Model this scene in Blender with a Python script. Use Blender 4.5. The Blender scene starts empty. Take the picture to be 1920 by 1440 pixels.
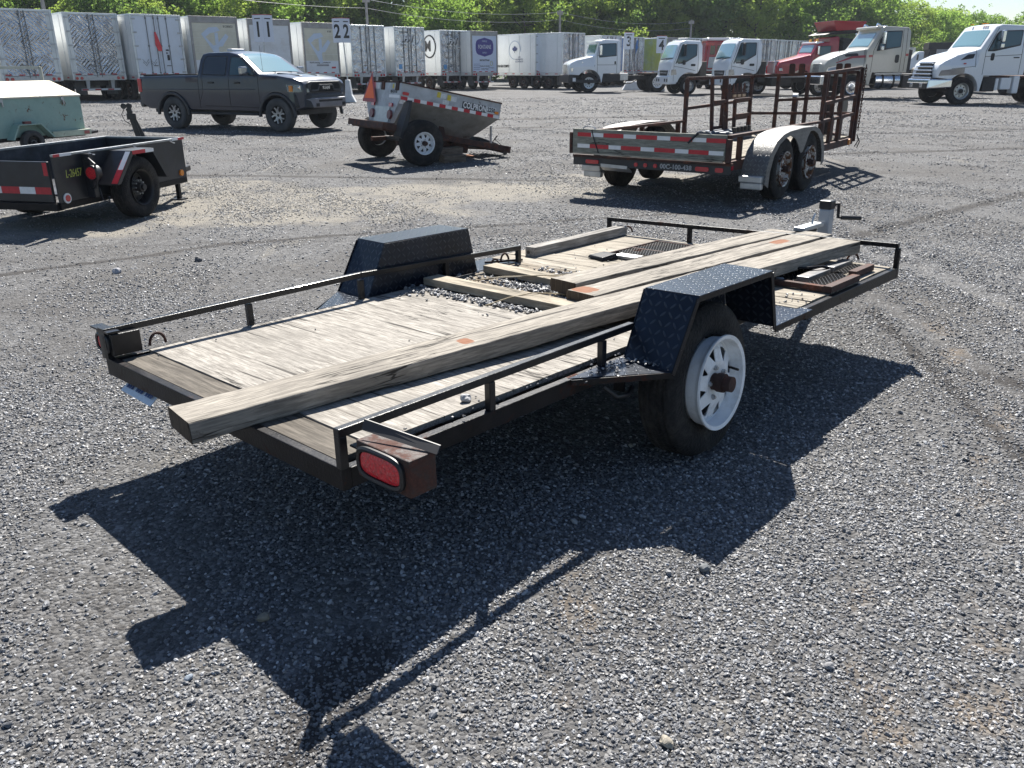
import bpy, bmesh, math, random
import numpy as np
from mathutils import Vector, Matrix, Euler

random.seed(7)
RNG = np.random.default_rng(7)
scene = bpy.context.scene
COL = scene.collection
rad = math.radians

# ---------------------------------------------------------------- camera
F_PX, PITCH, ROLL, CAM_H = 1560.0, 20.9736, -0.30, 1.6      # focal length in pixels of a 1920 px wide picture
t_, r_ = rad(PITCH), rad(ROLL)
fwd = Vector((0, math.cos(t_), -math.sin(t_)))
rt0, up0 = Vector((1, 0, 0)), Vector((0, math.sin(t_), math.cos(t_)))
rt = rt0 * math.cos(r_) + up0 * math.sin(r_)
up = up0 * math.cos(r_) - rt0 * math.sin(r_)
cd = bpy.data.cameras.new('camera')
cam = bpy.data.objects.new('camera', cd)
COL.objects.link(cam)
mw = Matrix.Identity(4)
for i in range(3):
    mw[i][0] = rt[i]; mw[i][1] = up[i]; mw[i][2] = -fwd[i]
mw[0][3], mw[1][3], mw[2][3] = 0, 0, CAM_H
cam.matrix_world = mw
cd.sensor_width = 36.0
cd.lens = F_PX / 1920.0 * 36.0
cd.clip_start = 0.05
cd.clip_end = 3000
scene.camera = cam

def ray(px, py):
    X, Y = px - 960.0, py - 720.0
    c, s = math.cos(r_), math.sin(r_)
    X, Y = c * X + s * Y, -s * X + c * Y
    return Vector((X / F_PX, math.cos(t_) - Y / F_PX * math.sin(t_), -math.sin(t_) - Y / F_PX * math.cos(t_)))

def G(px, py, z=0.0):
    """point of the horizontal plane z seen at photo pixel px, py"""
    d = ray(px, py)
    return Vector((0, 0, CAM_H)) + d * ((z - CAM_H) / d.z)

# ---------------------------------------------------------------- sky, sun, exposure
SUN_AZ, SUN_EL = 2.5, 47.5          # azimuth clockwise from +Y
world = bpy.data.worlds.new("World")
scene.world = world
world.use_nodes = True
wn = world.node_tree
wn.nodes.clear()
sky = wn.nodes.new('ShaderNodeTexSky')
sky.sky_type = 'NISHITA'
sky.sun_disc = False
sky.sun_elevation = rad(SUN_EL)
sky.sun_rotation = rad(SUN_AZ)
sky.air_density = 1.0
sky.dust_density = 0.35
sky.ozone_density = 3.2
bg = wn.nodes.new('ShaderNodeBackground')
bg.inputs['Strength'].default_value = 0.052
wo = wn.nodes.new('ShaderNodeOutputWorld')
wn.links.new(sky.outputs[0], bg.inputs[0])
wn.links.new(bg.outputs[0], wo.inputs[0])

sl = bpy.data.lights.new('sun', 'SUN')
sl.energy = 5.0
sl.angle = rad(0.5)
sl.color = (1.0, 0.955, 0.88)
sun = bpy.data.objects.new('sun', sl)
COL.objects.link(sun)
sd = Vector((math.sin(rad(SUN_AZ)) * math.cos(rad(SUN_EL)), math.cos(rad(SUN_AZ)) * math.cos(rad(SUN_EL)), math.sin(rad(SUN_EL))))
sun.rotation_euler = sd.to_track_quat('Z', 'Y').to_euler()
sun.location = (0, 0, 60)

scene.view_settings.view_transform = 'Standard'
scene.view_settings.look = 'None'
scene.view_settings.exposure = 1.20
scene.view_settings.gamma = 1
scene.view_settings.use_curve_mapping = False
scene.cycles.max_bounces = 8
scene.cycles.transparent_max_bounces = 16
scene.cycles.caustics_reflective = False
scene.cycles.caustics_refractive = False

# ---------------------------------------------------------------- node helpers
class NT:
    def __init__(s, name):
        s.m = bpy.data.materials.new(name)
        s.m.use_nodes = True
        s.t = s.m.node_tree
        s.b = s.t.nodes['Principled BSDF']
        s.out = s.t.nodes['Material Output']
    def n(s, ty, **kw):
        nd = s.t.nodes.new(ty)
        for k, v in kw.items():
            setattr(nd, k, v)
        return nd
    def l(s, a, b):
        s.t.links.new(a, b)
    def coords(s, kind='Object', scale=(1, 1, 1), rot=(0, 0, 0), loc=(0, 0, 0)):
        tc = s.n('ShaderNodeTexCoord')
        mp = s.n('ShaderNodeMapping')
        mp.inputs['Scale'].default_value = scale
        mp.inputs['Rotation'].default_value = rot
        mp.inputs['Location'].default_value = loc
        s.l(tc.outputs[kind], mp.inputs[0])
        return mp.outputs[0]
    def noise(s, vec, scale=5, detail=4, rough=.6, dist=0.0):
        nd = s.n('ShaderNodeTexNoise')
        nd.inputs['Scale'].default_value = scale
        nd.inputs['Detail'].default_value = detail
        nd.inputs['Roughness'].default_value = rough
        nd.inputs['Distortion'].default_value = dist
        s.l(vec, nd.inputs['Vector'])
        return nd.outputs['Fac']
    def voro(s, vec, scale=5, feature='F1', out='Distance', rnd=1.0):
        nd = s.n('ShaderNodeTexVoronoi')
        nd.feature = feature
        nd.inputs['Scale'].default_value = scale
        nd.inputs['Randomness'].default_value = rnd
        s.l(vec, nd.inputs['Vector'])
        return nd.outputs[out]
    def ramp(s, fac, stops, interp='LINEAR'):
        nd = s.n('ShaderNodeValToRGB')
        cr = nd.color_ramp
        cr.interpolation = interp
        while len(cr.elements) < len(stops):
            cr.elements.new(0.5)
        for e, (p, c) in zip(cr.elements, stops):
            e.position = p
            e.color = c if len(c) == 4 else (*c, 1)
        s.l(fac, nd.inputs[0])
        return nd.outputs[0]
    def step(s, fac, lo, hi):
        nd = s.n('ShaderNodeMapRange')
        nd.interpolation_type = 'SMOOTHSTEP'
        nd.inputs[1].default_value = lo
        nd.inputs[2].default_value = hi
        s.l(fac, nd.inputs[0])
        return nd.outputs[0]
    def mix(s, fac, a, b, kind='RGBA', blend='MIX'):
        nd = s.n('ShaderNodeMix')
        nd.data_type = kind
        if kind == 'RGBA':
            nd.blend_type = blend
        ia, ib, o = {'RGBA': (6, 7, 2), 'FLOAT': (2, 3, 0), 'VECTOR': (4, 5, 1)}[kind]
        if hasattr(fac, 'node'):
            s.l(fac, nd.inputs[0])
        else:
            nd.inputs[0].default_value = fac
        for v, i in ((a, ia), (b, ib)):
            if hasattr(v, 'node'):
                s.l(v, nd.inputs[i])
            elif kind == 'RGBA':
                nd.inputs[i].default_value = v if len(v) == 4 else (*v, 1)
            else:
                nd.inputs[i].default_value = v
        return nd.outputs[o]
    def math(s, op, a, b=None, c=None):
        nd = s.n('ShaderNodeMath')
        nd.operation = op
        for i, v in enumerate((a, b, c)):
            if v is None:
                continue
            if hasattr(v, 'node'):
                s.l(v, nd.inputs[i])
            else:
                nd.inputs[i].default_value = v
        return nd.outputs[0]
    def bump(s, h, strength=.5, dist=.01, normal=None):
        nd = s.n('ShaderNodeBump')
        nd.inputs['Strength'].default_value = strength
        nd.inputs['Distance'].default_value = dist
        s.l(h, nd.inputs['Height'])
        if normal is not None:
            s.l(normal, nd.inputs['Normal'])
        return nd.outputs[0]
    def set(s, **kw):
        for k, v in kw.items():
            k = {'col': 'Base Color', 'rough': 'Roughness', 'metal': 'Metallic', 'normal': 'Normal', 'coat': 'Coat Weight',
                 'coatr': 'Coat Roughness', 'spec': 'Specular IOR Level', 'alpha': 'Alpha', 'trans': 'Transmission Weight',
                 'emc': 'Emission Color', 'ems': 'Emission Strength'}[k]
            i = s.b.inputs[k]
            if hasattr(v, 'node'):
                s.l(v, i)
            elif k in ('Base Color', 'Emission Color'):
                i.default_value = (*v, 1)
            else:
                i.default_value = v
        return s.m

def M(name, col, rough=.5, metal=0.0, var=.25, vs=3.0, dirt=None, dirt_amt=.5, ds=2.5, rust=None, rs=3.0, rlo=.6, rhi=.68,
      bump=.0, bs=60.0, coat=0.0, spec=.5, coord='Object'):
    """painted, worn or plain surface: tone variation, a dirt layer, rust patches, fine relief"""
    k = NT(name)
    v = k.coords(coord)
    n1 = k.noise(v, vs, 5, .6)
    lo = tuple(c * (1 - var) for c in col)
    hi = tuple(min(1, c * (1 + var)) for c in col)
    c = k.ramp(n1, [(.3, lo), (.7, hi)])
    rr = rough
    if dirt is not None:
        n2 = k.noise(v, ds, 8, .7, .3)
        f = k.step(n2, .42, .72)
        f = k.math('MULTIPLY', f, dirt_amt)
        c = k.mix(f, c, dirt)
        rr = k.mix(f, rough, min(1, rough + .3), 'FLOAT')
    mt = metal
    if rust is not None:
        n3 = k.noise(v, rs, 9, .72, .5)
        f = k.step(n3, rlo, rhi)
        n4 = k.noise(v, rs * 9, 4, .6)
        rc = k.ramp(n4, [(.3, tuple(x * .45 for x in rust)), (.7, rust)])
        c = k.mix(f, c, rc)
        rr = k.mix(f, rr, .9, 'FLOAT')
        mt = k.mix(f, metal, 0.0, 'FLOAT') if metal > 0 else metal
    nn = None
    if bump > 0:
        nn = k.bump(k.noise(v, bs, 4, .6), bump, .004)
        k.set(normal=nn)
    k.set(col=c, rough=rr, metal=mt, spec=spec, coat=coat, coatr=.08)
    return k.m

def diamond_relief(k, pitch=0.035, coord='UV'):
    """height field of raised tread lozenges, alternating in direction"""
    v = k.coords(coord, (1 / pitch,) * 3, (0, 0, rad(0)))
    sp = k.n('ShaderNodeSeparateXYZ')
    k.l(v, sp.inputs[0])
    x, y = sp.outputs[0], sp.outputs[1]
    fx, fy = k.math('FLOOR', x), k.math('FLOOR', y)
    a = k.math('SUBTRACT', k.math('SUBTRACT', x, fx), .5)
    b = k.math('SUBTRACT', k.math('SUBTRACT', y, fy), .5)
    par = k.math('MODULO', k.math('ABSOLUTE', k.math('ADD', fx, fy)), 2.0)
    p = k.math('MULTIPLY', k.math('ADD', a, b), .7071)
    q = k.math('MULTIPLY', k.math('SUBTRACT', a, b), .7071)
    u = k.mix(par, p, q, 'FLOAT')
    w = k.mix(par, q, p, 'FLOAT')
    e = k.math('ADD', k.math('POWER', k.math('DIVIDE', k.math('ABSOLUTE', u), .44), 2.0), k.math('POWER', k.math('DIVIDE', k.math('ABSOLUTE', w), .13), 2.0))
    return k.step(e, 1.25, .35)

def checker_plate(name, col, rough=.35, metal=.6, pitch=.035, rust=None, strength=.8, wear_sheen=(.5, .55, .6), wear_sheen_amt=.5):
    k = NT(name)
    h = diamond_relief(k, pitch)
    v = k.coords('Object')
    n = k.noise(v, 4, 7, .7)
    c = k.ramp(n, [(.3, tuple(x * .6 for x in col)), (.7, tuple(min(1, x * 1.4) for x in col))])
    c = k.mix(k.math('MULTIPLY', h, wear_sheen_amt), c, wear_sheen)  # lighter lozenge colour carries both wear and painted sheen
    if rust is not None:
        f = k.step(k.noise(v, 5, 9, .75, .4), .6, .72)
        c = k.mix(f, c, rust)
    k.set(col=c, rough=rough, metal=metal, normal=k.bump(h, strength, pitch * .06))
    return k.m

def wood(name, dark, light, axis=0, crack=.5, rough=.85, scale=1.0, stain=None, knots=True, bump=.6, slo=.66, shi=.7, marks=()):
    """weathered sawn timber; the grain runs along the given local axis"""
    k = NT(name)
    s1 = [44 * scale] * 3
    s1[axis] = 3.2 * scale
    v = k.coords('Object', tuple(s1))
    g = k.noise(v, 1.0, 6, .65, .35)
    s2 = [110 * scale] * 3
    s2[axis] = 9.0 * scale
    v2 = k.coords('Object', tuple(s2))
    g2 = k.noise(v2, 1.0, 3, .6)
    s3 = [16 * scale] * 3
    s3[axis] = .55 * scale
    v3 = k.coords('Object', tuple(s3), (0, 0, 0), (3, 1, 7))
    g3 = k.noise(v3, 1.0, 3, .5, .2)
    vb = k.coords('Object')
    big = k.noise(vb, 2.3, 5, .6)
    mid = tuple((a + b) / 2 for a, b in zip(dark, light))
    c = k.ramp(g, [(.28, dark), (.47, mid), (.72, light)])
    c = k.mix(k.math('MULTIPLY', k.step(g2, .62, .36), .45), c, tuple(x * .45 for x in dark))
    ck = k.step(g3, .385 - .05 * (1 - crack), .335)
    c = k.mix(k.math('MULTIPLY', ck, crack), c, tuple(x * .22 for x in dark))
    c = k.mix(k.math('MULTIPLY', k.step(big, .42, .70), .55), c, tuple(x * .50 for x in mid))
    spots = k.noise(vb, 26, 5, .75, .4)
    c = k.mix(k.math('MULTIPLY', k.step(spots, .60, .70), .55), c, tuple(x * .5 for x in dark))
    if stain is not None:
        f = k.step(k.noise(vb, 1.7, 6, .6, .3), slo, shi)
        c = k.mix(f, c, stain)
    s4 = [9 * scale] * 3
    s4[axis] = .45 * scale
    v4 = k.coords('Object', tuple(s4), (0, 0, 0), (7, 3, 2))
    n4 = k.noise(v4, 1.0, 5, .55, .25)
    line = k.step(k.math('ABSOLUTE', k.math('SUBTRACT', n4, .5)), .012, .003)
    gate = k.step(k.noise(vb, 1.4, 2, .5), .46, .56)
    line = k.math('MULTIPLY', line, gate)
    c = k.mix(k.math('MULTIPLY', line, .9), c, tuple(x * .15 for x in dark))
    if marks:
        sp = k.n('ShaderNodeSeparateXYZ'); k.l(vb, sp.inputs[0])
        rough_ = k.noise(vb, 28, 6, .75, .3)
        for mx_, my_, a_, b_ in marks:
            ex = k.math('POWER', k.math('DIVIDE', k.math('SUBTRACT', sp.outputs[0], mx_), a_), 4.0)
            ey = k.math('POWER', k.math('DIVIDE', k.math('SUBTRACT', sp.outputs[1], my_), b_), 4.0)
            f = k.step(k.math('ADD', k.math('ADD', ex, ey), k.math('MULTIPLY', rough_, 1.6)), 1.75, 1.15)
            c = k.mix(k.math('MULTIPLY', f, .85), c, (.21, .07, .024))
    h = k.math('SUBTRACT', k.math('ADD', g, k.math('MULTIPLY', g2, .4)), k.math('ADD', k.math('MULTIPLY', ck, .8), line))
    k.set(col=c, rough=rough, spec=.25, normal=k.bump(h, bump, .004))
    return k.m

def glass(name, col=(.02, .03, .035), rough=.04, alpha=None):
    k = NT(name)
    k.set(col=col, rough=rough, spec=.8, coat=.3)
    return k.m

# ---------------------------------------------------------------- mesh builder
class MB:
    def __init__(s):
        s.v, s.f, s.mi = [], [], []
        s.cur = 0
        s.xf = None
    def add(s, verts, faces):
        o = len(s.v)
        if s.xf is not None:
            verts = [s.xf @ Vector(v) for v in verts]
        s.v += [tuple(v) for v in verts]
        s.f += [tuple(i + o for i in f) for f in faces]
        s.mi += [s.cur] * len(faces)
        return s
    def box(s, a, b):
        """axis-aligned box between two corners"""
        x0, y0, z0 = (min(p, q) for p, q in zip(a, b))
        x1, y1, z1 = (max(p, q) for p, q in zip(a, b))
        return s.add([(x0, y0, z0), (x1, y0, z0), (x1, y1, z0), (x0, y1, z0), (x0, y0, z1), (x1, y0, z1), (x1, y1, z1), (x0, y1, z1)],
                     [(0, 3, 2, 1), (4, 5, 6, 7), (0, 1, 5, 4), (1, 2, 6, 5), (2, 3, 7, 6), (3, 0, 4, 7)])
    def bar(s, p, q, w, h=None, upv=(0, 0, 1)):
        """square bar from p to q"""
        h = w if h is None else h
        p, q = Vector(p), Vector(q)
        d = (q - p).normalized()
        u = Vector(upv)
        if abs(d.dot(u)) > .98:
            u = Vector((1, 0, 0))
        sx = d.cross(u).normalized() * (w / 2)
        sz = sx.cross(d).normalized() * (h / 2)
        vs = [p - sx - sz, p + sx - sz, p + sx + sz, p - sx + sz, q - sx - sz, q + sx - sz, q + sx + sz, q - sx + sz]
        return s.add(vs, [(0, 3, 2, 1), (4, 5, 6, 7), (0, 1, 5, 4), (1, 2, 6, 5), (2, 3, 7, 6), (3, 0, 4, 7)])
    def hexa(s, v8):
        """eight corners: bottom ring then top ring"""
        return s.add(v8, [(0, 3, 2, 1), (4, 5, 6, 7), (0, 1, 5, 4), (1, 2, 6, 5), (2, 3, 7, 6), (3, 0, 4, 7)])
    def prism(s, poly, axis, lo, hi):
        """polygon extruded along an axis; poly gives the other two coordinates in order"""
        n = len(poly)
        def P(p, t):
            if axis == 0: return (t, p[0], p[1])
            if axis == 1: return (p[0], t, p[1])
            return (p[0], p[1], t)
        vs = [P(p, lo) for p in poly] + [P(p, hi) for p in poly]
        fs = [tuple(range(n)), tuple(range(2 * n - 1, n - 1, -1))]
        fs += [(i, i + n, (i + 1) % n + n, (i + 1) % n) for i in range(n)]
        return s.add(vs, fs)
    def cyl(s, p, q, r, n=12, r2=None, cap=True):
        r2 = r if r2 is None else r2
        p, q = Vector(p), Vector(q)
        d = (q - p).normalized()
        u = Vector((0, 0, 1)) if abs(d.z) < .9 else Vector((1, 0, 0))
        a = d.cross(u).normalized()
        b = d.cross(a)
        vs, fs = [], []
        for c, rr in ((p, r), (q, r2)):
            for i in range(n):
                t = 2 * math.pi * i / n
                vs.append(c + a * math.cos(t) * rr + b * math.sin(t) * rr)
        fs = [(i, (i + 1) % n, (i + 1) % n + n, i + n) for i in range(n)]
        if cap:
            fs += [tuple(range(n - 1, -1, -1)), tuple(range(n, 2 * n))]
        return s.add(vs, fs)
    def tube(s, pts, r, n=8, closed=False):
        pts = [Vector(p) for p in pts]
        m = len(pts)
        vs, fs = [], []
        pa = None
        for i, p in enumerate(pts):
            if closed:
                d = (pts[(i + 1) % m] - pts[i - 1]).normalized()
            else:
                d = (pts[min(i + 1, m - 1)] - pts[max(i - 1, 0)]).normalized()
            if pa is None:
                u = Vector((0, 0, 1)) if abs(d.z) < .9 else Vector((1, 0, 0))
                a = d.cross(u).normalized()
            else:
                a = (pa - d * pa.dot(d)).normalized()
            pa = a
            b = d.cross(a)
            rr = r[i] if isinstance(r, (list, tuple)) else r
            for k in range(n):
                t = 2 * math.pi * k / n
                vs.append(p + a * math.cos(t) * rr + b * math.sin(t) * rr)
        e = m if closed else m - 1
        for i in range(e):
            for k in range(n):
                j = (i + 1) % m
                fs.append((i * n + k, i * n + (k + 1) % n, j * n + (k + 1) % n, j * n + k))
        if not closed:
            fs += [tuple(range(n - 1, -1, -1)), tuple(range((m - 1) * n, m * n))]
        return s.add(vs, fs)
    def lathe(s, prof, n=48, c=(0, 0, 0), closed=False, warp=None):
        """profile of (radius, y) turned about the local y axis"""
        m = len(prof)
        vs, fs = [], []
        for i in range(n):
            t = 2 * math.pi * i / n
            for r, y in prof:
                p = (r * math.cos(t), y, r * math.sin(t))
                if warp: p = warp(p)
                vs.append((p[0] + c[0], p[1] + c[1], p[2] + c[2]))
        e = m if closed else m - 1
        for i in range(n):
            j = (i + 1) % n
            for k in range(e):
                l = (k + 1) % m
                fs.append((i * m + k, j * m + k, j * m + l, i * m + l))
        return s.add(vs, fs)
    def loft(s, rings, cap=True, closed=True):
        m = len(rings[0])
        vs = [p for r in rings for p in r]
        fs = []
        for i in range(len(rings) - 1):
            for k in range(m if closed else m - 1):
                l = (k + 1) % m
                fs.append((i * m + k, i * m + l, (i + 1) * m + l, (i + 1) * m + k))
        if cap:
            fs += [tuple(range(m - 1, -1, -1)), tuple(range((len(rings) - 1) * m, len(rings) * m))]
        return s.add(vs, fs)
    def mat(s, i):
        s.cur = i
        return s
    def mesh(s, name, mats, smooth=None, uv=True, fix=True):
        me = bpy.data.meshes.new(name)
        me.from_pydata(s.v, [], s.f)
        for m_ in (mats if isinstance(mats, (list, tuple)) else [mats]):
            me.materials.append(m_)
        if any(s.mi):
            me.polygons.foreach_set('material_index', s.mi)
        if fix:
            bm = bmesh.new()
            bm.from_mesh(me)
            bmesh.ops.recalc_face_normals(bm, faces=bm.faces)
            bm.to_mesh(me)
            bm.free()
        if smooth is not None:
            me.polygons.foreach_set('use_smooth', [True] * len(me.polygons))
            me.set_sharp_from_angle(angle=rad(smooth))
        if uv and len(me.polygons) < 60000:
            ul = me.uv_layers.new(name='UVMap')
            co = [v.co for v in me.vertices]
            d = ul.data
            for p in me.polygons:
                nx, ny, nz = (abs(c) for c in p.normal)
                for li in p.loop_indices:
                    c = co[me.loops[li].vertex_index]
                    if nz >= nx * .8 and nz >= ny * .8: d[li].uv = (c.x, c.y)
                    elif ny >= nx: d[li].uv = (c.x, c.z)
                    else: d[li].uv = (c.y, c.z)
        me.update()
        return me
    def build(s, name, mats, parent=None, smooth=None, bevel=0, loc=None, rot=None, uv=True, fix=True, seg=2):
        me = s.mesh(name, mats, smooth, uv, fix)
        return put(name, me, parent, loc, rot, bevel, seg)

def put(name, me, parent=None, loc=None, rot=None, bevel=0, seg=2):
    o = bpy.data.objects.new(name, me)
    COL.objects.link(o)
    if parent is not None:
        o.parent = parent
    if loc is not None: o.location = loc
    if rot is not None: o.rotation_euler = rot
    if bevel:
        b = o.modifiers.new('bevel', 'BEVEL')
        b.width = bevel
        b.segments = seg
        b.limit_method = 'ANGLE'
        b.angle_limit = rad(40)
        b.harden_normals = False
    return o

def thing(name, label, cat, loc=(0, 0, 0), rotz=0.0, group=None, scale=1.0, rot=None):
    o = bpy.data.objects.new(name, None)
    COL.objects.link(o)
    o.empty_display_size = .2
    o.location = loc
    o.rotation_euler = rot if rot is not None else (0, 0, rotz)
    o.scale = (scale,) * 3
    return tag(o, label, cat, group)

def tag(o, label, cat=None, group=None):
    o['label'] = label
    if cat: o['category'] = cat
    if group: o['group'] = group
    return o

def struct(o):
    o['kind'] = 'structure'
    return o

def copy_tree(o, parent=None):
    c = o.copy()
    COL.objects.link(c)
    if parent is not None:
        c.parent = parent
    for ch in list(o.children):
        copy_tree(ch, c)
    return c

def text(name, body, size, mat, parent, loc, rot, ext=.002, align='CENTER', sx=1.0, shear=0.0, bold=0.0):
    cu = bpy.data.curves.new(name, 'FONT')
    cu.body = body
    cu.size = size
    cu.extrude = ext
    cu.align_x = align
    cu.align_y = 'CENTER'
    cu.shear = shear
    cu.offset = bold
    cu.resolution_u = 3
    cu.materials.append(mat)
    o = bpy.data.objects.new(name, cu)
    COL.objects.link(o)
    o.parent = parent
    o.location = loc
    o.rotation_euler = rot
    o.scale = (sx, 1, 1)
    return o

def clip_patch(poly, fn, off, n=6):
    """convex 2-D polygon laid on a curved surface: fn(a, b, off) gives the 3-D point"""
    a0, a1 = min(p[0] for p in poly), max(p[0] for p in poly)
    b0, b1 = min(p[1] for p in poly), max(p[1] for p in poly)
    bm = bmesh.new()
    gv = [[bm.verts.new((a0 + (a1 - a0) * i / n, b0 + (b1 - b0) * j / n, 0)) for j in range(n + 1)] for i in range(n + 1)]
    for i in range(n):
        for j in range(n):
            bm.faces.new((gv[i][j], gv[i + 1][j], gv[i + 1][j + 1], gv[i][j + 1]))
    area = sum(poly[i][0] * poly[(i + 1) % len(poly)][1] - poly[(i + 1) % len(poly)][0] * poly[i][1] for i in range(len(poly)))
    sg = 1 if area > 0 else -1
    for i in range(len(poly)):
        p, q = poly[i], poly[(i + 1) % len(poly)]
        nx, ny = (q[1] - p[1]) * sg, -(q[0] - p[0]) * sg
        if nx * nx + ny * ny < 1e-12: continue
        bmesh.ops.bisect_plane(bm, geom=bm.verts[:] + bm.edges[:] + bm.faces[:], dist=1e-6, plane_co=(p[0], p[1], 0), plane_no=(nx, ny, 0), clear_outer=True)
    bm.verts.index_update()
    vs = [(v.co.x, v.co.y) for v in bm.verts]
    fs = [tuple(v.index for v in f.verts) for f in bm.faces]
    bm.free()
    return [fn(a, b, off) for a, b in vs], fs

def round_poly(pts, r, n=4):
    """round the corners of a 2-D polygon"""
    out = []
    m = len(pts)
    for i in range(m):
        p, a, b = Vector(pts[i]), Vector(pts[i - 1]), Vector(pts[(i + 1) % m])
        da, db = (a - p), (b - p)
        rr = min(r, da.length * .45, db.length * .45)
        s, e = p + da.normalized() * rr, p + db.normalized() * rr
        for k in range(n + 1):
            t = k / n
            q = s * (1 - t) ** 2 + p * 2 * t * (1 - t) + e * t * t
            out.append((q.x, q.y))
    return out
# ---------------------------------------------------------------- ground
def gz(x, y):
    """gentle unevenness of the yard, metres"""
    x = np.asarray(x, float); y = np.asarray(y, float)
    z = .006 * np.sin(x * 1.7 + y * .6) + .005 * np.sin(y * 2.3 - x * .9 + 1.3) + .004 * np.sin(x * 4.1 + y * 3.3)
    for ax, bx, w, dp in ((2.55, .02, .10, .014), (3.2, .05, .12, .012), (4.9, -.22, .14, .012)):     # shallow wheel ruts
        d = x - (ax + bx * y)
        z = z - dp * np.exp(-(d / w) ** 2)
    return z - .004

def sand_mask(k, v):
    """where tan dust lies on the gravel: a broad stain behind the flatbed, specks and streaks elsewhere"""
    tc = k.n('ShaderNodeTexCoord')
    sp = k.n('ShaderNodeSeparateXYZ'); k.l(v, sp.inputs[0])
    x, y = sp.outputs[0], sp.outputs[1]
    tot = None
    for cx, cy, rx, ry in ((-3.0, 10.4, 3.0, 1.7), (-.4, 11.6, 2.4, 1.1), (-5.0, 9.0, 1.6, .8), (-5.2, 12.0, 2.4, 1.3), (1.9, 13.0, 1.6, .7)):
        ex = k.math('POWER', k.math('DIVIDE', k.math('SUBTRACT', x, cx), rx), 2.0)
        ey = k.math('POWER', k.math('DIVIDE', k.math('SUBTRACT', y, cy), ry), 2.0)
        g = k.step(k.math('ADD', ex, ey), 1.5, .1)
        tot = g if tot is None else k.math('MAXIMUM', tot, g)
    n = k.noise(v, 1.9, 6, .65, .4)
    a = k.step(k.math('ADD', k.math('MULTIPLY', tot, .34), n), .58, .90)
    sv = k.n('ShaderNodeMapping'); sv.inputs['Scale'].default_value = (1.6, .32, 1); k.l(v, sv.inputs[0])
    n2 = k.noise(sv.outputs[0], 1.3, 7, .7, .5)
    b = k.math('MULTIPLY', k.step(n2, .58, .70), .45)
    return k.math('MAXIMUM', a, b)

def dirt_mask(k, v):
    """brown dirt pressed up between the stones and dark damp wheel marks"""
    sp = k.n('ShaderNodeSeparateXYZ'); k.l(v, sp.inputs[0])
    x, y = sp.outputs[0], sp.outputs[1]
    wob = k.math('MULTIPLY', k.math('SUBTRACT', k.noise(v, 2.2, 6, .7), .5), .9)
    def seg(ax, ay, bx_, by_, w):
        dx, dy = bx_ - ax, by_ - ay
        l2 = dx * dx + dy * dy
        t = k.math('DIVIDE', k.math('ADD', k.math('MULTIPLY', k.math('SUBTRACT', x, ax), dx), k.math('MULTIPLY', k.math('SUBTRACT', y, ay), dy)), l2)
        t = k.math('MINIMUM', k.math('MAXIMUM', t, 0.0), 1.0)
        ex = k.math('SUBTRACT', k.math('SUBTRACT', x, ax), k.math('MULTIPLY', t, dx))
        ey = k.math('SUBTRACT', k.math('SUBTRACT', y, ay), k.math('MULTIPLY', t, dy))
        d = k.math('SQRT', k.math('ADD', k.math('MULTIPLY', ex, ex), k.math('MULTIPLY', ey, ey)))
        return k.step(k.math('ADD', d, k.math('MULTIPLY', wob, w * 2)), w, w * .25)
    gate = k.step(k.noise(v, 2.7, 6, .7, .3), .48, .66)
    tan = None
    for s_ in TAN_SEGS:
        q = seg(*s_); tan = q if tan is None else k.math('MAXIMUM', tan, q)
    dark = None
    for s_ in DARK_SEGS:
        q = seg(*s_); dark = q if dark is None else k.math('MAXIMUM', dark, q)
    return k.math('MULTIPLY', tan, gate), dark
TAN_SEGS = ((3.05, 6.30, 2.5, 4.2, .12), (2.45, 3.9, 1.25, 1.75, .11), (.21, 2.4, .14, 1.35, .10), (1.2, 2.6, .9, 1.5, .09), (1.8, 2.9, 2.3, 2.2, .08))
DARK_SEGS = ((-4.4, 6.6, -2.75, 8.0, .10), (-2.75, 8.0, -.4, 8.9, .10), (-.4, 8.9, 3.0, 9.9, .10), (-.45, 1.95, -.6, 1.5, .16), (2.6, 4.3, 2.75, 4.05, .10), (2.2, 3.2, 2.5, 5.6, .07), (-13.0, 20.5, 1.0, 24.0, .30), (3.0, 15.5, 16.0, 18.5, .25), (-8.0, 14.0, 0.5, 12.6, .16), (4.5, 20.0, 16.0, 23.0, .3), (-2.0, 27.0, 14.0, 31.0, .4), (2.6, 7.6, 8.5, 12.5, .14))

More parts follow.
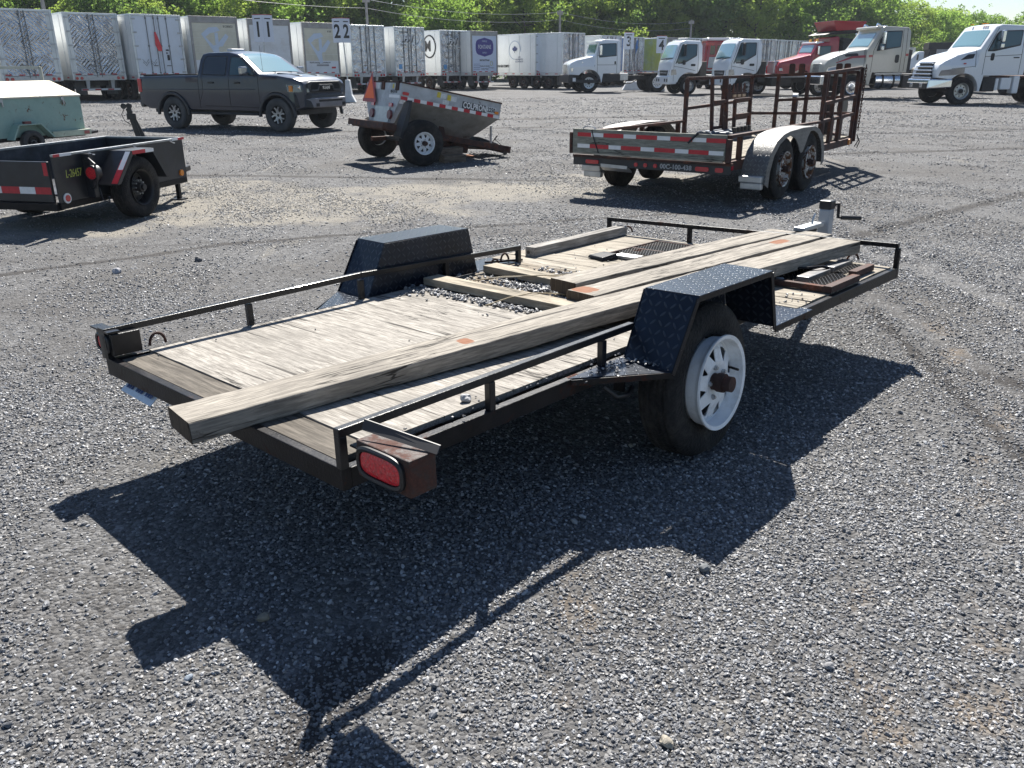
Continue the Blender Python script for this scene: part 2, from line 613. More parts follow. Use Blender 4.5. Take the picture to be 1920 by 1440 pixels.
def ground_material():
    k = NT('gravel_ground')
    v = k.coords('Object')
    cell = k.voro(v, 70, 'F1', 'Color')
    sp = k.n('ShaderNodeSeparateColor'); k.l(cell, sp.inputs[0])
    tone = k.ramp(sp.outputs[0], [(0, (.021, .022, .024)), (.40, (.080, .083, .090)), (.75, (.195, .20, .212)), (1, (.46, .465, .475))])
    mid = k.ramp(k.noise(v, 9, 5, .75), [(.36, (.045, .043, .042)), (.50, (.14, .137, .135)), (.66, (.34, .335, .33))])
    tone = k.mix(.38, tone, mid)
    big = k.noise(v, .55, 6, .62, .3)
    tone = k.mix(k.math('MULTIPLY', k.step(big, .42, .64), .55), tone, (.062, .054, .047))
    fine = k.noise(v, 190, 3, .7)
    tone = k.mix(.45, tone, k.ramp(fine, [(.3, (.016, .015, .015)), (.7, (.19, .186, .182))]))
    tr = k.n('ShaderNodeMapping'); tr.inputs['Rotation'].default_value = (0, 0, rad(-14)); tr.inputs['Scale'].default_value = (.05, .75, 1); k.l(v, tr.inputs[0])
    tracks = k.noise(tr.outputs[0], 2.1, 6, .7, .25)
    tone = k.mix(k.math('MULTIPLY', k.step(tracks, .55, .66), .42), tone, (.045, .043, .043))
    sm = sand_mask(k, v)
    sandc = k.ramp(k.noise(v, 60, 4, .7), [(.3, (.13, .12, .10)), (.7, (.38, .35, .30))])
    tone = k.mix(k.math('MULTIPLY', sm, .85), tone, sandc)
    td, dd = dirt_mask(k, v)
    tone = k.mix(k.math('MULTIPLY', td, .7), tone, (.21, .165, .12))
    tone = k.mix(k.math('MULTIPLY', dd, .75), tone, (.035, .031, .029))
    ds = k.voro(v, 70, 'F1', 'Distance')
    h = k.math('SUBTRACT', k.math('MULTIPLY', fine, .5), ds)
    nb = k.bump(h, .9, .012)
    lump = k.noise(v, 14, 5, .7)
    nb = k.bump(lump, .35, .03, nb)
    k.set(col=tone, rough=.92, spec=.25, normal=nb)
    return k.m

def make_ground():
    rs = [0.3]
    while rs[-1] < 2500:
        rs.append(rs[-1] * (1.035 if rs[-1] < 60 else 1.25))
    na = 260
    vs = [(0, 0, 0)]
    fs = []
    for r in rs:
        for i in range(na):
            a = 2 * math.pi * i / na
            vs.append((r * math.sin(a), r * math.cos(a), 0))
    va = np.array(vs)
    va[:, 2] = gz(va[:, 0], va[:, 1]) * np.clip(1.5 - np.hypot(va[:, 0], va[:, 1]) / 80, 0, 1)
    for i in range(na):
        fs.append((0, 1 + i, 1 + (i + 1) % na))
    for k in range(len(rs) - 1):
        for i in range(na):
            j = (i + 1) % na
            fs.append((1 + k * na + i, 1 + (k + 1) * na + i, 1 + (k + 1) * na + j, 1 + k * na + j))
    me = bpy.data.meshes.new('ground')
    me.from_pydata([tuple(p) for p in va], [], fs)
    me.polygons.foreach_set('use_smooth', [True] * len(me.polygons))
    me.materials.append(ground_material())
    bm = bmesh.new(); bm.from_mesh(me); bmesh.ops.recalc_face_normals(bm, faces=bm.faces)
    if bm.faces[100].normal.z < 0:
        bmesh.ops.reverse_faces(bm, faces=bm.faces)
    bm.to_mesh(me); bm.free()
    return struct(put('ground', me))
make_ground()

def stone_material(name='gravel_stone', dark=1.0):
    k = NT(name)
    oi = k.n('ShaderNodeObjectInfo')
    r = oi.outputs['Random']
    tone = k.ramp(r, [(0, (.028, .030, .035)), (.32, (.066, .071, .081)), (.58, (.130, .139, .155)), (.76, (.27, .282, .305)), (.87, (.25, .218, .176)), (.935, (.54, .55, .57))])
    geo = k.n('ShaderNodeNewGeometry')
    big = k.noise(geo.outputs['Position'], .55, 6, .62, .3)
    tone = k.mix(k.math('MULTIPLY', k.step(big, .40, .66), .22), tone, (.07, .071, .078))
    sm = sand_mask(k, geo.outputs['Position'])
    tone = k.mix(k.math('MULTIPLY', sm, .62), tone, (.29, .265, .225))
    td, dd = dirt_mask(k, geo.outputs['Position'])
    tone = k.mix(k.math('MULTIPLY', td, .40), tone, (.24, .19, .14))
    tone = k.mix(k.math('MULTIPLY', dd, .6), tone, (.035, .032, .030))
    n = k.noise(k.coords('Object'), 3, 5, .7)
    tone = k.mix(.35, tone, k.ramp(n, [(.3, (.03, .03, .033)), (.7, (.36, .36, .37))]))
    k.set(col=tone, rough=.52, spec=.55)
    return k.m
STONE = stone_material()

def stone_tree(name, mat, variants=6, size=1.0):
    """geometry nodes: angular pebbles stood on the points of a mesh; size and turn come from point attributes"""
    ng = bpy.data.node_groups.new(name, 'GeometryNodeTree')
    ng.interface.new_socket(name='Geometry', in_out='INPUT', socket_type='NodeSocketGeometry')
    ng.interface.new_socket(name='Geometry', in_out='OUTPUT', socket_type='NodeSocketGeometry')
    N = ng.nodes; L = ng.links
    gi = N.new('NodeGroupInput'); go = N.new('NodeGroupOutput')
    join = N.new('GeometryNodeJoinGeometry')
    for i in range(variants):
        ico = N.new('GeometryNodeMeshIcoSphere')
        ico.inputs['Radius'].default_value = .5
        ico.inputs['Subdivisions'].default_value = 2
        pos = N.new('GeometryNodeInputPosition')
        add = N.new('ShaderNodeVectorMath'); add.operation = 'ADD'; add.inputs[1].default_value = (i * 3.7, i * 1.3, i * 7.1)
        L.new(pos.outputs[0], add.inputs[0])
        nz = N.new('ShaderNodeTexNoise'); nz.inputs['Scale'].default_value = 2.1; nz.inputs['Detail'].default_value = 1.0
        L.new(add.outputs[0], nz.inputs['Vector'])
        sub = N.new('ShaderNodeVectorMath'); sub.operation = 'SUBTRACT'; sub.inputs[1].default_value = (.5, .5, .5)
        L.new(nz.outputs['Color'], sub.inputs[0])
        sc = N.new('ShaderNodeVectorMath'); sc.operation = 'SCALE'; sc.inputs['Scale'].default_value = .85
        L.new(sub.outputs[0], sc.inputs[0])
        sp = N.new('GeometryNodeSetPosition')
        L.new(ico.outputs[0], sp.inputs['Geometry']); L.new(sc.outputs[0], sp.inputs['Offset'])
        tf = N.new('GeometryNodeTransform')
        tf.inputs['Scale'].default_value = (1.0 + .12 * (i % 3), .72 + .07 * (i % 2), .50 + .08 * (i % 3))
        L.new(sp.outputs[0], tf.inputs['Geometry'])
        sm = N.new('GeometryNodeSetMaterial'); sm.inputs['Material'].default_value = mat
        L.new(tf.outputs[0], sm.inputs['Geometry'])
        ss = N.new('GeometryNodeSetShadeSmooth'); ss.inputs['Shade Smooth'].default_value = False
        L.new(sm.outputs[0], ss.inputs['Geometry'])
        g2 = N.new('GeometryNodeGeometryToInstance')
        L.new(ss.outputs[0], g2.inputs[0])
        L.new(g2.outputs[0], join.inputs[0])
    iop = N.new('GeometryNodeInstanceOnPoints')
    iop.inputs['Pick Instance'].default_value = True
    L.new(gi.outputs[0], iop.inputs['Points'])
    L.new(join.outputs[0], iop.inputs['Instance'])
    def attr(nm, ty):
        a = N.new('GeometryNodeInputNamedAttribute'); a.data_type = ty; a.inputs['Name'].default_value = nm
        return a.outputs['Attribute']
    L.new(attr('pick', 'INT'), iop.inputs['Instance Index'])
    r = N.new('FunctionNodeEulerToRotation')
    L.new(attr('turn', 'FLOAT_VECTOR'), r.inputs[0])
    L.new(r.outputs[0], iop.inputs['Rotation'])
    L.new(attr('size', 'FLOAT_VECTOR'), iop.inputs['Scale'])
    L.new(iop.outputs[0], go.inputs[0])
    return ng
STONE_NG = stone_tree('pebbles', STONE)

def scatter(name, pts, sizes, parent=None, tilt=.35):
    n = len(pts)
    me = bpy.data.meshes.new(name)
    me.vertices.add(n)
    me.vertices.foreach_set('co', np.asarray(pts, dtype=np.float32).ravel())
    a = me.attributes.new('pick', 'INT', 'POINT'); a.data.foreach_set('value', RNG.integers(0, 6, n).astype(np.int32))
    t = np.stack([RNG.normal(0, tilt, n), RNG.normal(0, tilt, n), RNG.uniform(0, 6.283, n)], 1).astype(np.float32)
    a = me.attributes.new('turn', 'FLOAT_VECTOR', 'POINT'); a.data.foreach_set('vector', t.ravel())
    s = np.repeat(np.asarray(sizes)[:, None], 3, 1) * RNG.uniform(.85, 1.15, (n, 3))
    a = me.attributes.new('size', 'FLOAT_VECTOR', 'POINT'); a.data.foreach_set('vector', s.astype(np.float32).ravel())
    o = put(name, me, parent)
    md = o.modifiers.new('pebbles', 'NODES'); md.node_group = STONE_NG
    o['kind'] = 'stuff'
    return o

_tab = RNG.random((3, 64, 64))
def field(x, y):
    """smooth 0..1 field: where loose stones have been pressed away and dirt shows"""
    out = 0
    for t, (sc, w) in zip(_tab, ((1.3, .45), (.55, .35), (3.1, .20))):
        a = (np.asarray(x) * sc + 40 + .3 * np.asarray(y)) % 63; b = (np.asarray(y) * sc * .6 + 40) % 63
        i, j = a.astype(int), b.astype(int); u, v = a - i, b - j
        u, v = u * u * (3 - 2 * u), v * v * (3 - 2 * v)
        out = out + w * ((t[i, j] * (1 - u) + t[i + 1, j] * u) * (1 - v) + (t[i, j + 1] * (1 - u) + t[i + 1, j + 1] * u) * v)
    return np.clip((out - .42) / .30, 0, 1)
def gravel():
    P, S = [], []
    bands = ((.75, 2.0, 12500, .0060, .0220), (2.0, 3.2, 10000, .0065, .0220), (3.2, 5.0, 6200, .007, .024), (5.0, 8.0, 2800, .009, .027), (8.0, 13.0, 900, .012, .032), (13.0, 24.0, 200, .016, .042), (24.0, 46.0, 42, .026, .07))
    for y0, y1, dens, s0, s1 in bands:
        w1 = .66 * y1 + 1.1
        n = int(dens * (y1 - y0) * 2 * w1)
        x = RNG.uniform(-w1, w1, n); y = RNG.uniform(y0, y1, n)
        keep = np.abs(x) < .66 * y + 1.1
        x, y = x[keep], y[keep]
        thin = field(x, y)
        for sg_ in TAN_SEGS:
            dx, dy = sg_[2] - sg_[0], sg_[3] - sg_[1]
            tt = np.clip(((x - sg_[0]) * dx + (y - sg_[1]) * dy) / (dx * dx + dy * dy), 0, 1)
            thin = np.maximum(thin, .45 * np.exp(-(((x - sg_[0] - tt * dx) ** 2 + (y - sg_[1] - tt * dy) ** 2) / sg_[4] ** 2)))
        keep = RNG.random(len(x)) < np.clip(1.15 - 1.25 * thin, .12, 1)
        x, y = x[keep], y[keep]
        s = s0 + (s1 - s0) * RNG.beta(1.2, 3.5, len(x))
        P.append(np.stack([x, y, gz(x, y) + s * .10], 1)); S.append(s)
    n = 380
    y = .9 + 14 * RNG.random(n) ** 1.2; x = RNG.uniform(-1, 1, n) * (.66 * y + 1)
    s = RNG.uniform(.016, .032, n)
    P.append(np.stack([x, y, gz(x, y) + s * .15], 1)); S.append(s)
    P, S = np.concatenate(P), np.concatenate(S)
    o = scatter('gravel', P, S)
    o['label'] = 'loose grey crushed stone covering the yard'
gravel()

# a few stones large enough to pick out one by one
def stone_mesh(seed, sx, sy, sz):
    bm = bmesh.new()
    bmesh.ops.create_icosphere(bm, subdivisions=3, radius=.5)
    from mathutils import noise
    for v in bm.verts:
        d = noise.noise_vector(v.co * 1.7 + Vector((seed * 3.1, seed, -seed))) * .22 + noise.noise_vector(v.co * 5 + Vector((seed, 0, 0))) * .05
        v.co += d
        v.co = Vector((v.co.x * sx, v.co.y * sy, v.co.z * sz))
    me = bpy.data.meshes.new('stone'); bm.to_mesh(me); bm.free()
    return me
for i, (px, py, s, c, lab) in enumerate((
        (495, 1160, .038, (.20, .185, .15), 'tan rounded stone lying in the shadow below the flatbed tail'),
        (354, 1272, .026, (.22, .26, .31), 'pale blue grey stone in the shadow of the overhanging timber end'),
        (1250, 1396, .036, (.30, .27, .22), 'light stone at the bottom edge of the yard, right of the middle'),
        (1320, 1068, .045, (.13, .14, .15), 'dark stone just below the tip of the fender shadow'),
        (220, 511, .075, (.30, .30, .32), 'pale cube-like stone on open gravel left of the flatbed'),
        (372, 489, .070, (.09, .09, .095), 'dark stone on open gravel behind the flatbed tail'),
        (1556, 1248, .03, (.22, .22, .23), 'flat grey stone on the sunny gravel in the right foreground'))):
    p = G(px, py)
    me = stone_mesh(i + 1, s, s * .85, s * .7)
    me.materials.append(M('stone_%d' % i, c, .8, var=.3, vs=40, bump=.4, bs=200))
    o = put('stone', me, None, (p.x, p.y, float(gz(p.x, p.y)) + s * .2), (0, 0, i * 1.1))
    tag(o, lab, 'stone')
# ---------------------------------------------------------------- shared materials
BLACKPAINT = M('black_frame_paint', (.007, .008, .011), .32, .0, var=.5, vs=9, dirt=(.06, .058, .055), dirt_amt=.25, ds=7, rust=(.13, .055, .03), rs=6, rlo=.66, rhi=.74, bump=.25, bs=120, coat=.12, spec=.35)
DARKRUST = M('rusty_black_steel', (.007, .007, .009), .38, 0, var=.5, vs=8, dirt=(.035, .028, .025), dirt_amt=.4, ds=6, rust=(.085, .032, .020), rs=5, rlo=.57, rhi=.68, bump=.35, bs=90, spec=.2)
BROWNRUST = M('brown_rusted_steel', (.045, .020, .016), .78, 0, var=.5, vs=11, dirt=(.10, .06, .045), dirt_amt=.4, ds=8, rust=(.15, .055, .032), rs=7, rlo=.5, rhi=.62, bump=.5, bs=90)
BOXRUST = M('rusted_light_box', (.026, .015, .014), .6, 0, var=.45, vs=14, rust=(.095, .034, .022), rs=11, rlo=.45, rhi=.6, bump=.5, bs=120)
CHECK = checker_plate('black_checker_plate', (.009, .015, .028), .28, .4, .034, None, 1.0, (.060, .072, .092), .6)  # pale lozenges paint the sky's sheen into the fender plate
ALUCHECK = checker_plate('aluminium_checker_plate', (.13, .13, .13), .55, .35, .05, None, 1.0, (.26, .26, .25), .6)
k = NT('tyre_rubber')
v = k.coords('Object')
c = k.mix(k.math('MULTIPLY', k.step(k.noise(v, 4, 8, .75, .3), .40, .68), .7), (.012, .012, .013), (.075, .068, .060))
k.set(col=c, rough=.85, spec=.3, normal=k.bump(k.math('ADD', k.voro(v, 70, 'F1', 'Distance'), k.math('MULTIPLY', k.noise(v, 30, 3, .6), .6)), .9, .006))
RUBBER = k.m
RUBBERD = M('dusty_tyre_rubber', (.045, .045, .047), .88, 0, var=.3, vs=6, dirt=(.15, .14, .13), dirt_amt=.6, ds=3, bump=.4, bs=60)
BLACKPL = M('black_plastic', (.014, .014, .016), .45, 0, var=.3)
DARKSTEEL = M('dark_chassis_steel', (.022, .022, .024), .55, .2, var=.4, vs=4, dirt=(.10, .09, .08), dirt_amt=.4)
REDTAPE = M('red_reflective_tape', (.50, .022, .035), .4, 0, var=.15, vs=20)
WHITETAPE = M('white_reflective_tape', (.78, .78, .78), .35, 0, var=.06, vs=20)
WHITERIM = M('white_rim_paint', (.84, .86, .88), .38, 0, var=.06, vs=6, dirt=(.35, .33, .28), dirt_amt=.35, ds=14, rust=(.22, .09, .04), rs=16, rlo=.69, rhi=.73)
RUSTYRIM = M('rusted_white_rim', (.62, .63, .62), .5, 0, var=.15, vs=8, dirt=(.3, .26, .2), dirt_amt=.5, ds=9, rust=(.20, .085, .035), rs=12, rlo=.44, rhi=.52, bump=.3)
CHROME = M('bright_steel', (.72, .73, .75), .16, 1.0, var=.08)
GALV = M('galvanised_steel', (.46, .47, .48), .42, .7, var=.15, vs=9)
ALU = M('milled_aluminium', (.60, .61, .62), .33, .9, var=.1, vs=5)
RED_LENS = NT('red_lens'); RED_LENS = RED_LENS.set(col=(.50, .012, .025), rough=.18, spec=.6, coat=.6)
AMBER = M('amber_lens', (.75, .24, .02), .25, 0, var=.1, coat=.5)
BLACKINK = M('black_lettering', (.02, .02, .022), .5, 0, var=.05)
WHITEINK = M('white_lettering', (.78, .78, .78), .5, 0, var=.05)
GREYWOOD = wood('grey_weathered_plywood', (.14, .125, .108), (.49, .46, .415), axis=1, crack=.9, scale=1.5)
FRONTWOOD = wood('sun_bleached_plywood', (.15, .13, .10), (.50, .45, .375), axis=1, crack=.7)
DARKWOOD = wood('dark_damp_plank', (.05, .043, .035), (.21, .185, .155), axis=1, crack=.8)
DIRTWOOD = wood('dirty_deck_board', (.09, .07, .05), (.38, .325, .25), axis=1, crack=.8, stain=(.085, .065, .045), slo=.50, shi=.62)
BEAMWOOD = wood('weathered_timber', (.13, .115, .10), (.47, .43, .37), axis=0, crack=.9, scale=1.3)
BEAMEND = wood('dark_end_grain', (.035, .028, .022), (.16, .12, .085), axis=2, crack=.6)
PALELUM = wood('pale_lumber', (.27, .235, .18), (.66, .60, .49), axis=1, crack=.4)
STRIPWOOD = wood('silver_driftwood_plank', (.13, .12, .11), (.50, .475, .44), axis=0, crack=.9)
RUSTPAINT = M('orange_rust_mark', (.30, .095, .030), .9, 0, var=.5, vs=40, dirt=(.45, .40, .32), dirt_amt=.7, ds=28)
# ---------------------------------------------------------------- wheels
def tyre_mesh(R, W, rb, mat, n=72, flat=0.0, name='tyre'):
    """tyre of radius R and width W, bead radius rb; flat squashes the foot of a soft tyre"""
    sh = W * .5
    prof = [(rb, -sh * .62), (rb + .01, -sh * .80), (rb + (R - rb) * .45, -sh * 1.0), (R - (R - rb) * .22, -sh * .97), (R - .012, -sh * .82), (R - .002, -sh * .72)]
    g = [-.5, -.17, .17, .5]
    for a in g:
        prof += [(R, sh * (a - .14)), (R - .008, sh * (a - .10)), (R - .008, sh * (a + .10)), (R, sh * (a + .14))] if False else [(R, sh * (a - .10)), (R - .009, sh * (a - .055)), (R - .009, sh * (a + .055)), (R, sh * (a + .10))]
    prof += [(R - .002, sh * .72), (R - .012, sh * .82), (R - (R - rb) * .22, sh * .97), (R - (R - rb) * .30, sh * .985), (R - (R - rb) * .32, sh * .955), (rb + (R - rb) * .45, sh * 1.0), (rb + .02, sh * .88), (rb, sh * .66), (rb - .012, sh * .5), (rb - .012, -sh * .5)]
    def warp(p):
        if flat <= 0: return p
        x, y, z = p
        d = -(R - flat) - z
        if z < -(R * .45):
            k = (-(z) - R * .45) / (R * .55)
            y = y * (1 + .16 * k * k) if abs(y) > .02 else y
        if d > 0: z = -(R - flat) - d * .02
        return (x, y, z)
    mb = MB().lathe(prof, n, closed=True, warp=warp)
    return mb.mesh(name, mat, smooth=42)

def disc_with_holes(R, holes, yfun, mat, name='rim_disc', thick=.004):
    """flat disc in the x-z plane with polygonal holes, then dished by yfun(r)"""
    bm = bmesh.new()
    edges = []
    def loop(pts):
        vs = [bm.verts.new((p[0], 0, p[1])) for p in pts]
        for i in range(len(vs)):
            edges.append(bm.edges.new((vs[i], vs[(i + 1) % len(vs)])))
    loop([(R * math.cos(2 * math.pi * i / 64), R * math.sin(2 * math.pi * i / 64)) for i in range(64)])
    for h in holes:
        loop(h)
    bmesh.ops.triangle_fill(bm, edges=edges, use_beauty=True, use_dissolve=False)
    bmesh.ops.subdivide_edges(bm, edges=[e for e in bm.edges if e.calc_length() > .03], cuts=1)
    bmesh.ops.triangulate(bm, faces=bm.faces)
    for v in bm.verts:
        v.co.y = yfun(math.hypot(v.co.x, v.co.z))
    r = bmesh.ops.extrude_face_region(bm, geom=bm.faces[:])
    for v in [g for g in r['geom'] if isinstance(g, bmesh.types.BMVert)]:
        v.co.y -= thick
    bmesh.ops.recalc_face_normals(bm, faces=bm.faces)
    me = bpy.data.meshes.new(name)
    bm.to_mesh(me); bm.free()
    me.materials.append(mat)
    me.polygons.foreach_set('use_smooth', [True] * len(me.polygons))
    me.set_sharp_from_angle(angle=rad(30))
    return me

def tri_holes(n, r0, r1, w, off=0.0):
    out = []
    for i in range(n):
        a = 2 * math.pi * i / n + off
        pts = [(r0, 0), (r1, -w), (r1 + w * .18, 0), (r1, w)]
        pts = round_poly(pts, w * .28, 3)
        out.append([(p[0] * math.cos(a) - p[1] * math.sin(a), p[0] * math.sin(a) + p[1] * math.cos(a)) for p in pts])
    return out

def round_holes(n, rc, r, off=0.0, m=12):
    return [[(rc * math.cos(2 * math.pi * i / n + off) + r * math.cos(2 * math.pi * k / m), rc * math.sin(2 * math.pi * i / n + off) + r * math.sin(2 * math.pi * k / m)) for k in range(m)] for i in range(n)]

WCACHE = {}
def wheel(parent, loc, R, W, rb, style, side=-1, tmat=None, rmat=None, flat=0.0, tilt=(0, 0, 0), name='wheel', spin=0.0):
    """wheel part > rim, hub sub-parts; the outer face looks along local -y when side is -1"""
    key = (R, W, rb, style, tmat.name if tmat else '', rmat.name if rmat else '', flat)
    tmat = tmat or RUBBER
    if key not in WCACHE:
        rm = rmat or WHITERIM
        ty = tyre_mesh(R, W, rb, tmat, 72, flat)
        sh = W * .5
        subs = []
        mb = MB()
        if style in ('spoke8', 'spoke8flat'):
            o = -.032 if style == 'spoke8flat' else -.004          # a soft tyre has let the rim slide outwards
            e = -sh + o
            mb.lathe([(rb * .96, e - .012), (rb * 1.045, e - .016), (rb * 1.05, e - .008), (rb * 1.0, e + .002), (rb * .985, e + .018), (rb * .97, e + .055), (rb * .90, e + .062), (rb * .90, e + .15), (rb * .885, e + .15), (rb * .885, e + .060), (rb * .945, e + .050), (rb * .955, e + .015), (rb * .965, e - .004)], 64, closed=True)
            subs.append(('rim', mb.mesh('rim', rm, smooth=38)))
            yd = e + .036
            dm = disc_with_holes(rb * .89, tri_holes(8, rb * .46, rb * .76, rb * .165, .2) + [[(.036 * math.cos(a), .036 * math.sin(a)) for a in [2 * math.pi * i / 20 for i in range(20)]]],
                                 lambda r: yd + (.018 if r > rb * .8 else 0) - .02 * math.exp(-((r - rb * .45) / (rb * .2)) ** 2), rm)
            subs.append(('rim_disc', dm))
            hb = MB().cyl((0, yd + .02, 0), (0, yd - .055, 0), .036, 20)
            hb.cyl((0, yd - .055, 0), (0, yd - .095, 0), .033, 20).cyl((0, yd - .03, 0), (0, yd - .06, 0), .041, 16)
            subs.append(('hub', hb.mesh('hub', BROWNRUST, smooth=40)))
            nb = MB()
            for i in range(5):
                a = 2 * math.pi * i / 5 + .5
                c = (rb * .34 * math.cos(a), rb * .34 * math.sin(a))
                nb.cyl((c[0], yd, c[1]), (c[0], yd - .028, c[1]), .011, 6).cyl((c[0], yd - .028, c[1]), (c[0], yd - .034, c[1]), .007, 8)
            subs.append(('lug_nuts', nb.mesh('lug_nuts', GALV)))
            vb = MB().cyl((rb * .80, yd + .01, rb * .12), (rb * .74, e - .012, rb * .10), .006, 8)
            subs.append(('valve_stem', vb.mesh('valve_stem', BLACKPL)))
            bk = MB().lathe([(.001, yd + .05), (rb * .88, yd + .05)], 40)
            subs.append(('brake_drum', bk.mesh('brake_drum', DARKSTEEL)))
        elif style in ('truck10', 'truckalu', 'truckwhite', 'steelround'):
            e = -sh * .92
            mb.lathe([(rb * .98, e), (rb * 1.03, e - .006), (rb * 1.03, e + .004), (rb * .97, e + .02), (rb * .93, e + .09), (rb * .93, e + .16), (rb * .91, e + .16), (rb * .90, e + .09), (rb * .94, e + .02)], 56, closed=True)
            subs.append(('rim', mb.mesh('rim', rm, smooth=38)))
            yd = e + (.10 if style != 'truckwhite' else .05)
            hs = {'truck10': round_holes(10, rb * .66, rb * .085), 'truckalu': round_holes(10, rb * .68, rb * .07), 'truckwhite': round_holes(5, rb * .62, rb * .12), 'steelround': round_holes(8, rb * .64, rb * .10)}[style]
            dm = disc_with_holes(rb * .93, hs, lambda r: yd + .05 * (1 - min(1, r / (rb * .5))) * -1 + (.03 if r > rb * .85 else 0), rm)
            subs.append(('rim_disc', dm))
            hb = MB().cyl((0, yd, 0), (0, yd - .10, 0), rb * .27, 20).cyl((0, yd - .10, 0), (0, yd - .13, 0), rb * .17, 16)
            subs.append(('hub', hb.mesh('hub', DARKSTEEL if style != 'truckalu' else ALU, smooth=40)))
            nb = MB()
            for i in range(10):
                a = 2 * math.pi * i / 10
                c = (rb * .40 * math.cos(a), rb * .40 * math.sin(a))
                nb.cyl((c[0], yd - .02, c[1]), (c[0], yd - .075, c[1]), rb * .045, 6)
            subs.append(('lug_nuts', nb.mesh('lug_nuts', GALV)))
            subs.append(('brake_drum', MB().lathe([(.001, yd + .06), (rb * .92, yd + .06)], 40).mesh('brake_drum', DARKSTEEL)))
        elif style == 'alloy':
            e = -sh * .9
            mb.lathe([(rb * .98, e), (rb * 1.02, e - .005), (rb * 1.02, e + .004), (rb * .95, e + .02), (rb * .90, e + .15), (rb * .88, e + .15), (rb * .93, e + .02)], 56, closed=True)
            subs.append(('rim', mb.mesh('rim', BLACKPL, smooth=38)))
            sb = MB()
            for i in range(5):
                a0 = 2 * math.pi * i / 5 + .3
                for s_ in (-1, 1):
                    p0 = (rb * .18 * math.cos(a0 + s_ * .5), rb * .18 * math.sin(a0 + s_ * .5))
                    p1 = (rb * .62 * math.cos(a0 + s_ * .16), rb * .62 * math.sin(a0 + s_ * .16))
                    p2 = (rb * .93 * math.cos(a0 + s_ * .34), rb * .93 * math.sin(a0 + s_ * .34))
                    for p, q in ((p0, p1), (p1, p2)):
                        sb.bar((p[0], e + .03, p[1]), (q[0], e + .02, q[1]), .034, .03, (0, 1, 0))
            subs.append(('rim_spokes', sb.mesh('rim_spokes', M('satin_alloy_spokes', (.40, .41, .43), .35, .7))))
            subs.append(('hub', MB().cyl((0, e + .09, 0), (0, e + .015, 0), rb * .24, 20).mesh('hub', BLACKPL, smooth=40)))
            subs.append(('brake_drum', MB().lathe([(.001, e + .11), (rb * .9, e + .11)], 40).mesh('brake_drum', DARKSTEEL)))
        WCACHE[key] = (ty, subs)
    ty, subs = WCACHE[key]
    o = put(name, ty, parent, loc, (tilt[0], tilt[1], tilt[2] + (0 if side < 0 else math.pi)))
    for nm, me in subs:
        c = put(nm, me, o)
        if nm == 'lug_nuts': c['kind'] = 'stuff'
        if spin: c.rotation_euler = (0, spin, 0)
    return o

# ---------------------------------------------------------------- the flatbed trailer in front
TM = Matrix(((0.6844462, -0.7289287, -0.0140111, -0.4984), (0.7290272, 0.6840944, 0.0231128, 2.1815), (-0.0072627, -0.0260339, 0.9996347, 0.4935), (0, 0, 0, 1)))
flat = thing('flatbed_trailer', 'low black flatbed trailer with worn plywood deck and one flat tyre, nearest the camera', 'trailer')
flat.matrix_world = TM
def on_deck(name, label, cat, loc, rotz=0, rot=None, group=None):
    """a loose thing lying on the deck: its own object, placed in deck coordinates"""
    o = thing(name, label, cat, group=group)
    e = Euler(rot) if rot is not None else Euler((0, 0, rotz))
    o.matrix_world = TM @ Matrix.LocRotScale(Vector(loc), e, None)
    return o

W_ = 1.67
fr = MB()
fr.box((0, 0, -.068), (.032, W_, .004))                                          # rear beam
fr.box((.032, .0, -.066), (1.39, .034, .0)).box((.032, .034, -.050), (2.56, .092, -.026)).box((1.39, -.012, -.055), (2.60, .0, -.004))  # last strip is a filler, added to stop light leaking beside the fender
for u in (.171, 1.743, 1.933, 2.133, 2.333): fr.box((u - .02, .092, -.05), (u + .02, 1.60, -.0265))  # joists added under the board seams to block streaks of sunlight
fr.box((.032, W_ - .034, -.066), (2.46, W_, .0)).box((.032, 1.60, -.050), (2.46, W_ - .034, -.028))
fr.box((1.39, .0, -.066), (2.60, .034, -.002))
for u in (.45, .95, 1.40, 1.90, 2.35):
    fr.box((u, .034, -.085), (u + .04, W_ - .034, -.030))
fr.build('frame', DARKRUST, flat, bevel=.003)
ff = MB()
ff.box((2.60, -.222, -.058), (3.80, -.192, .002)).box((3.80, -.222, -.060), (3.835, 1.912, .0)).box((2.60, 1.882, -.058), (3.80, 1.912, .002))
ff.box((2.56, -.19, -.058), (2.60, 1.88, -.006))
for u in (2.95, 3.35): ff.box((u, -.19, -.07), (u + .04, 1.88, -.024))
for u in (2.566, 2.723, 2.903, 3.362): ff.box((u - .02, -.19, -.05), (u + .02, 1.88, -.0245))  # seam joists added here too, keeping sunlight from passing between boards
ff.box((2.92, .915, -.05), (3.79, .955, -.0243))
ff.build('front_frame', DARKRUST, flat, bevel=.003)
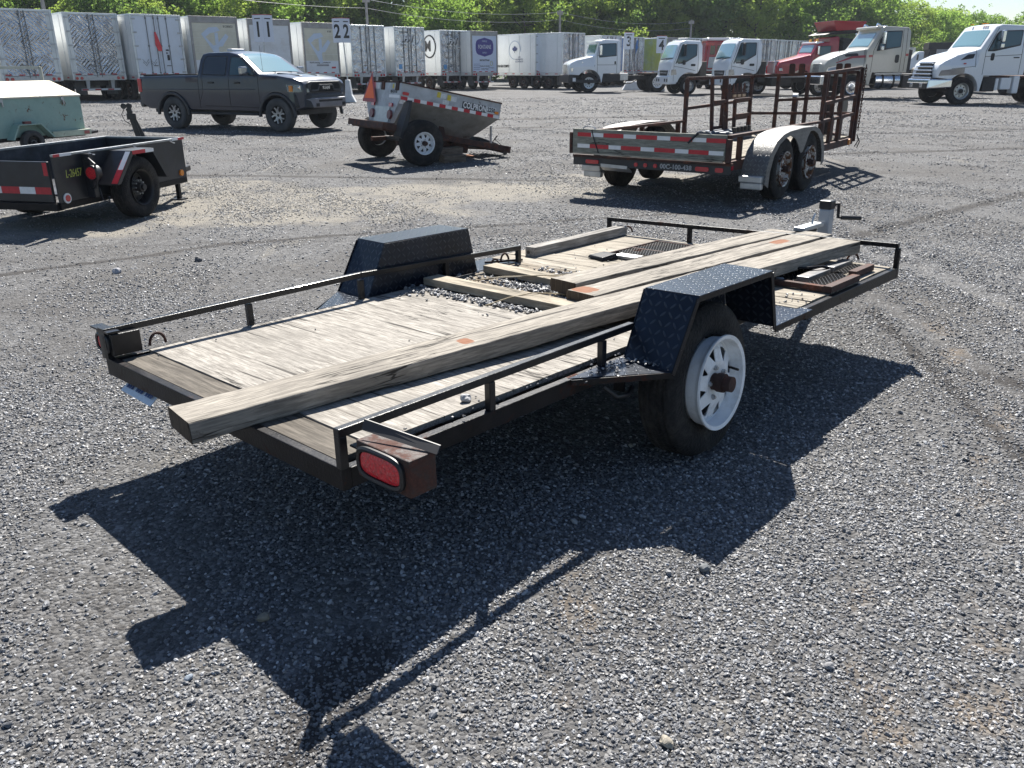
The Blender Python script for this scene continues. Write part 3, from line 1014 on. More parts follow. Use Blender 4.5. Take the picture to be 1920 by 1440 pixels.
# deck pieces
dk = MB().box((.036, .078, -.022), (.168, 1.598, .002)); dk.build('deck_board', DARKWOOD, flat, bevel=.003)
def warped_sheet(name, u0, u1, v0, v1, mat, top=.005, th=.02, nu=14, nv=16, amp=.003, seed=1, ragged=.004):
    vs, fs = [], []
    from mathutils import noise as nz
    for k in range(2):
        for i in range(nu + 1):
            for j in range(nv + 1):
                a, b = i / nu, j / nv
                u, v = u0 + (u1 - u0) * a, v0 + (v1 - v0) * b
                e = nz.noise(Vector((u * 9 + seed, v * 9, 3))) * ragged
                if i in (0, nu): u += e
                if j in (0, nv): v += e
                w = top + amp * nz.noise(Vector((u * 3, v * 3, seed))) if k == 0 else top - th
                vs.append((u, v, w))
    n = (nu + 1) * (nv + 1)
    ix = lambda k, i, j: k * n + i * (nv + 1) + j
    for i in range(nu):
        for j in range(nv):
            fs.append((ix(0, i, j), ix(0, i + 1, j), ix(0, i + 1, j + 1), ix(0, i, j + 1)))
            fs.append((ix(1, i, j), ix(1, i, j + 1), ix(1, i + 1, j + 1), ix(1, i + 1, j)))
    for i in range(nu):
        fs.append((ix(0, i, 0), ix(1, i, 0), ix(1, i + 1, 0), ix(0, i + 1, 0)))
        fs.append((ix(0, i, nv), ix(0, i + 1, nv), ix(1, i + 1, nv), ix(1, i, nv)))
    for j in range(nv):
        fs.append((ix(0, 0, j), ix(0, 0, j + 1), ix(1, 0, j + 1), ix(1, 0, j)))
        fs.append((ix(0, nu, j), ix(1, nu, j), ix(1, nu, j + 1), ix(0, nu, j + 1)))
    mb = MB(); mb.add(vs, fs)
    return mb.build(name, mat, flat, smooth=30)
warped_sheet('deck_board', .174, 1.74, .080, 1.640, GREYWOOD, top=.006, seed=2)
for i, (a, b) in enumerate(((1.746, 1.93), (1.936, 2.13), (2.136, 2.33), (2.336, 2.56))):
    warped_sheet('deck_board', a, b, .06 if i < 2 else .04, 1.640, DIRTWOOD, top=.001 + .003 * (i % 2), seed=5 + i, nu=3, amp=.004)
for i, (a, b) in enumerate(((2.566, 2.72), (2.726, 2.90))):
    warped_sheet('deck_board', a, b, -.185, 1.905, FRONTWOOD, top=.006 + .002 * i, seed=11 + i, nu=3, amp=.004)
warped_sheet('deck_board', 2.906, 3.36, -.188, .93, FRONTWOOD, top=.005, seed=21, nu=5)
warped_sheet('deck_board', 3.365, 3.795, -.186, .93, FRONTWOOD, top=.007, seed=23, nu=5)
warped_sheet('deck_board', 2.906, 3.795, .936, 1.905, FRONTWOOD, top=.004, seed=25, nu=8)

# rails
rail = MB()
rail.bar((0.0, .014, .116), (1.46, .014, .122), .028)
for u in (.014, .634, 1.264): rail.bar((u, .014, .0), (u, .014, .104), .028, .028, (1, 0, 0))
rail.build('side_rail', BLACKPAINT, flat, bevel=.003)
rail = MB()
rail.bar((0.0, 1.656, .118), (1.33, 1.656, .134), .028); rail.bar((1.331, 1.656, .134), (2.57, 1.656, .098), .028)
for u in (.014, .676, 1.331, 1.94): rail.bar((u, 1.656, .0), (u, 1.656, .108), .028, .028, (1, 0, 0))
rail.bar((2.556, 1.656, .0), (2.556, 1.656, .088), .028, .028, (1, 0, 0))
rail.build('side_rail', BLACKPAINT, flat, bevel=.003)
rail = MB()
rail.bar((3.818, -.21, .132), (3.818, 1.903, .104), .028)
for v, w in ((-.208, .118), (.50, .11), (1.195, .1), (1.889, .09)): rail.bar((3.818, v, .0), (3.818, v, w), .028, .028, (1, 0, 0))
rail.build('front_rail', DARKRUST, flat, bevel=.003)

# fenders
def fender(sgn, v0):
    """plates of checker steel: sgn -1 right, +1 left; v0 is the inner edge"""
    o = v0 + sgn * .245
    th = .005
    def plate(p, name='fender_plate'):
        p = [Vector(q) for q in p]
        n = (p[1] - p[0]).cross(p[2] - p[0]).normalized() * th
        if n.z < 0 or (abs(n.z) < 1e-6 and n.x > 0): n = -n
        mb = MB().hexa([q - n for q in p] + list(p)) if len(p) == 4 else MB()
        if len(p) == 3:
            mb.add([tuple(q - n) for q in p] + [tuple(q) for q in p], [(0, 2, 1), (3, 4, 5), (0, 1, 4, 3), (1, 2, 5, 4), (2, 0, 3, 5)])
        return mb.build(name, CHECK, flat, bevel=.0015, seg=1)
    plate([(1.39, v0, .0), (1.372, o, .0), (1.531, o, .27), (1.520, v0, .27)])
    plate([(1.520, v0, .272), (1.531, o, .272), (2.140, o, .270), (2.150, v0, .270)])
    plate([(2.150, v0, .268), (2.140, o, .268), (2.214, o, .002), (2.214, v0, .002)])
    plate([(1.05, v0 - sgn * .02, .002), (1.39, v0 - sgn * .02, .002), (1.372, o, .002)], 'fender_step')
    if sgn < 0:
        plate([(2.216, v0, .002), (2.216, o, .002), (2.60, o, .002), (2.60, v0, .002)], 'fender_step')
    else:
        plate([(2.216, v0, .002), (2.216, o, .002), (2.598, o, .002), (2.598, v0, .002)], 'fender_step')
    # folded lips
    lip = MB()
    for a, b in (((1.372, o, -.001), (1.531, o, .268)), ((1.531, o, .268), (2.140, o, .267)), ((2.140, o, .267), (2.214, o, -.002))):
        lip.bar((a[0], o - sgn * .003, a[2] - .010), (b[0], o - sgn * .003, b[2] - .010), .005, .024, (0, 0, 1))
    lip.bar((1.05, v0 + .0 * sgn, -.012), (1.372, o - sgn * .002, -.012), .005, .024)
    lip.bar((2.216, o - sgn * .002, -.014), (2.60, o - sgn * .002, -.014), .005, .028)
    lip.build('fender_lip', DARKRUST, flat)
    vi = v0 - sgn * .004
    mb = MB().prism([(1.392, .0), (1.520, .266), (2.146, .266), (2.212, .0)], 1, vi, vi + .004)
    mb.build('fender_side', CHECK, flat)
fender(-1, -.006)
fender(1, 1.678)

# lights
def light_box(v0, v1, u0, u1, w0, w1, sgn):
    MB().box((u0, v0, w0), (u1, v1, w1)).build('light_box', BOXRUST if sgn < 0 else BLACKPAINT, flat, bevel=.004)
    cv, cw = (v0 + v1) / 2 + .006, (w0 + w1) / 2
    hw, hh = abs(v1 - v0) / 2 - .012, (w1 - w0) / 2 - .004
    def oval(s, y, n=40):
        out = []
        for i in range(n):
            t = 2 * math.pi * i / n
            out.append((y, cv + math.copysign(abs(math.cos(t)) ** .50, math.cos(t)) * (hw * s if s == 1 else hw - s), cw + math.copysign(abs(math.sin(t)) ** .60, math.sin(t)) * (hh * s if s == 1 else hh - s)))
        return out
    g = MB().loft([oval(1, u0 + .002), oval(1, u0 - .008), oval(.006, u0 - .013), oval(.014, u0 - .010), oval(.0155, u0 + .001)], cap=False)
    lf = g.build('rubber_grommet', BLACKPL, flat, smooth=35)
    ln = MB().loft([oval(.0155, u0 + .0), oval(.0165, u0 - .006), oval(.024, u0 - .009), oval(.04, u0 - .0095)])
    ln.build('tail_lens', LENS, flat, smooth=35)
k = NT('ribbed_red_lens')
vv = k.coords('Object', (1, 1, 1))
k.set(col=k.ramp(k.voro(vv, 95, 'F1', 'Distance'), [(0, (.85, .012, .030)), (1, (.42, .004, .014))]), rough=.30, spec=.6, normal=k.bump(k.voro(vv, 95), .8, .004), coat=.4)
LENS = k.m
light_box(-.312, -.082, .0, .095, .014, .124, -1)
light_box(1.605, 1.755, .012, .135, .018, .112, 1)
lid = MB().hexa([(.020, -.085, .148), (.078, -.335, .126), (.082, -.335, .126), (.024, -.085, .148), (.040, -.075, .172), (.100, -.325, .142), (.104, -.325, .142), (.044, -.075, .172)])
lid.build('light_cover', BLACKPL, flat)
MB().bar((.05, .0, .07), (.05, -.082, .07), .03, .006).build('light_bracket', DARKRUST, flat)
MB().box((.0, 1.64, .0), (.006, 1.70, .132)).box((.0, 1.60, .118), (.05, 1.78, .126)).build('light_bracket', BLACKPAINT, flat)
# number plate hanging under the tail
plate_o = MB().hexa([(-.012, 1.530, -.105), (-.012, 1.262, -.112), (.050, 1.262, -.062), (.050, 1.530, -.060), (-.015, 1.530, -.103), (-.015, 1.262, -.110), (.047, 1.262, -.060), (.047, 1.530, -.058)])
plate_o.build('number_plate', M('number_plate_white', (.62, .68, .74), .4, .0, var=.12, vs=60), flat)
mk = MB()
for i in range(11):
    if i in (3, 7): continue
    v = 1.505 - i * .021
    mk.hexa([(-.0165 + .018, v, -.088), (-.0165 + .018, v - .013, -.088), (.020, v - .013, -.073), (.020, v, -.073), (-.0185 + .018, v, -.0865), (-.0185 + .018, v - .013, -.0865), (.018, v - .013, -.0715), (.018, v, -.0715)])
mk.build('plate_characters', M('plate_blue', (.03, .06, .18), .5), flat)
# tie rings
def ring(u, v, axis=(1, 0), r=.030, h=.045):
    pts = []
    for i in range(13):
        a = math.pi * i / 12
        pts.append((u + axis[0] * r * math.cos(a), v + axis[1] * r * math.cos(a), .008 + h * math.sin(a)))
    MB().tube(pts, .0065, 8).build('tie_ring', BROWNRUST, flat, smooth=50)
ring(.235, 1.685, (1, 0), .036, .050)
ring(2.350, 1.660, (.9, -.3), .030, .050)
ring(2.515, 1.735, (.9, -.3), .030, .050)
ring(3.90, 1.775, (-.3, .9), .034, .040)
ring(3.86, .065, (.9, -.5), .040, .040)
ring(.155, -.03, (.9, .5), .028, .034)
MB().bar((2.40, 1.80, .012), (2.60, 1.66, .016), .016, .012).build('latch_bar', DARKRUST, flat)

# axle, wheels, springs
MB().cyl((1.75, -.05, -.165), (1.75, 1.72, -.165), .028, 16).bar((1.40, .06, -.10), (2.10, .06, -.10), .045, .02).bar((1.40, 1.60, -.10), (2.10, 1.60, -.10), .045, .02).build('axle', DARKSTEEL, flat, smooth=40)
wheel(flat, (1.752, -.118, -.153), .336, .180, .196, 'spoke8flat', -1, RUBBER, WHITERIM, flat=.030, tilt=(rad(-2.5), 0, rad(2.0)))
wheel(flat, (1.752, 1.805, -.135), .332, .205, .196, 'spoke8', 1, RUBBER, WHITERIM)
MB().tube([(1.18, -.06, -.05), (1.21, -.10, -.09), (1.30, -.09, -.11), (1.36, -.07, -.10)], .010, 8).build('wiring', BLACKPL, flat, smooth=50)
MB().bar((1.34, -.02, -.03), (1.34, -.02, -.12), .05, .012).build('spring_hanger', DARKRUST, flat)
# tongue, coupler, jack
MB().bar((3.60, .40, -.10), (4.95, .80, -.06), .05, .06).bar((3.60, 1.30, -.10), (4.95, .90, -.06), .05, .06).box((2.0, .82, -.09), (5.05, .88, -.02)).build('tongue', DARKRUST, flat, bevel=.003)
MB().box((4.80, .805, -.02), (5.14, .895, .012)).build('coupler', GALV, flat, bevel=.006)
lat = MB().tube([(5.02, .85, .01), (5.03, .85, .05), (5.06, .85, .085)], .008, 6); lat.build('coupler_latch', GALV, flat, smooth=50)
jb = MB().box((5.18, .785, -.30), (5.265, .875, .105)); jb.build('jack_tube', M('jack_grey_paint', (.42, .44, .47), .35, .2, var=.12), flat, bevel=.010)
MB().box((5.176, .781, .105), (5.269, .879, .172)).build('jack_cap', BLACKPL, flat, bevel=.010)
MB().cyl((5.222, .83, -.30), (5.222, .83, -.50), .02, 12).cyl((5.222, .83, -.50), (5.222, .83, -.512), .07, 16).build('jack_foot', DARKSTEEL, flat)
jc = MB().bar((5.27, .80, .135), (5.29, .765, .14), .02).bar((5.285, .765, .15), (5.295, .765, .03), .022, .014).bar((5.295, .765, .035), (5.36, .69, .03), .014)
jc.build('jack_crank', BLACKPL, flat, bevel=.002)
MB().cyl((5.31, .745, .034), (5.42, .635, .026), .017, 12).build('crank_grip', BLACKPL, flat, smooth=40)

# ---------------------------------------------------------------- loose things on the deck
def timber(label, p0, p1, wd, th, w0, w1, seed, mark=()):
    """a sawn timber from p0 to p1 (centre line of its underside), wd wide, th thick"""
    p0, p1 = Vector((p0[0], p0[1], w0)), Vector((p1[0], p1[1], w1))
    d = p1 - p0
    L = d.length
    yaw = math.atan2(d.y, d.x); pit = -math.asin(d.z / L)
    o = on_deck('timber', label, 'timber', p0, rot=(0, pit, yaw), group='heavy timbers laid lengthwise on the flatbed')
    from mathutils import noise as nz
    rings = []
    n = 110
    for i in range(n + 1):
        x = L * i / n
        rg = []
        for (a, b) in ((-.5, 0), (.5, 0), (.5, .5), (.5, 1), (.0, 1), (-.5, 1), (-.5, .5)):
            e = nz.noise(Vector((x * 2.2 + seed * 7, a * 3, b * 3))) * .0045 + nz.noise(Vector((x * 9 + seed, a * 5, b * 5))) * .0022 + nz.noise(Vector((x * 31 + seed, a * 9, b * 9))) * .0012
            c = .006
            y = a * wd - (math.copysign(c * .4, a) if b in (0, 1) and a else 0) + e
            z = b * th + e * .7
            xx = x + (nz.noise(Vector((seed, a * 4, b * 4))) * .010 if i in (0, n) else 0)
            rg.append((xx, y, z))
        rings.append(rg)
    mb = MB()
    mb.loft(rings, cap=False)
    mb.build('timber_body', wood('timber_grain_%d' % seed, (.13, .115, .10), (.47, .43, .37), axis=0, crack=.9, scale=1.3, marks=mark), o, smooth=30, bevel=.004)
    m = len(rings[0])
    for rg, dx in ((rings[0], -.0015), (rings[-1], .0015)):
        MB().add([(p[0] + dx, p[1], p[2]) for p in rg], [tuple(range(m))]).build('end_grain', BEAMEND, o)
    return o
timber('longest grey timber, lying nearest the fender and sticking out past the flatbed tail', (-.176, .636), (3.79, .100), .205, .070, -.004, .072, 1, mark=((1.14, -.02, .032, .040),))
timber('shorter timber with an orange rusted end, middle one of the three on the flatbed', (1.86, .600), (3.95, .335), .195, .068, .030, .070, 2, mark=((.06, .03, .06, .07), (1.70, .015, .08, .045)))
timber('shorter grey timber lying farthest from the flatbed fender, beside the rusted-end one', (2.00, .825), (3.92, .560), .195, .068, .034, .068, 3)

def lumber(label, a, b, wd, th, mat, w=.006, axis=1, group=None, name='lumber'):
    a, b = Vector((*a, w)), Vector((*b, w))
    d = b - a
    o = on_deck(name, label, 'lumber', a, math.atan2(d.y, d.x), group=group)
    from mathutils import noise as nz
    n = 16; L = d.length
    rings = []
    for i in range(n + 1):
        x = L * i / n
        e = nz.noise(Vector((x * 3, th * 50, 2))) * .003
        rings.append([(x, -wd / 2 + e, 0), (x, wd / 2 + e, 0), (x, wd / 2 + e, th), (x, -wd / 2 + e, th)])
    MB().loft(rings).build('lumber_body', mat, o, bevel=.003)
    return o
PALELUMX = wood('pale_lumber_lengthwise', (.20, .17, .125), (.52, .46, .365), axis=0, crack=.6)
lumber('pale squared lumber laid across the deck, nearer the flatbed tail', (1.80, 1.63), (1.80, .52), .115, .042, PALELUMX, .010, group='pale lumber laid across the flatbed')
lumber('pale squared lumber laid across the deck between two heaps of small stones', (2.245, 1.60), (2.20, .90), .11, .042, PALELUMX, .010, group='pale lumber laid across the flatbed')
lumber('silvery weathered pole lying along the left front edge of the flatbed', (2.74, 1.72), (3.80, 1.755), .085, .060, STRIPWOOD, .008, name='lumber')
lumber('thin pale slat leaning over the heap of stones on the flatbed', (1.96, 1.33), (2.33, 1.02), .010, .006, PALELUMX, .050, name='slat')

# small stones swept together on the deck
def deck_stones(name, label, spots, n, s0, s1):
    pts, sz = [], []
    for (u, v, du, dv, k) in spots:
        for _ in range(int(n * k)):
            a, b = RNG.normal(0, du), RNG.normal(0, dv)
            s = RNG.uniform(s0, s1)
            p = Vector((u + a, v + b, .006 + s * .22 + abs(RNG.normal(0, .004))))
            pts.append(tuple(TM @ p)); sz.append(s)
    o = scatter(name, pts, sz)
    o['label'] = label
    return o
deck_stones('deck_gravel', 'small crushed stones collected between the lumber on the flatbed', ((1.665, 1.25, .025, .20, 1.0), (1.68, .88, .018, .12, .35), (2.06, 1.12, .05, .22, 1.5), (2.10, .96, .04, .10, .5), (2.46, 1.15, .05, .2, .35), (1.60, 1.50, .05, .08, .12), (2.42, 1.0, .04, .1, .2), (2.04, .78, .04, .05, .25)), 230, .010, .026)
deck_stones('deck_grit', 'loose grit scattered over the fender step and the front deck', ((1.28, -.04, .06, .03, 1), (1.38, -.10, .015, .06, .8), (3.1, .1, .3, .15, .5), (2.9, 1.2, .3, .3, .7), (1.0, .9, .5, .5, .5), (2.72, -.1, .08, .05, .4), (.5, .05, .4, .02, .3)), 45, .006, .015)

# dark straw and strings
MB().tube([(2.0 + .03 * math.sin(i * .6), 1.55 - i * .045, .058 - .0009 * (i - 8) ** 2 * .5) for i in range(17)], .0028, 6)
def string_on_deck(pts, label):
    o = on_deck('twine', label, 'twine', (0, 0, 0))
    MB().tube(pts, .003, 6).build('strand', M('straw_twine', (.38, .31, .20), .8), o, smooth=60)
string_on_deck([(1.95, 1.45, .02), (2.05, 1.30, .050), (2.17, 1.10, .062), (2.26, .95, .060), (2.30, .88, .055)], 'stiff pale twine arching over the stones between the lumber pieces')
string_on_deck([(1.62, 1.02, .012), (1.72, .95, .045), (1.82, .88, .062), (1.98, .82, .035), (2.05, .80, .012)], 'stiff straw twine crossing the nearer pale lumber piece')

# mesh ramps
def mesh_panel(mb, u0, u1, v0, v1, w, cell=.034, th=.004):
    n = max(2, int((u1 - u0) / cell)); m = max(2, int((v1 - v0) / (cell * .55)))
    for i in range(n):
        for j in range(m):
            a0, a1 = u0 + (u1 - u0) * i / n, u0 + (u1 - u0) * (i + 1) / n
            b0, b1 = v0 + (v1 - v0) * j / m, v0 + (v1 - v0) * (j + 1) / m
            am = (a0 + a1) / 2; bm_ = (b0 + b1) / 2
            for p, q in (((a0, bm_), (am, b0)), ((am, b0), (a1, bm_)), ((a1, bm_), (am, b1)), ((am, b1), (a0, bm_))):
                mb.bar((*p, w), (*q, w), .0035, th)
rp = on_deck('mesh_ramp', 'rusty expanded-metal loading ramp on the right front corner of the flatbed', 'ramp', (0, 0, .012))
r1 = MB().box((2.93, -.20, .0), (3.30, -.155, .034)).box((2.93, -.155, .0), (2.965, .16, .030)).box((3.36, -.155, .0), (3.62, -.110, .036))
r1.build('ramp_frame', BROWNRUST, rp, bevel=.002)
POLI = M('worn_grey_step_steel', (.20, .20, .205), .38, .6, var=.3, vs=20, dirt=(.10, .07, .05), dirt_amt=.5, ds=12)
for a, b in (((3.02, -.035, .012), (3.30, .035, .046)), ((3.36, -.03, .012), (3.62, .035, .046))): MB().box(a, b).build('ramp_step', POLI, rp, bevel=.003)
r2 = MB(); mesh_panel(r2, 2.97, 3.34, .035, .20, .022); mesh_panel(r2, 2.97, 3.30, -.150, -.04, .022); mesh_panel(r2, 3.34, 3.62, -.105, -.035, .024)
r2.build('ramp_mesh', DARKRUST, rp, uv=False, fix=False)['kind'] = 'stuff'
MB().tube([(3.12, .12, .06), (3.18, .05, .060), (3.26, .0, .062), (3.30, -.02, .05)], .008, 8).build('ramp_handle', DARKRUST, rp, smooth=50)
rp = on_deck('mesh_ramp', 'rusty expanded-metal loading ramp lying left of the three timbers', 'ramp', (0, 0, .010))
r1 = MB().box((3.05, 1.03, .0), (3.60, 1.046, .020)).box((3.02, 1.315, .0), (3.62, 1.330, .022)).box((3.30, 1.046, .002), (3.315, 1.315, .018)).box((3.60, 1.03, .0), (3.615, 1.33, .02))
MB().hexa([(2.88, 1.24, .0), (3.02, 1.22, .0), (3.05, 1.36, .0), (2.93, 1.40, .0), (2.89, 1.25, .022), (3.01, 1.23, .034), (3.04, 1.35, .028), (2.94, 1.39, .018)]).build('torn_plate', DARKRUST, rp, bevel=.004)
MB().box((3.03, 1.10, .0), (3.12, 1.27, .016)).build('bright_plate', GALV, rp)
r1.build('ramp_frame', BROWNRUST, rp, bevel=.002)
r2 = MB(); mesh_panel(r2, 3.14, 3.60, 1.05, 1.31, .014)
r2.build('ramp_mesh', DARKRUST, rp, uv=False, fix=False)['kind'] = 'stuff'
st = stone_mesh(31, .055, .05, .04); st.materials.append(M('deck_stone', (.22, .22, .23), .8, bump=.4))
o = put('stone', st); o.matrix_world = TM @ Matrix.Translation((2.99, .12, .028)); tag(o, 'grey stone on the flatbed beside the right mesh ramp', 'stone')
st = stone_mesh(32, .04, .035, .03); st.materials.append(M('deck_stone_2', (.40, .40, .41), .8, bump=.4))
o = put('stone', st); o.matrix_world = TM @ Matrix.Translation((.62, .125, .020)); tag(o, 'small pale stone on the flatbed beside the right rail post', 'stone')
# ---------------------------------------------------------------- rusty tandem-axle utility trailer
def yaw_frame(px, py, deg, pitch=0.0, scale=1.0):
    p = G(px, py)
    return Matrix.Translation((p.x, p.y, 0)) @ Matrix.Rotation(rad(deg), 4, 'Z') @ Matrix.Rotation(rad(-pitch), 4, 'Y') @ Matrix.Scale(scale, 4)

tand = thing('tandem_trailer', 'rusty brown tandem-axle utility trailer with a striped tail board and standing ramp frames', 'trailer')
tand.matrix_world = yaw_frame(1463, 374, 54)
BR = BROWNRUST
# local: u forward from the rear axle, v left from the near wheel face, w up
b = MB()
b.box((-1.045, .30, .42), (2.50, .35, .53)).box((-1.045, 2.07, .42), (2.50, 2.12, .53)).box((-1.045, .35, .43), (-1.00, 2.07, .52))
for u in (-.4, .2, .8, 1.4, 2.0, 2.46): b.box((u, .35, .44), (u + .05, 2.07, .50))
b.box((2.50, .30, .36), (4.20, .36, .46)).box((2.50, 2.06, .36), (4.20, 2.12, .46)).box((4.14, .36, .36), (4.20, 2.06, .46))
b.build('frame', BR, tand, bevel=.004)
MB().box((-1.06, .27, .385), (-1.045, 2.42, .485)).build('rear_light_bar', M('black_light_bar', (.035, .035, .037), .6, dirt=(.10, .09, .08)), tand, bevel=.003)
MB().box((-1.075, .26, .485), (-1.0, 2.42, .515)).build('rear_beam', BR, tand, bevel=.003)
for i in range(9):
    v = .36 + i * .19
    MB().box((-.99, v, .522), (2.5, v + .18, .548)).build('deck_plank', FRONTWOOD, tand, bevel=.004)
for i in range(8):
    v = .37 + i * .21
    MB().box((2.52, v, .465), (4.18, v + .20, .485)).build('deck_plank', FRONTWOOD, tand, bevel=.004)
# side rails
b = MB()
b.bar((-1.04, .325, .815), (2.50, .325, .80), .06, .035).bar((-1.0, 2.095, .815), (1.52, 2.095, .80), .06, .035).bar((2.44, .325, .73), (2.50, .325, .80), .05, .14)
b.build('side_rail', BR, tand, bevel=.004)
for u, v in ((-.70, .325), (-1.02, .325), (.5, .325), (1.5, .325), (2.46, .325), (-1.0, 2.095), (.2, 2.095), (1.35, 2.095)):
    MB().bar((u, v, .53), (u, v, .80), .06, .05, (1, 0, 0)).build('rail_post', BR, tand, bevel=.003)
# tail board with striped tape
TB = wood('grey_green_board', (.16, .16, .13), (.36, .36, .31), axis=1, crack=.35)
MB().box((-1.10, .335, .545), (-1.062, 2.41, .835)).build('tail_board', TB, tand, bevel=.004)
for q0, q1 in ((.27, .325), (2.42, 2.45)): MB().box((-1.115, q0, .53), (-1.055, q1, .79)).build('tail_board_bracket', BR, tand, bevel=.003)
MB().box((-1.105, .36, .526), (-1.05, 2.40, .544)).build('board_seat', PALELUM, tand)
def tape_row(w0, first, pattern, edge, hw=.024):
    red = first
    v = edge
    for L in pattern:
        MB().box((-1.1035, v, w0), (-1.0995, v - L + .004, w0 + hw * 2)).build('red_tape' if red else 'white_tape', REDTAPE if red else WHITETAPE, tand)
        v -= L
        red = not red
tape_row(.745, True, (.20, .18, .285, .175, .285, .175, .285, .175, .245), 2.335)
tape_row(.605, False, (.185, .275, .175, .275, .185, .275, .175, .255, .185), 2.335)
for v in (2.18, .62):
    MB().tube([(-1.08, v + .09 * math.cos(math.pi * i / 8), .835 + .035 * math.sin(math.pi * i / 8)) for i in range(9)], .007, 6).build('lift_handle', GALV, tand, smooth=50)
MB().tube([(-1.10, 2.13, .83), (-1.108, 2.10, .74), (-1.108, 2.02, .55)], .007, 6).build('rubber_strap', BLACKPL, tand)
MB().tube([(-1.10, .68, .85), (-1.112, .72, .81), (-1.112, .80, .73)], .014, 6).build('rubber_strap', BLACKPL, tand)
# rear lamps
for v, w, hv, hw in ((2.13, .435, .095, .024), (.62, .435, .085, .026), (.405, .435, .05, .026)):
    MB().cyl((-1.058, v, w), (-1.070, v, w), 1, 4) if False else MB().prism(round_poly([(v - hv, w - hw), (v + hv, w - hw), (v + hv, w + hw), (v - hv, w + hw)], hw * .8), 0, -1.074, -1.060).build('marker_lamp', RED_LENS, tand)
for v in (1.50, 1.37, 1.235):
    MB().cyl((-1.060, v, .435), (-1.074, v, .435), .026, 16).build('marker_lamp', RED_LENS, tand)
MB().cyl((-1.0, .295, .47), (-1.0, .270, .47), .035, 12).build('side_marker', RED_LENS, tand)
MB().hexa([(-1.075, 1.62, .37), (-1.075, 2.0, .38), (-.98, 2.02, .33), (-.98, 1.60, .32), (-1.075, 1.62, .41), (-1.075, 2.0, .42), (-.98, 2.02, .35), (-.98, 1.60, .34)]).build('bent_plate_holder', GALV, tand)
text('stencilled_number', '00C-100-438', .078, M('faded_white_stencil', (.42, .42, .42), .6), tand, (-1.0615, .965, .434), (rad(90), 0, rad(-90)), .001, bold=.002)
# tandem fenders: humped strips of checker plate over each pair of wheels
def tandem_fender(v0, v1):
    prof = [(-.72, .26), (-.70, .45), (-.60, .62), (-.42, .74), (-.22, .80), (.0, .825), (.50, .84), (1.0, .83), (1.20, .78), (1.38, .68), (1.50, .52), (1.55, .34)]
    top, bot = [], []
    for u, w in prof:
        top.append((u, w))
    inner = [(u * .975 + .012, w - .012) for u, w in prof]
    MB().prism(top + inner[::-1], 1, v0, v1).build('fender', ALUCHECK, tand, smooth=30)
    sk = [(-.22, .80), (.0, .815), (.50, .83), (.85, .81), (.72, .72), (.62, .60), (.56, .54), (.50, .53), (.44, .56), (.36, .64), (.22, .73), (.02, .775)]
    e = v0 if v0 < v1 and v0 < 1 else v1
    MB().prism(sk, 1, e - .006, e + .006).build('fender_skirt', ALUCHECK, tand)
    for s in (1,):
        rim_o = [(u, w) for u, w in prof]
        rim_i = [(u * .90 + .05, w - .05) for u, w in prof]
    MB().prism(rim_o + rim_i[::-1], 1, e - .004, e + .003).build('fender_edge', ALUCHECK, tand)
    MB().box((-.80, v0 + .02, .28), (-.68, v1, .36)).box((-.78, v0 + .02, .20), (-.70, v1 - .02, .28)).build('fender_step', GALV, tand, bevel=.012)
tandem_fender(-.03, .27)
tandem_fender(2.15, 2.45)
for u in (0.0, .98):
    wheel(tand, (u, .10, .375), .375, .21, .205, 'spoke8', -1, RUBBER, RUSTYRIM, spin=u)
    wheel(tand, (u, 2.30, .375), .375, .21, .205, 'spoke8', 1, RUBBER, RUSTYRIM, spin=1 - u)
    MB().cyl((u, .2, .375), (u, 2.2, .375), .04, 12).build('axle', DARKSTEEL, tand)
# standing frames
def ladder(name, posts, bars, sect=.055):
    """upright steel frame: a part per bar"""
    for p in posts:
        MB().bar(*p, sect, sect, (1, 0, 0)).build(name + '_post', BR, tand, bevel=.003)
    for p in bars:
        MB().bar(*p, sect, sect * .8).build(name + '_bar', BR, tand, bevel=.003)
z0 = .46
ladder('side_frame', [((1.54, 2.08, z0), (1.54, 2.08, 1.40)), ((2.95, 2.08, z0), (2.95, 2.08, 1.40)), ((4.15, 2.08, z0), (4.15, 2.08, 1.40))],
       [((1.54, 2.08, 1.40), (4.15, 2.08, 1.40)), ((1.54, 2.08, .98), (4.15, 2.08, 1.02)), ((2.95, 2.08, .74), (4.15, 2.08, .74))])
ladder('front_frame', [((4.15, 1.62, z0), (4.15, 1.62, 1.42)), ((4.15, 1.12, z0), (4.15, 1.12, 1.42)), ((4.15, .80, z0), (4.15, .80, 1.44)), ((4.15, .33, z0), (4.15, .33, 1.48))],
       [((4.15, 2.08, 1.40), (4.15, .33, 1.47)), ((4.15, 2.06, .80), (4.15, .36, .84)), ((4.15, 1.6, 1.02), (4.15, .36, 1.10))])
ladder('near_frame', [((2.44, .33, z0), (2.44, .33, 1.47)), ((2.92, .33, z0), (2.92, .33, 1.49)), ((3.36, .33, z0), (3.36, .33, 1.50)), ((4.22, .30, .40), (4.22, .30, 1.54))],
       [((2.44, .33, 1.47), (4.22, .33, 1.53)), ((2.44, .33, 1.05), (4.22, .33, 1.11)), ((2.44, .33, .80), (4.22, .33, .84))])
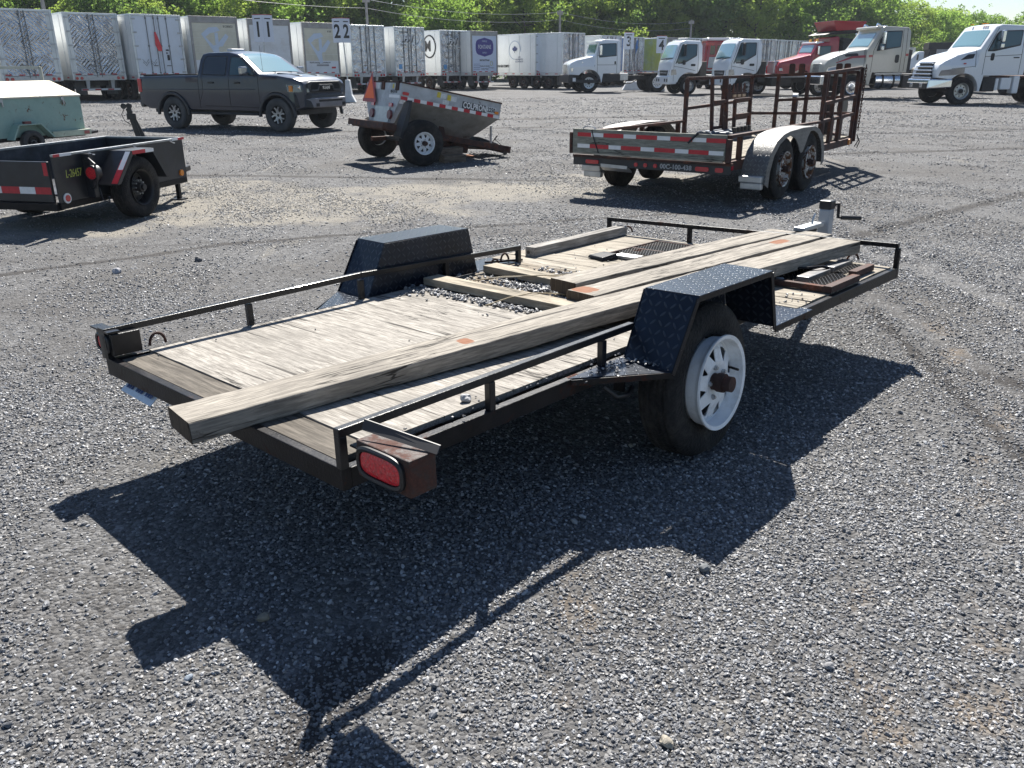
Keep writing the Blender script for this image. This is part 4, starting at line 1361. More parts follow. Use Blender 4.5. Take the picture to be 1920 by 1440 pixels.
# folded loading ramps leaning inside the front
def ramp(u, v, tall, w=.42, lean=.10):
    for s in (0, w):
        MB().bar((u + s, v, .49), (u + s + .0, v + lean, tall), .045, .05, (1, 0, 0)).build('ramp_rail', BR, tand, bevel=.003)
    for q in (.22, .62, .99):
        MB().bar((u, v + lean * q, .49 + (tall - .49) * q), (u + w, v + lean * q, .49 + (tall - .49) * q), .04, .045).build('ramp_rung', BR, tand, bevel=.003)
ramp(1.75, 1.72, 1.42, .55, .06)
ramp(2.05, 1.50, 1.10, .62, .02)
for v_, u_ in ((.62, 4.05), (.50, 4.08), (1.20, 4.0), (1.36, 4.0)):
    MB().prism(round_poly([(v_ - .05, 1.44), (v_ + .05, 1.44), (v_ + .05, 1.60), (v_ - .05, 1.60)], .03), 0, u_, u_ + .012).build('ramp_tooth', BR, tand)
for i in range(5):
    MB().prism([(3.02 + i * .16, 1.13), (3.14 + i * .16, 1.13), (3.10 + i * .16, 1.30), (3.06 + i * .16, 1.30)], 1, 2.03, 2.045).build('side_tooth', BR, tand)
MB().box((3.0, 2.02, 1.06), (3.80, 2.05, 1.16)).build('lamp_board', BR, tand, bevel=.003)
for i in range(3):
    MB().box((3.18 + i * .2, 2.0, 1.09), (3.30 + i * .2, 2.018, 1.13)).build('amber_marker', M('dull_amber', (.55, .38, .24), .4), tand)
MB().box((1.55, 1.30, .55), (2.30, 1.85, .66)).build('tool_tray', M('dark_blue_tray', (.03, .05, .085), .5), tand, bevel=.01)
for i in range(5):
    MB().cyl((1.62 + i * .14, 1.32, .66), (1.62 + i * .14, 1.32, .73), .035, 10).build('tray_knob', BLACKPL, tand)
for u_ in (2.90, 3.36, 2.1):
    v_ = .335 if u_ > 2.5 else 1.72
    MB().prism([(u_ - .06, .49), (u_ + .09, .49), (u_ + .09, .78), (u_ + .03, .86), (u_ - .06, .86)], 1, v_ - .04, v_ - .028).build('gusset', BR, tand)
# tongue and jack ahead of the frames
MB().bar((4.2, .36, .42), (5.3, 1.15, .46), .08, .10).bar((4.2, 2.06, .42), (5.3, 1.27, .46), .08, .10).build('tongue', BR, tand, bevel=.004)
MB().bar((4.55, .85, .30), (4.55, .85, 1.16), .11, .11, (1, 0, 0)).build('jack_tube', DARKSTEEL, tand, bevel=.01)
MB().cyl((4.70, .70, .90), (4.70, .63, .90), .19, 24).build('spare_jack_wheel', BLACKPL, tand, smooth=40)
MB().bar((4.3, 1.35, .5), (4.3, 1.35, 1.08), .07, .10, (1, 0, 0)).build('winch_post', BR, tand)
MB().cyl((4.3, 1.39, 1.08), (4.3, 1.31, 1.08), .05, 12).build('winch_drum', GALV, tand)
# chain with a hook hanging from the near front corner
def chain(x, y, z0, z1, par, nm='chain_link'):
    n = int((z0 - z1) / .045)
    lk = MB().tube([(.013 * math.cos(t) if abs(math.cos(t)) > 0 else 0, 0, .022 * math.sin(t) + (.012 if math.sin(t) > 0 else -.012)) for t in [2 * math.pi * i / 12 for i in range(12)]], .0055, 6, closed=True).mesh('chain_link', BR, smooth=60)
    for i in range(n):
        put(nm, lk, par, (x, y, z0 - i * .045), (0, 0, (i % 2) * math.pi / 2))
chain(4.24, .25, 1.55, .52, tand)
MB().tube([(4.24, .25, .50), (4.24, .22, .42), (4.24, .27, .32), (4.24, .23, .30), (4.24, .20, .40), (4.24, .25, .50)], .008, 6).build('chain_hook', DARKSTEEL, tand)
MB().cyl((3.95, .295, .41), (3.95, .275, .41), .05, 14).build('side_reflector', AMBER, tand)

# ---------------------------------------------------------------- grey salt spreader trailer
spr = thing('spreader_trailer', 'grey hopper spreader trailer tipped nose down on wood blocks, orange triangle at its tail', 'spreader')
spr.matrix_world = yaw_frame(798, 312, 32)
SPG = M('spreader_grey_steel', (.46, .485, .51), .5, .15, var=.16, vs=5, dirt=(.12, .10, .085), dirt_amt=.45, ds=3, rust=(.14, .06, .035), rs=4, rlo=.66, rhi=.71)
SPD = M('spreader_hopper_steel', (.26, .255, .24), .6, .1, var=.2, vs=4, dirt=(.09, .07, .055), dirt_amt=.5, rust=(.12, .055, .035), rs=5, rlo=.62, rhi=.7)
hop = bpy.data.objects.new('hopper', None); COL.objects.link(hop); hop.parent = spr
hop.location = (-.22, 0, 1.34); hop.rotation_euler = (0, rad(11.2), 0)     # x forward along the sloping rim
# x 0..1.95 along the rim, z down from the rim
L_, Y0, Y1 = 1.95, .28, 1.72
def hpart(name, mb, mat, **kw):
    return mb.build(name, mat, hop, **kw)
th = .012
hpart('upper_side', MB().box((0, Y0, -.27), (L_, Y0 + th, 0)), SPG)
hpart('upper_side', MB().box((0, Y1 - th, -.27), (L_, Y1, 0)), SPG)
hpart('lower_side', MB().hexa([(.10, Y0 + .004, -.27), (L_ - .02, Y0 + .004, -.27), (L_ - .36, .72, -.72), (.12, .72, -.70), (.10, Y0 + .020, -.27), (L_ - .02, Y0 + .020, -.27), (L_ - .36, .74, -.72), (.12, .74, -.70)]), SPD)
hpart('lower_side', MB().hexa([(.10, Y1 - .02, -.27), (L_ - .02, Y1 - .02, -.27), (L_ - .36, 1.26, -.72), (.12, 1.26, -.70), (.10, Y1 - .004, -.27), (L_ - .02, Y1 - .004, -.27), (L_ - .36, 1.28, -.72), (.12, 1.28, -.70)]), SPD)
hpart('front_wall', MB().hexa([(L_ - .012, Y0, -.27), (L_ - .012, Y1, -.27), (L_ - .36, 1.27, -.74), (L_ - .36, .73, -.74), (L_, Y0, 0), (L_, Y1, 0), (L_ - .012, Y1, 0), (L_ - .012, Y0, 0)]), SPG)
hpart('front_wall_lower', MB().hexa([(L_ - .02, Y0, -.27), (L_ - .02, Y1, -.27), (L_ - .38, 1.27, -.74), (L_ - .38, .73, -.74), (L_ - .005, Y0, -.27), (L_ - .005, Y1, -.27), (L_ - .36, 1.27, -.74), (L_ - .36, .73, -.74)]), SPD)
rw = MB().prism([(Y0, 0), (Y1, 0), (Y1, -.27), (1.42, -.70), (.62, -.70), (Y0, -.27)], 0, -.012, .0)
hpart('rear_wall', rw, SPG)
rim = MB()
for p, q in (((0, Y0, 0), (L_, Y0, 0)), ((0, Y1, 0), (L_, Y1, 0)), ((0, Y0, 0), (0, Y1, 0)), ((L_, Y0, 0), (L_, Y1, 0))): rim.bar(p, q, .03, .022)
hpart('rim', rim, BROWNRUST)
for y in (.42, 1.0, 1.58):
    hpart('rim_pocket', MB().box((-.03, y - .06, -.13), (-.013, y + .06, .01)), BROWNRUST)
hpart('side_rib', MB().bar((1.30, .53, -.50), (1.42, .40, -.36), .03), SPD)
hpart('side_rib', MB().bar((1.62, .60, -.54), (1.70, .50, -.46), .03), BROWNRUST)
hpart('fender_flap', MB().hexa([(-.02, .10, -.86), (.10, .10, -.93), (.10, .34, -.93), (-.02, .34, -.86), (.09, .10, -.30), (.13, .10, -.26), (.13, .34, -.26), (.09, .34, -.30)]), M('black_rubber_flap', (.03, .033, .038), .7, var=.3), smooth=30)
# chequered strip along the side
x = 0.0; red = True
for i in range(16):
    Lx = .125
    hpart('red_tape' if red else 'white_tape', MB().box((x, Y0 - .003, -.27), (x + Lx - .003, Y0 - .0005, -.215)), REDTAPE if red else WHITETAPE)
    x += Lx - .004; red = not red
hpart('white_tape', MB().hexa([(-.0165, .30, -.25), (-.0165, .72, -.25), (-.013, .72, -.25), (-.013, .30, -.25), (-.0165, .30, -.20), (-.0165, .72, -.20), (-.013, .72, -.20), (-.013, .30, -.20)]), WHITETAPE)
hpart('side_marker', MB().prism(round_poly([(.02, -.19), (.13, -.19), (.13, -.14), (.02, -.14)], .02), 1, Y0 - .02, Y0 - .001), RED_LENS)
hpart('side_marker', MB().prism(round_poly([(1.83, -.20), (1.91, -.20), (1.91, -.155), (1.83, -.155)], .02), 1, Y0 - .02, Y0 - .001), AMBER)
YEL = M('yellow_sticker', (.62, .50, .06), .5, var=.2, vs=20); WST = M('white_sticker', (.62, .64, .64), .5, var=.15, vs=30)
for xx, zz in ((.66, -.06), (.86, -.075)):
    hpart('sticker', MB().box((xx, Y0 - .003, zz - .06), (xx + .07, Y0 - .0005, zz + .03)), YEL)
    hpart('sticker', MB().box((xx + .072, Y0 - .003, zz - .06), (xx + .18, Y0 - .0005, zz + .02)), WST)
hpart('sticker', MB().prism(round_poly([(.78, -.21), (.90, -.21), (.90, -.135), (.78, -.135)], .02), 1, Y0 - .003, Y0 - .0005), WST)
hpart('sticker', MB().box((-.0165, .42, -.10), (-.013, .54, -.03)), WST)
hpart('sticker', MB().box((-.0165, .56, -.10), (-.013, .62, -.03)), YEL)
hpart('sticker', MB().box((-.0165, 1.15, -.12), (-.013, 1.33, -.02)), WST)
text('stencilled_number', '000-123-102', .075, BLACKINK, hop, (-.0145, .55, -.15), (rad(90), 0, rad(-90)), .001, sx=.7)
text('maker_lettering', 'COLPRON', .135, WHITEINK, hop, (1.42, Y0 - .0015, -.155), (rad(90), 0, 0), .001, sx=.74, bold=.004)
hpart('lettering_ground', MB().box((1.165, Y0 - .0012, -.215), (1.655, Y0 - .0002, -.095)), M('dark_letter_panel', (.05, .055, .06), .5))
hpart('lettering_panel', MB().box((1.66, Y0 - .0012, -.205), (1.86, Y0 - .0002, -.10)), WST)
text('model_lettering', '2250', .10, BLACKINK, hop, (1.76, Y0 - .0018, -.152), (rad(90), 0, 0), .001, sx=.8, bold=.003)
# slow-moving triangle
tri = MB().prism([(1.76, -.36), (1.18, -.36), (1.47, .16)], 0, -.052, -.046)
o = hpart('triangle_border', MB().prism(round_poly([(1.78, -.35), (1.16, -.35), (1.47, .17)], .05), 0, -.050, -.046), M('dark_red_reflective', (.34, .05, .07), .5))
hpart('slow_triangle', MB().prism([(1.69, -.29), (1.25, -.29), (1.47, .085)], 0, -.054, -.0505), M('fluorescent_orange', (1.0, .20, .08), .8, var=.0))
o['label'] = 'dark red border of the orange triangle'
hpart('tail_plate', MB().box((-.03, .62, -.66), (-.014, 1.22, -.40)), GALV)
for y in (.56, 1.30):
    hpart('tail_lamp', MB().cyl((-.02, y, -.53), (-.06, y, -.53), .075, 18), M('dull_red_lamp', (.20, .06, .07), .4))
    hpart('reflector', MB().box((-.05, y - .06, -.40), (-.03, y + .06, -.34)), RED_LENS)
hpart('chassis', MB().box((-.25, .45, -.80), (2.35, .55, -.70)).box((-.25, 1.35, -.80), (2.35, 1.45, -.70)).box((-.30, .20, -.78), (-.05, 1.72, -.68)).box((2.25, .45, -.82), (2.40, 1.45, -.70)), BROWNRUST, bevel=.004)
hpart('rear_tray', MB().hexa([(-.25, .30, -.80), (-.25, 1.65, -.80), (-.02, 1.65, -.72), (-.02, .30, -.72), (-.25, .30, -.74), (-.25, 1.65, -.74), (-.05, 1.75, -.66), (-.05, .30, -.66)]), BROWNRUST)
hpart('gear_case', MB().box((.40, .60, -.95), (1.60, 1.30, -.78)), BROWNRUST, bevel=.03)
hpart('drive_cover', MB().hexa([(1.85, .72, -.82), (2.45, .80, -.82), (2.45, 1.20, -.82), (1.85, 1.28, -.82), (1.90, .78, -.62), (2.35, .84, -.68), (2.35, 1.16, -.68), (1.90, 1.22, -.62)]), DARKRUST, bevel=.01)
hpart('front_stay', MB().bar((1.93, .50, -.40), (2.0, .50, -.78), .03), GALV)
hpart('hitch', MB().bar((2.35, .95, -.78), (2.62, .95, -.80), .09, .08).bar((2.62, .88, -.72), (2.62, 1.02, -.86), .03), DARKSTEEL)
hpart('loose_wire', MB().tube([(2.05, .6, -.72), (2.12, .55, -.55), (2.2, .62, -.50), (2.16, .66, -.62), (2.28, .6, -.70)], .008, 5), DARKSTEEL)
for xx in (.7, 1.2, 1.9):
    hpart('cross_brace', MB().bar((xx, .5, -.80), (xx + .1, 1.4, -.84), .05), BROWNRUST)
wheel(spr, (.0, .13, .375), .375, .25, .178, 'spoke8', -1, RUBBER, WHITERIM, spin=.5)
wheel(spr, (.0, 1.93, .375), .375, .25, .178, 'spoke8', 1, RUBBER, WHITERIM, spin=.2)
MB().cyl((0, .2, .375), (0, 1.85, .375), .04, 12).build('axle', DARKSTEEL, spr)
MB().box((-.3, .42, .33), (.5, .50, .40)).box((-.3, 1.5, .33), (.5, 1.58, .40)).build('leaf_spring', BROWNRUST, spr)
MB().bar((.62, .62, .62), (.70, .62, .24), .09, .09, (1, 0, 0)).build('prop_leg', BROWNRUST, spr)
OLDBLOCK = wood('old_brown_block', (.10, .075, .055), (.34, .27, .21), axis=0, crack=.6)
def block(label, mat_local, size):
    o = put('wood_block', MB().box((-size[0] / 2, -size[1] / 2, 0), (size[0] / 2, size[1] / 2, size[2])).mesh('wood_block', OLDBLOCK), None, bevel=.008)
    o.matrix_world = spr.matrix_world @ mat_local
    return tag(o, label, 'wood block', 'blocks propping the spreader')
block('brown wood block on the ground, lower one under the grey spreader', Matrix.Translation((.70, .33, 0)) @ Matrix.Rotation(rad(-6), 4, 'Z'), (.42, .26, .13))
block('brown wood block lying on top of another one under the grey spreader', Matrix.Translation((.70, .46, .131)) @ Matrix.Rotation(rad(4), 4, 'Z'), (.46, .22, .115))
MB().box((.9, .7, .03), (1.35, .95, .045)).build('dropped_plate', RUSTPAINT, spr)

# ---------------------------------------------------------------- black utility trailer at the left edge
blk = thing('utility_trailer', 'black open-topped utility trailer with red and white tape at the left edge of the yard', 'trailer')
blk.matrix_world = yaw_frame(258, 412, 77)
BK = M('black_box_paint', (.012, .015, .021), .38, .1, var=.5, vs=4, dirt=(.07, .065, .06), dirt_amt=.35, ds=3, rust=(.15, .07, .05), rs=5, rlo=.69, rhi=.75, coat=.2)
BKI = M('black_scuffed_paint', (.014, .02, .032), .42, .1, var=.6, vs=6, dirt=(.10, .10, .11), dirt_amt=.5, ds=6)
U0, U1, VR, VL, ZB, ZT = -.82, 1.42, .25, 1.36, .30, .755
MB().box((U0, VR, ZB), (U1, VR + .02, ZT)).build('side_wall', BK, blk)
MB().box((U0, VL - .02, ZB), (U1, VL, ZT)).build('side_wall', BKI, blk)
MB().box((U1 - .02, VR + .02, ZB), (U1, VL - .02, ZT)).build('front_wall', BK, blk)
MB().box((U0 + .05, VR + .02, ZB + .06), (U1 - .02, VL - .02, ZB + .08)).build('floor', BKI, blk)
MB().box((U0 - .005, VR + .07, ZB), (U0 + .03, VL - .05, ZT - .045)).build('tailgate', BK, blk, bevel=.008)
MB().box((U0 - .04, VR + .02, ZB - .08), (U0 + .06, VL, ZB - .004)).box((U0, VR, ZB - .07), (U1, VR + .05, ZB - .002)).box((U0, VL - .05, ZB - .07), (U1, VL, ZB - .002)).build('under_frame', DARKRUST, blk, bevel=.004)
MB().bar((U0, VR + .005, ZT + .012), (U1 + .02, VR + .005, ZT + .012), .035, .024).bar((U0, VL - .01, ZT + .012), (U1, VL - .01, ZT + .012), .035, .024).bar((U1 - .01, VR + .03, ZT + .012), (U1 - .01, VL - .03, ZT + .012), .03, .024).build('top_rim', M('worn_bright_rim', (.33, .34, .35), .35, .6, var=.4, vs=9), blk, bevel=.003)
for u in (-.30, .45, 1.15):
    MB().tube([(u, VR - .012, ZT), (u + .04, VR - .03, ZT - .025), (u + .08, VR - .02, ZT - .03)], .007, 6).build('rope_hook', GALV, blk)
def btape(a, b, red, nm=None): MB().box(a, b).build('red_tape' if red else 'white_tape', REDTAPE if red else WHITETAPE, blk)
btape((U0, VR - .016, ZT - .002), (U0 + .09, VR - .0135, ZT + .026), True); btape((U0 + .09, VR - .016, ZT - .002), (U0 + .26, VR - .0135, ZT + .026), False)
btape((U1 - .23, VR - .016, ZT - .002), (U1 - .11, VR - .0135, ZT + .026), False); btape((U1 - .11, VR - .016, ZT - .002), (U1 + .02, VR - .0135, ZT + .026), True)
btape((U0 - .0075, VR + .08, ZB + .27), (U0 - .0055, VR + .13, ZT - .055), True)
for i, (a, b_) in enumerate(((.08, .27), (.27, .46), (.46, .68), (.68, .90), (.90, 1.05))):
    btape((U0 - .0075, VR + a, ZB + .085), (U0 - .0055, VR + b_ - .003, ZB + .155), i % 2 == 0)
# fender over the wheel
fl = MB()
def plate_y(pts, y0, y1, th=.006):
    return MB().prism(pts + [(p[0], p[1] - th) for p in pts[::-1]], 1, y0, y1)
plate_y([(-.28, .42), (.04, .745), (.42, .745), (.64, .40)], -.03, .24).build('fender', BK, blk)
MB().prism([(-.28, .42), (.04, .745), (.42, .745), (.64, .40), (.60, .40), (.40, .71), (.06, .71), (-.22, .42)], 1, -.036, -.028).build('fender_lip', BK, blk)
MB().hexa([(-.277, -.034, .43), (-.277, .04, .43), (-.27, .04, .435), (-.27, -.034, .435), (-.06, -.034, .652), (-.06, .04, .652), (-.053, .04, .657), (-.053, -.034, .657)]).build('red_tape', REDTAPE, blk)
def fstrip(t0, t1, red):
    a, b = Vector((-.283, 0, .424)), Vector((.037, 0, .749))
    n = Vector((-.7, 0, .7)) * .003
    p, q = a + (b - a) * t0 + n, a + (b - a) * t1 + n
    MB().hexa([(p.x, -.03, p.z), (p.x, .03, p.z), (p.x - n.x * .6, .03, p.z - n.z * .6), (p.x - n.x * .6, -.03, p.z - n.z * .6), (q.x, -.03, q.z), (q.x, .03, q.z), (q.x - n.x * .6, .03, q.z - n.z * .6), (q.x - n.x * .6, -.03, q.z - n.z * .6)]).build('red_tape' if red else 'white_tape', REDTAPE if red else WHITETAPE, blk)
fstrip(.02, .42, True); fstrip(.42, .96, False)
btape((.045, -.040, .705), (.27, -.037, .742), True); btape((.27, -.040, .705), (.42, -.037, .742), False)
# lamps, graffiti
MB().cyl((-.46, .12, .56), (-.42, .12, .56), .062, 20).build('tail_lamp', LENS, blk)
MB().lathe([(.064, -.03), (.078, -.02), (.078, .05), (.064, .05)], 24, c=(-.43, .12, .56), closed=True).build('lamp_ring', BLACKPL, blk, smooth=40).matrix_local = Matrix.Translation((-.43, .12, .56)) @ Matrix.Rotation(rad(-90), 4, 'Z') @ Matrix.Translation((.43, -.12, -.56))
MB().tube([(-.40, .21, .70), (-.46, .12, .71), (-.48, .04, .66), (-.48, .035, .50), (-.46, .1, .41), (-.40, .2, .40)], .012, 6).build('lamp_guard', BK, blk, smooth=50)
MB().box((-.40, .16, .30), (-.34, .25, .75)).build('side_post', BK, blk)
MB().cyl((U0 + .10, VR - .001, ZB + .035), (U0 + .10, VR - .012, ZB + .035), .052, 20).build('reflector_ring', WHITETAPE, blk)
MB().cyl((U0 + .10, VR - .012, ZB + .035), (U0 + .10, VR - .018, ZB + .035), .034, 20).build('round_reflector', RED_LENS, blk)
MB().cyl((U1 - .12, VR - .001, ZB + .06), (U1 - .12, VR - .02, ZB + .06), .038, 20).build('side_marker', AMBER, blk)
text('chalk_number', 'L-26457', .115, M('yellow_paint_marker', (.50, .55, .12), .7, var=.3, vs=60), blk, (U0 + .26, VR - .002, ZB + .27), (rad(90), 0, 0), .001, sx=.62, shear=.2)
MB().tube([(-.40, .10, .40), (-.42, .06, .28), (-.38, .02, .25), (-.34, .04, .31)], .008, 6).build('loose_cable', BLACKPL, blk)
wheel(blk, (.19, .10, .335), .335, .20, .19, 'steelround', -1, RUBBER, BLACKPL)
wheel(blk, (.19, 1.52, .335), .335, .20, .19, 'steelround', 1, RUBBER, BLACKPL)
MB().cyl((.19, .2, .335), (.19, 1.42, .335), .035, 12).build('axle', DARKSTEEL, blk)
MB().bar((1.30, .32, .30), (1.30, .32, .04), .045).box((1.22, .25, .025), (1.38, .39, .04)).build('prop_stand', DARKRUST, blk)
MB().bar((1.42, .5, .30), (2.3, .8, .30), .06).bar((1.42, 1.1, .30), (2.3, .86, .30), .06).build('tongue', DARKRUST, blk)
# black folded stabiliser arm standing ahead of it
jk = thing('folded_jack', 'black folding trailer jack standing up behind the front wall of the black trailer', 'jack', (G(262, 262).x, G(262, 262).y, 0), rad(20), scale=1.15)
MB().bar((0, 0, 0), (-.12, 0, .62), .11, .10, (1, 0, 0)).build('lower_arm', BLACKPL, jk, bevel=.01)
MB().bar((.10, .02, 0), (-.06, .02, .45), .07, .08, (1, 0, 0)).build('rear_arm', BLACKPL, jk, bevel=.01)
MB().box((-.17, -.08, .40), (.0, .08, .52)).build('clamp', DARKSTEEL, jk, bevel=.01)
for x_ in (-.20, -.10):
    MB().cyl((x_, -.06, .66), (x_, .06, .66), .055, 16).build('pulley', BLACKPL, jk, smooth=40)
MB().tube([(-.2, 0, .60), (-.26, -.03, .50), (-.22, -.03, .38), (-.12, -.02, .30)], .008, 5).build('cable', BLACKPL, jk)

# ---------------------------------------------------------------- pale green tool trailer
grn = thing('tool_trailer', 'pale green closed tool trailer with a rust-stained cream lid at the left edge', 'trailer')
grn.matrix_world = Matrix.Translation((-9.227, 16.688, 0)) @ Matrix.Rotation(rad(64.8), 4, 'Z') @ Matrix.Scale(.685, 4)
GRN = M('pale_green_paint', (.27, .40, .35), .5, 0, var=.12, vs=3, dirt=(.24, .20, .15), dirt_amt=.25, ds=3, rust=(.19, .085, .045), rs=2.6, rlo=.60, rhi=.64)
LIDM = M('stained_cream_lid', (.56, .54, .44), .55, 0, var=.12, vs=3, dirt=(.50, .34, .18), dirt_amt=.75, ds=1.6, rust=(.25, .12, .06), rs=6, rlo=.72, rhi=.76)
a0, a1, b0, b1 = -3.2, 2.02, .30, 2.86
MB().box((a0, b0, .50), (a1, b1, 1.53)).build('box_body', GRN, grn, bevel=.01)
for p0, p1 in ((-3.22, -.92), (-.91, .70), (.71, 2.04)):
    MB().prism([(b0 - .03, 1.53), (b0 - .03, 1.575), (1.50, 1.97), (1.66, 1.97), (b1 + .03, 1.575), (b1 + .03, 1.53)], 0, p0, p1).build('lid_panel', LIDM, grn, bevel=.006)
for u in (-.5, 1.40):
    MB().box((u - .04, b0 - .045, 1.44), (u + .04, b0 - .005, 1.53)).bar((u, b0 - .05, 1.45), (u + .02, b0 - .04, 1.33), .035).build('lid_latch', GALV, grn)
MB().prism([(-.55, .46), (-.30, .86), (.42, .86), (.78, .46), (.72, .46), (.38, .83), (-.27, .83), (-.49, .46)], 1, .02, .30).build('fender', GRN, grn)
MB().box((-.10, .03, .86), (.10, .14, .93)).build('marker_lamp', M('dull_marker_red', (.14, .03, .035), .4), grn)
MB().box((.80, .14, .44), (2.09, .30, .60)).build('side_bumper', M('cream_bumper', (.42, .47, .36), .5, rust=(.18, .08, .04), rlo=.64), grn, bevel=.006)
MB().box((1.84, .13, .47), (2.02, .138, .56)).build('side_reflector', M('faded_red', (.42, .12, .10), .5), grn)
wheel(grn, (.10, .14, .34), .34, .21, .19, 'steelround', -1, RUBBERD, DARKSTEEL)
wheel(grn, (.10, 3.0, .34), .34, .21, .19, 'steelround', 1, RUBBERD, DARKSTEEL)
MB().box((a0, b0 + .04, .40), (a1, b0 + .10, .50)).box((a0, b1 - .10, .40), (a1, b1 - .04, .50)).bar((a1, .6, .42), (3.2, 1.25, .42), .07).bar((a1, 1.9, .42), (3.2, 1.30, .42), .07).build('chassis', DARKRUST, grn)
# cream frame standing behind the tool trailer
rk = thing('steel_rack', 'pale cream welded steel frame standing behind the green tool trailer', 'rack', (G(40, 215).x, G(40, 215).y, 0), rad(8))
CREAM = M('cream_frame_paint', (.50, .50, .42), .5, 0, var=.12, rust=(.22, .10, .05), rs=6, rlo=.66, rhi=.7)
for p, q in (((-2.6, 0, 1.60), (.95, 0, 1.60)), ((.95, 0, 0), (.95, 0, 1.62)), ((-2.6, 0, .55), (.95, 0, .55)), ((-1.0, 0, 0), (-1.0, 0, 1.6))):
    MB().bar(p, q, .09, .10).build('frame_bar', CREAM, rk, bevel=.005)
MB().lathe([(.09, -.01), (.12, -.01), (.12, .01), (.09, .01)], 20, c=(-.45, 0, 1.74), closed=True).build('lifting_eye', CREAM, rk, smooth=40)
# ---------------------------------------------------------------- vehicles
def lerp_table(tab):
    xs = [p[0] for p in tab]; ys = [p[1] for p in tab]
    return lambda x: float(np.interp(x, xs, ys))

class Body:
    """closed shell swept along x: zb, zt give under- and upper edge, w(x, z) the half width"""
    def __init__(s, x0, x1, zb, zt, w, crown=.03, r=.06, dx=.05, extra=(), nz=9):
        s.zb, s.zt, s.w, s.crown, s.r = zb, zt, w, crown, r
        n = max(2, int((x1 - x0) / dx))
        s.xs = sorted(set([round(x0 + (x1 - x0) * i / n, 4) for i in range(n + 1)] + [round(e, 4) for e in extra if x0 < e < x1]))
        s.nz = nz
    def ring(s, x):
        zb, zt = s.zb(x), s.zt(x)
        zt = max(zt, zb + .02)
        r = min(s.r, (zt - zb) * .4)
        half = [(0, zb), (s.w(x, zb) * .96, zb)]
        for k in range(s.nz):
            z = zb + .012 + (zt - r - zb - .012) * k / (s.nz - 1)
            half.append((s.w(x, z), z))
        wt = s.w(x, zt)
        w0 = half[-1][0]
        for k in (1, 2, 3):
            a = k / 3 * math.pi / 2
            half.append((w0 - r + r * math.cos(a) - (w0 - wt) * k / 3 * .3, zt - r + r * math.sin(a)))
        wl = half[-1][0]
        half.append((wl * .6, zt + s.crown * .64)); half.append((0, zt + s.crown))
        L = [(x, y, z) for y, z in half]
        R = [(x, -y, z) for y, z in half[-2:0:-1]]
        return L + R
    def build(s, name, mat, parent, smooth=32):
        return MB().loft([s.ring(x) for x in s.xs]).build(name, mat, parent, smooth=smooth)
    def side(s, x, z, off, sg):
        return (x, sg * (s.w(x, z) + off), z)
    def top(s, x, y, off):
        wt = s.w(x, s.zt(x))
        c = s.crown * max(0, 1 - (y / max(.1, wt)) ** 2)
        dz = (s.zt(x + .01) - s.zt(x - .01)) / .02
        l = math.hypot(1, dz)
        return (x - off * dz / l, y, s.zt(x) + c + off / l)
    def patch(s, name, poly, mat, parent, sg=1, off=.006, r=.03, n=5, back=.012):
        """a pane or panel let into the side, with thickness"""
        poly = round_poly(poly, r, 3) if r else poly
        v, f = clip_patch(poly, lambda a, b, o: s.side(a, b, o, sg), off, n)
        v2 = [(p[0], p[1] - sg * back, p[2]) for p in v]
        m = len(v)
        mb = MB().add(v + v2, f + [tuple(i + m for i in q[::-1]) for q in f] + edge_walls(f, m))
        return mb.build(name, mat, parent, smooth=30)
    def tpatch(s, name, poly, mat, parent, off=.006, n=6, r=.04, back=.012):
        poly = round_poly(poly, r, 3) if r else poly
        v, f = clip_patch(poly, lambda a, b, o: s.top(a, b, o), off, n)
        v2 = [(p[0] - .0, p[1], p[2] - back) for p in v]
        m = len(v)
        mb = MB().add(v + v2, f + [tuple(i + m for i in q[::-1]) for q in f] + edge_walls(f, m))
        return mb.build(name, mat, parent, smooth=40)
    def line(s, pts, mat, parent, sg=1, r=.006, name='panel_gap', off=-.002):
        P = []
        for i in range(len(pts) - 1):
            a, b = pts[i], pts[i + 1]
            n = max(1, int(math.hypot(b[0] - a[0], b[1] - a[1]) / .08))
            for k in range(n):
                t = k / n
                P.append(s.side(a[0] + (b[0] - a[0]) * t, a[1] + (b[1] - a[1]) * t, off, sg))
        P.append(s.side(*pts[-1], off, sg))
        return MB().tube(P, r, 5).build(name, mat, parent)

def edge_walls(f, m):
    cnt = {}
    for q in f:
        for i in range(len(q)):
            e = (q[i], q[(i + 1) % len(q)])
            cnt[e] = cnt.get(e, 0) + 1
    return [(a, b, b + m, a + m) for (a, b) in cnt if (b, a) not in cnt]

def arch(base, axles):
    """under edge with round wheel arches: axles = [(x, z centre, radius)]"""
    def f(x):
        z = base(x) if callable(base) else base
        for ax, az, r in axles:
            if abs(x - ax) < r:
                z = max(z, az + math.sqrt(r * r - (x - ax) ** 2))
        return z
    return f
def arch_xs(axles):
    out = []
    for ax, az, r in axles:
        for i in range(25):
            out.append(ax + r * math.cos(math.pi * i / 24) * .9999)
    return out

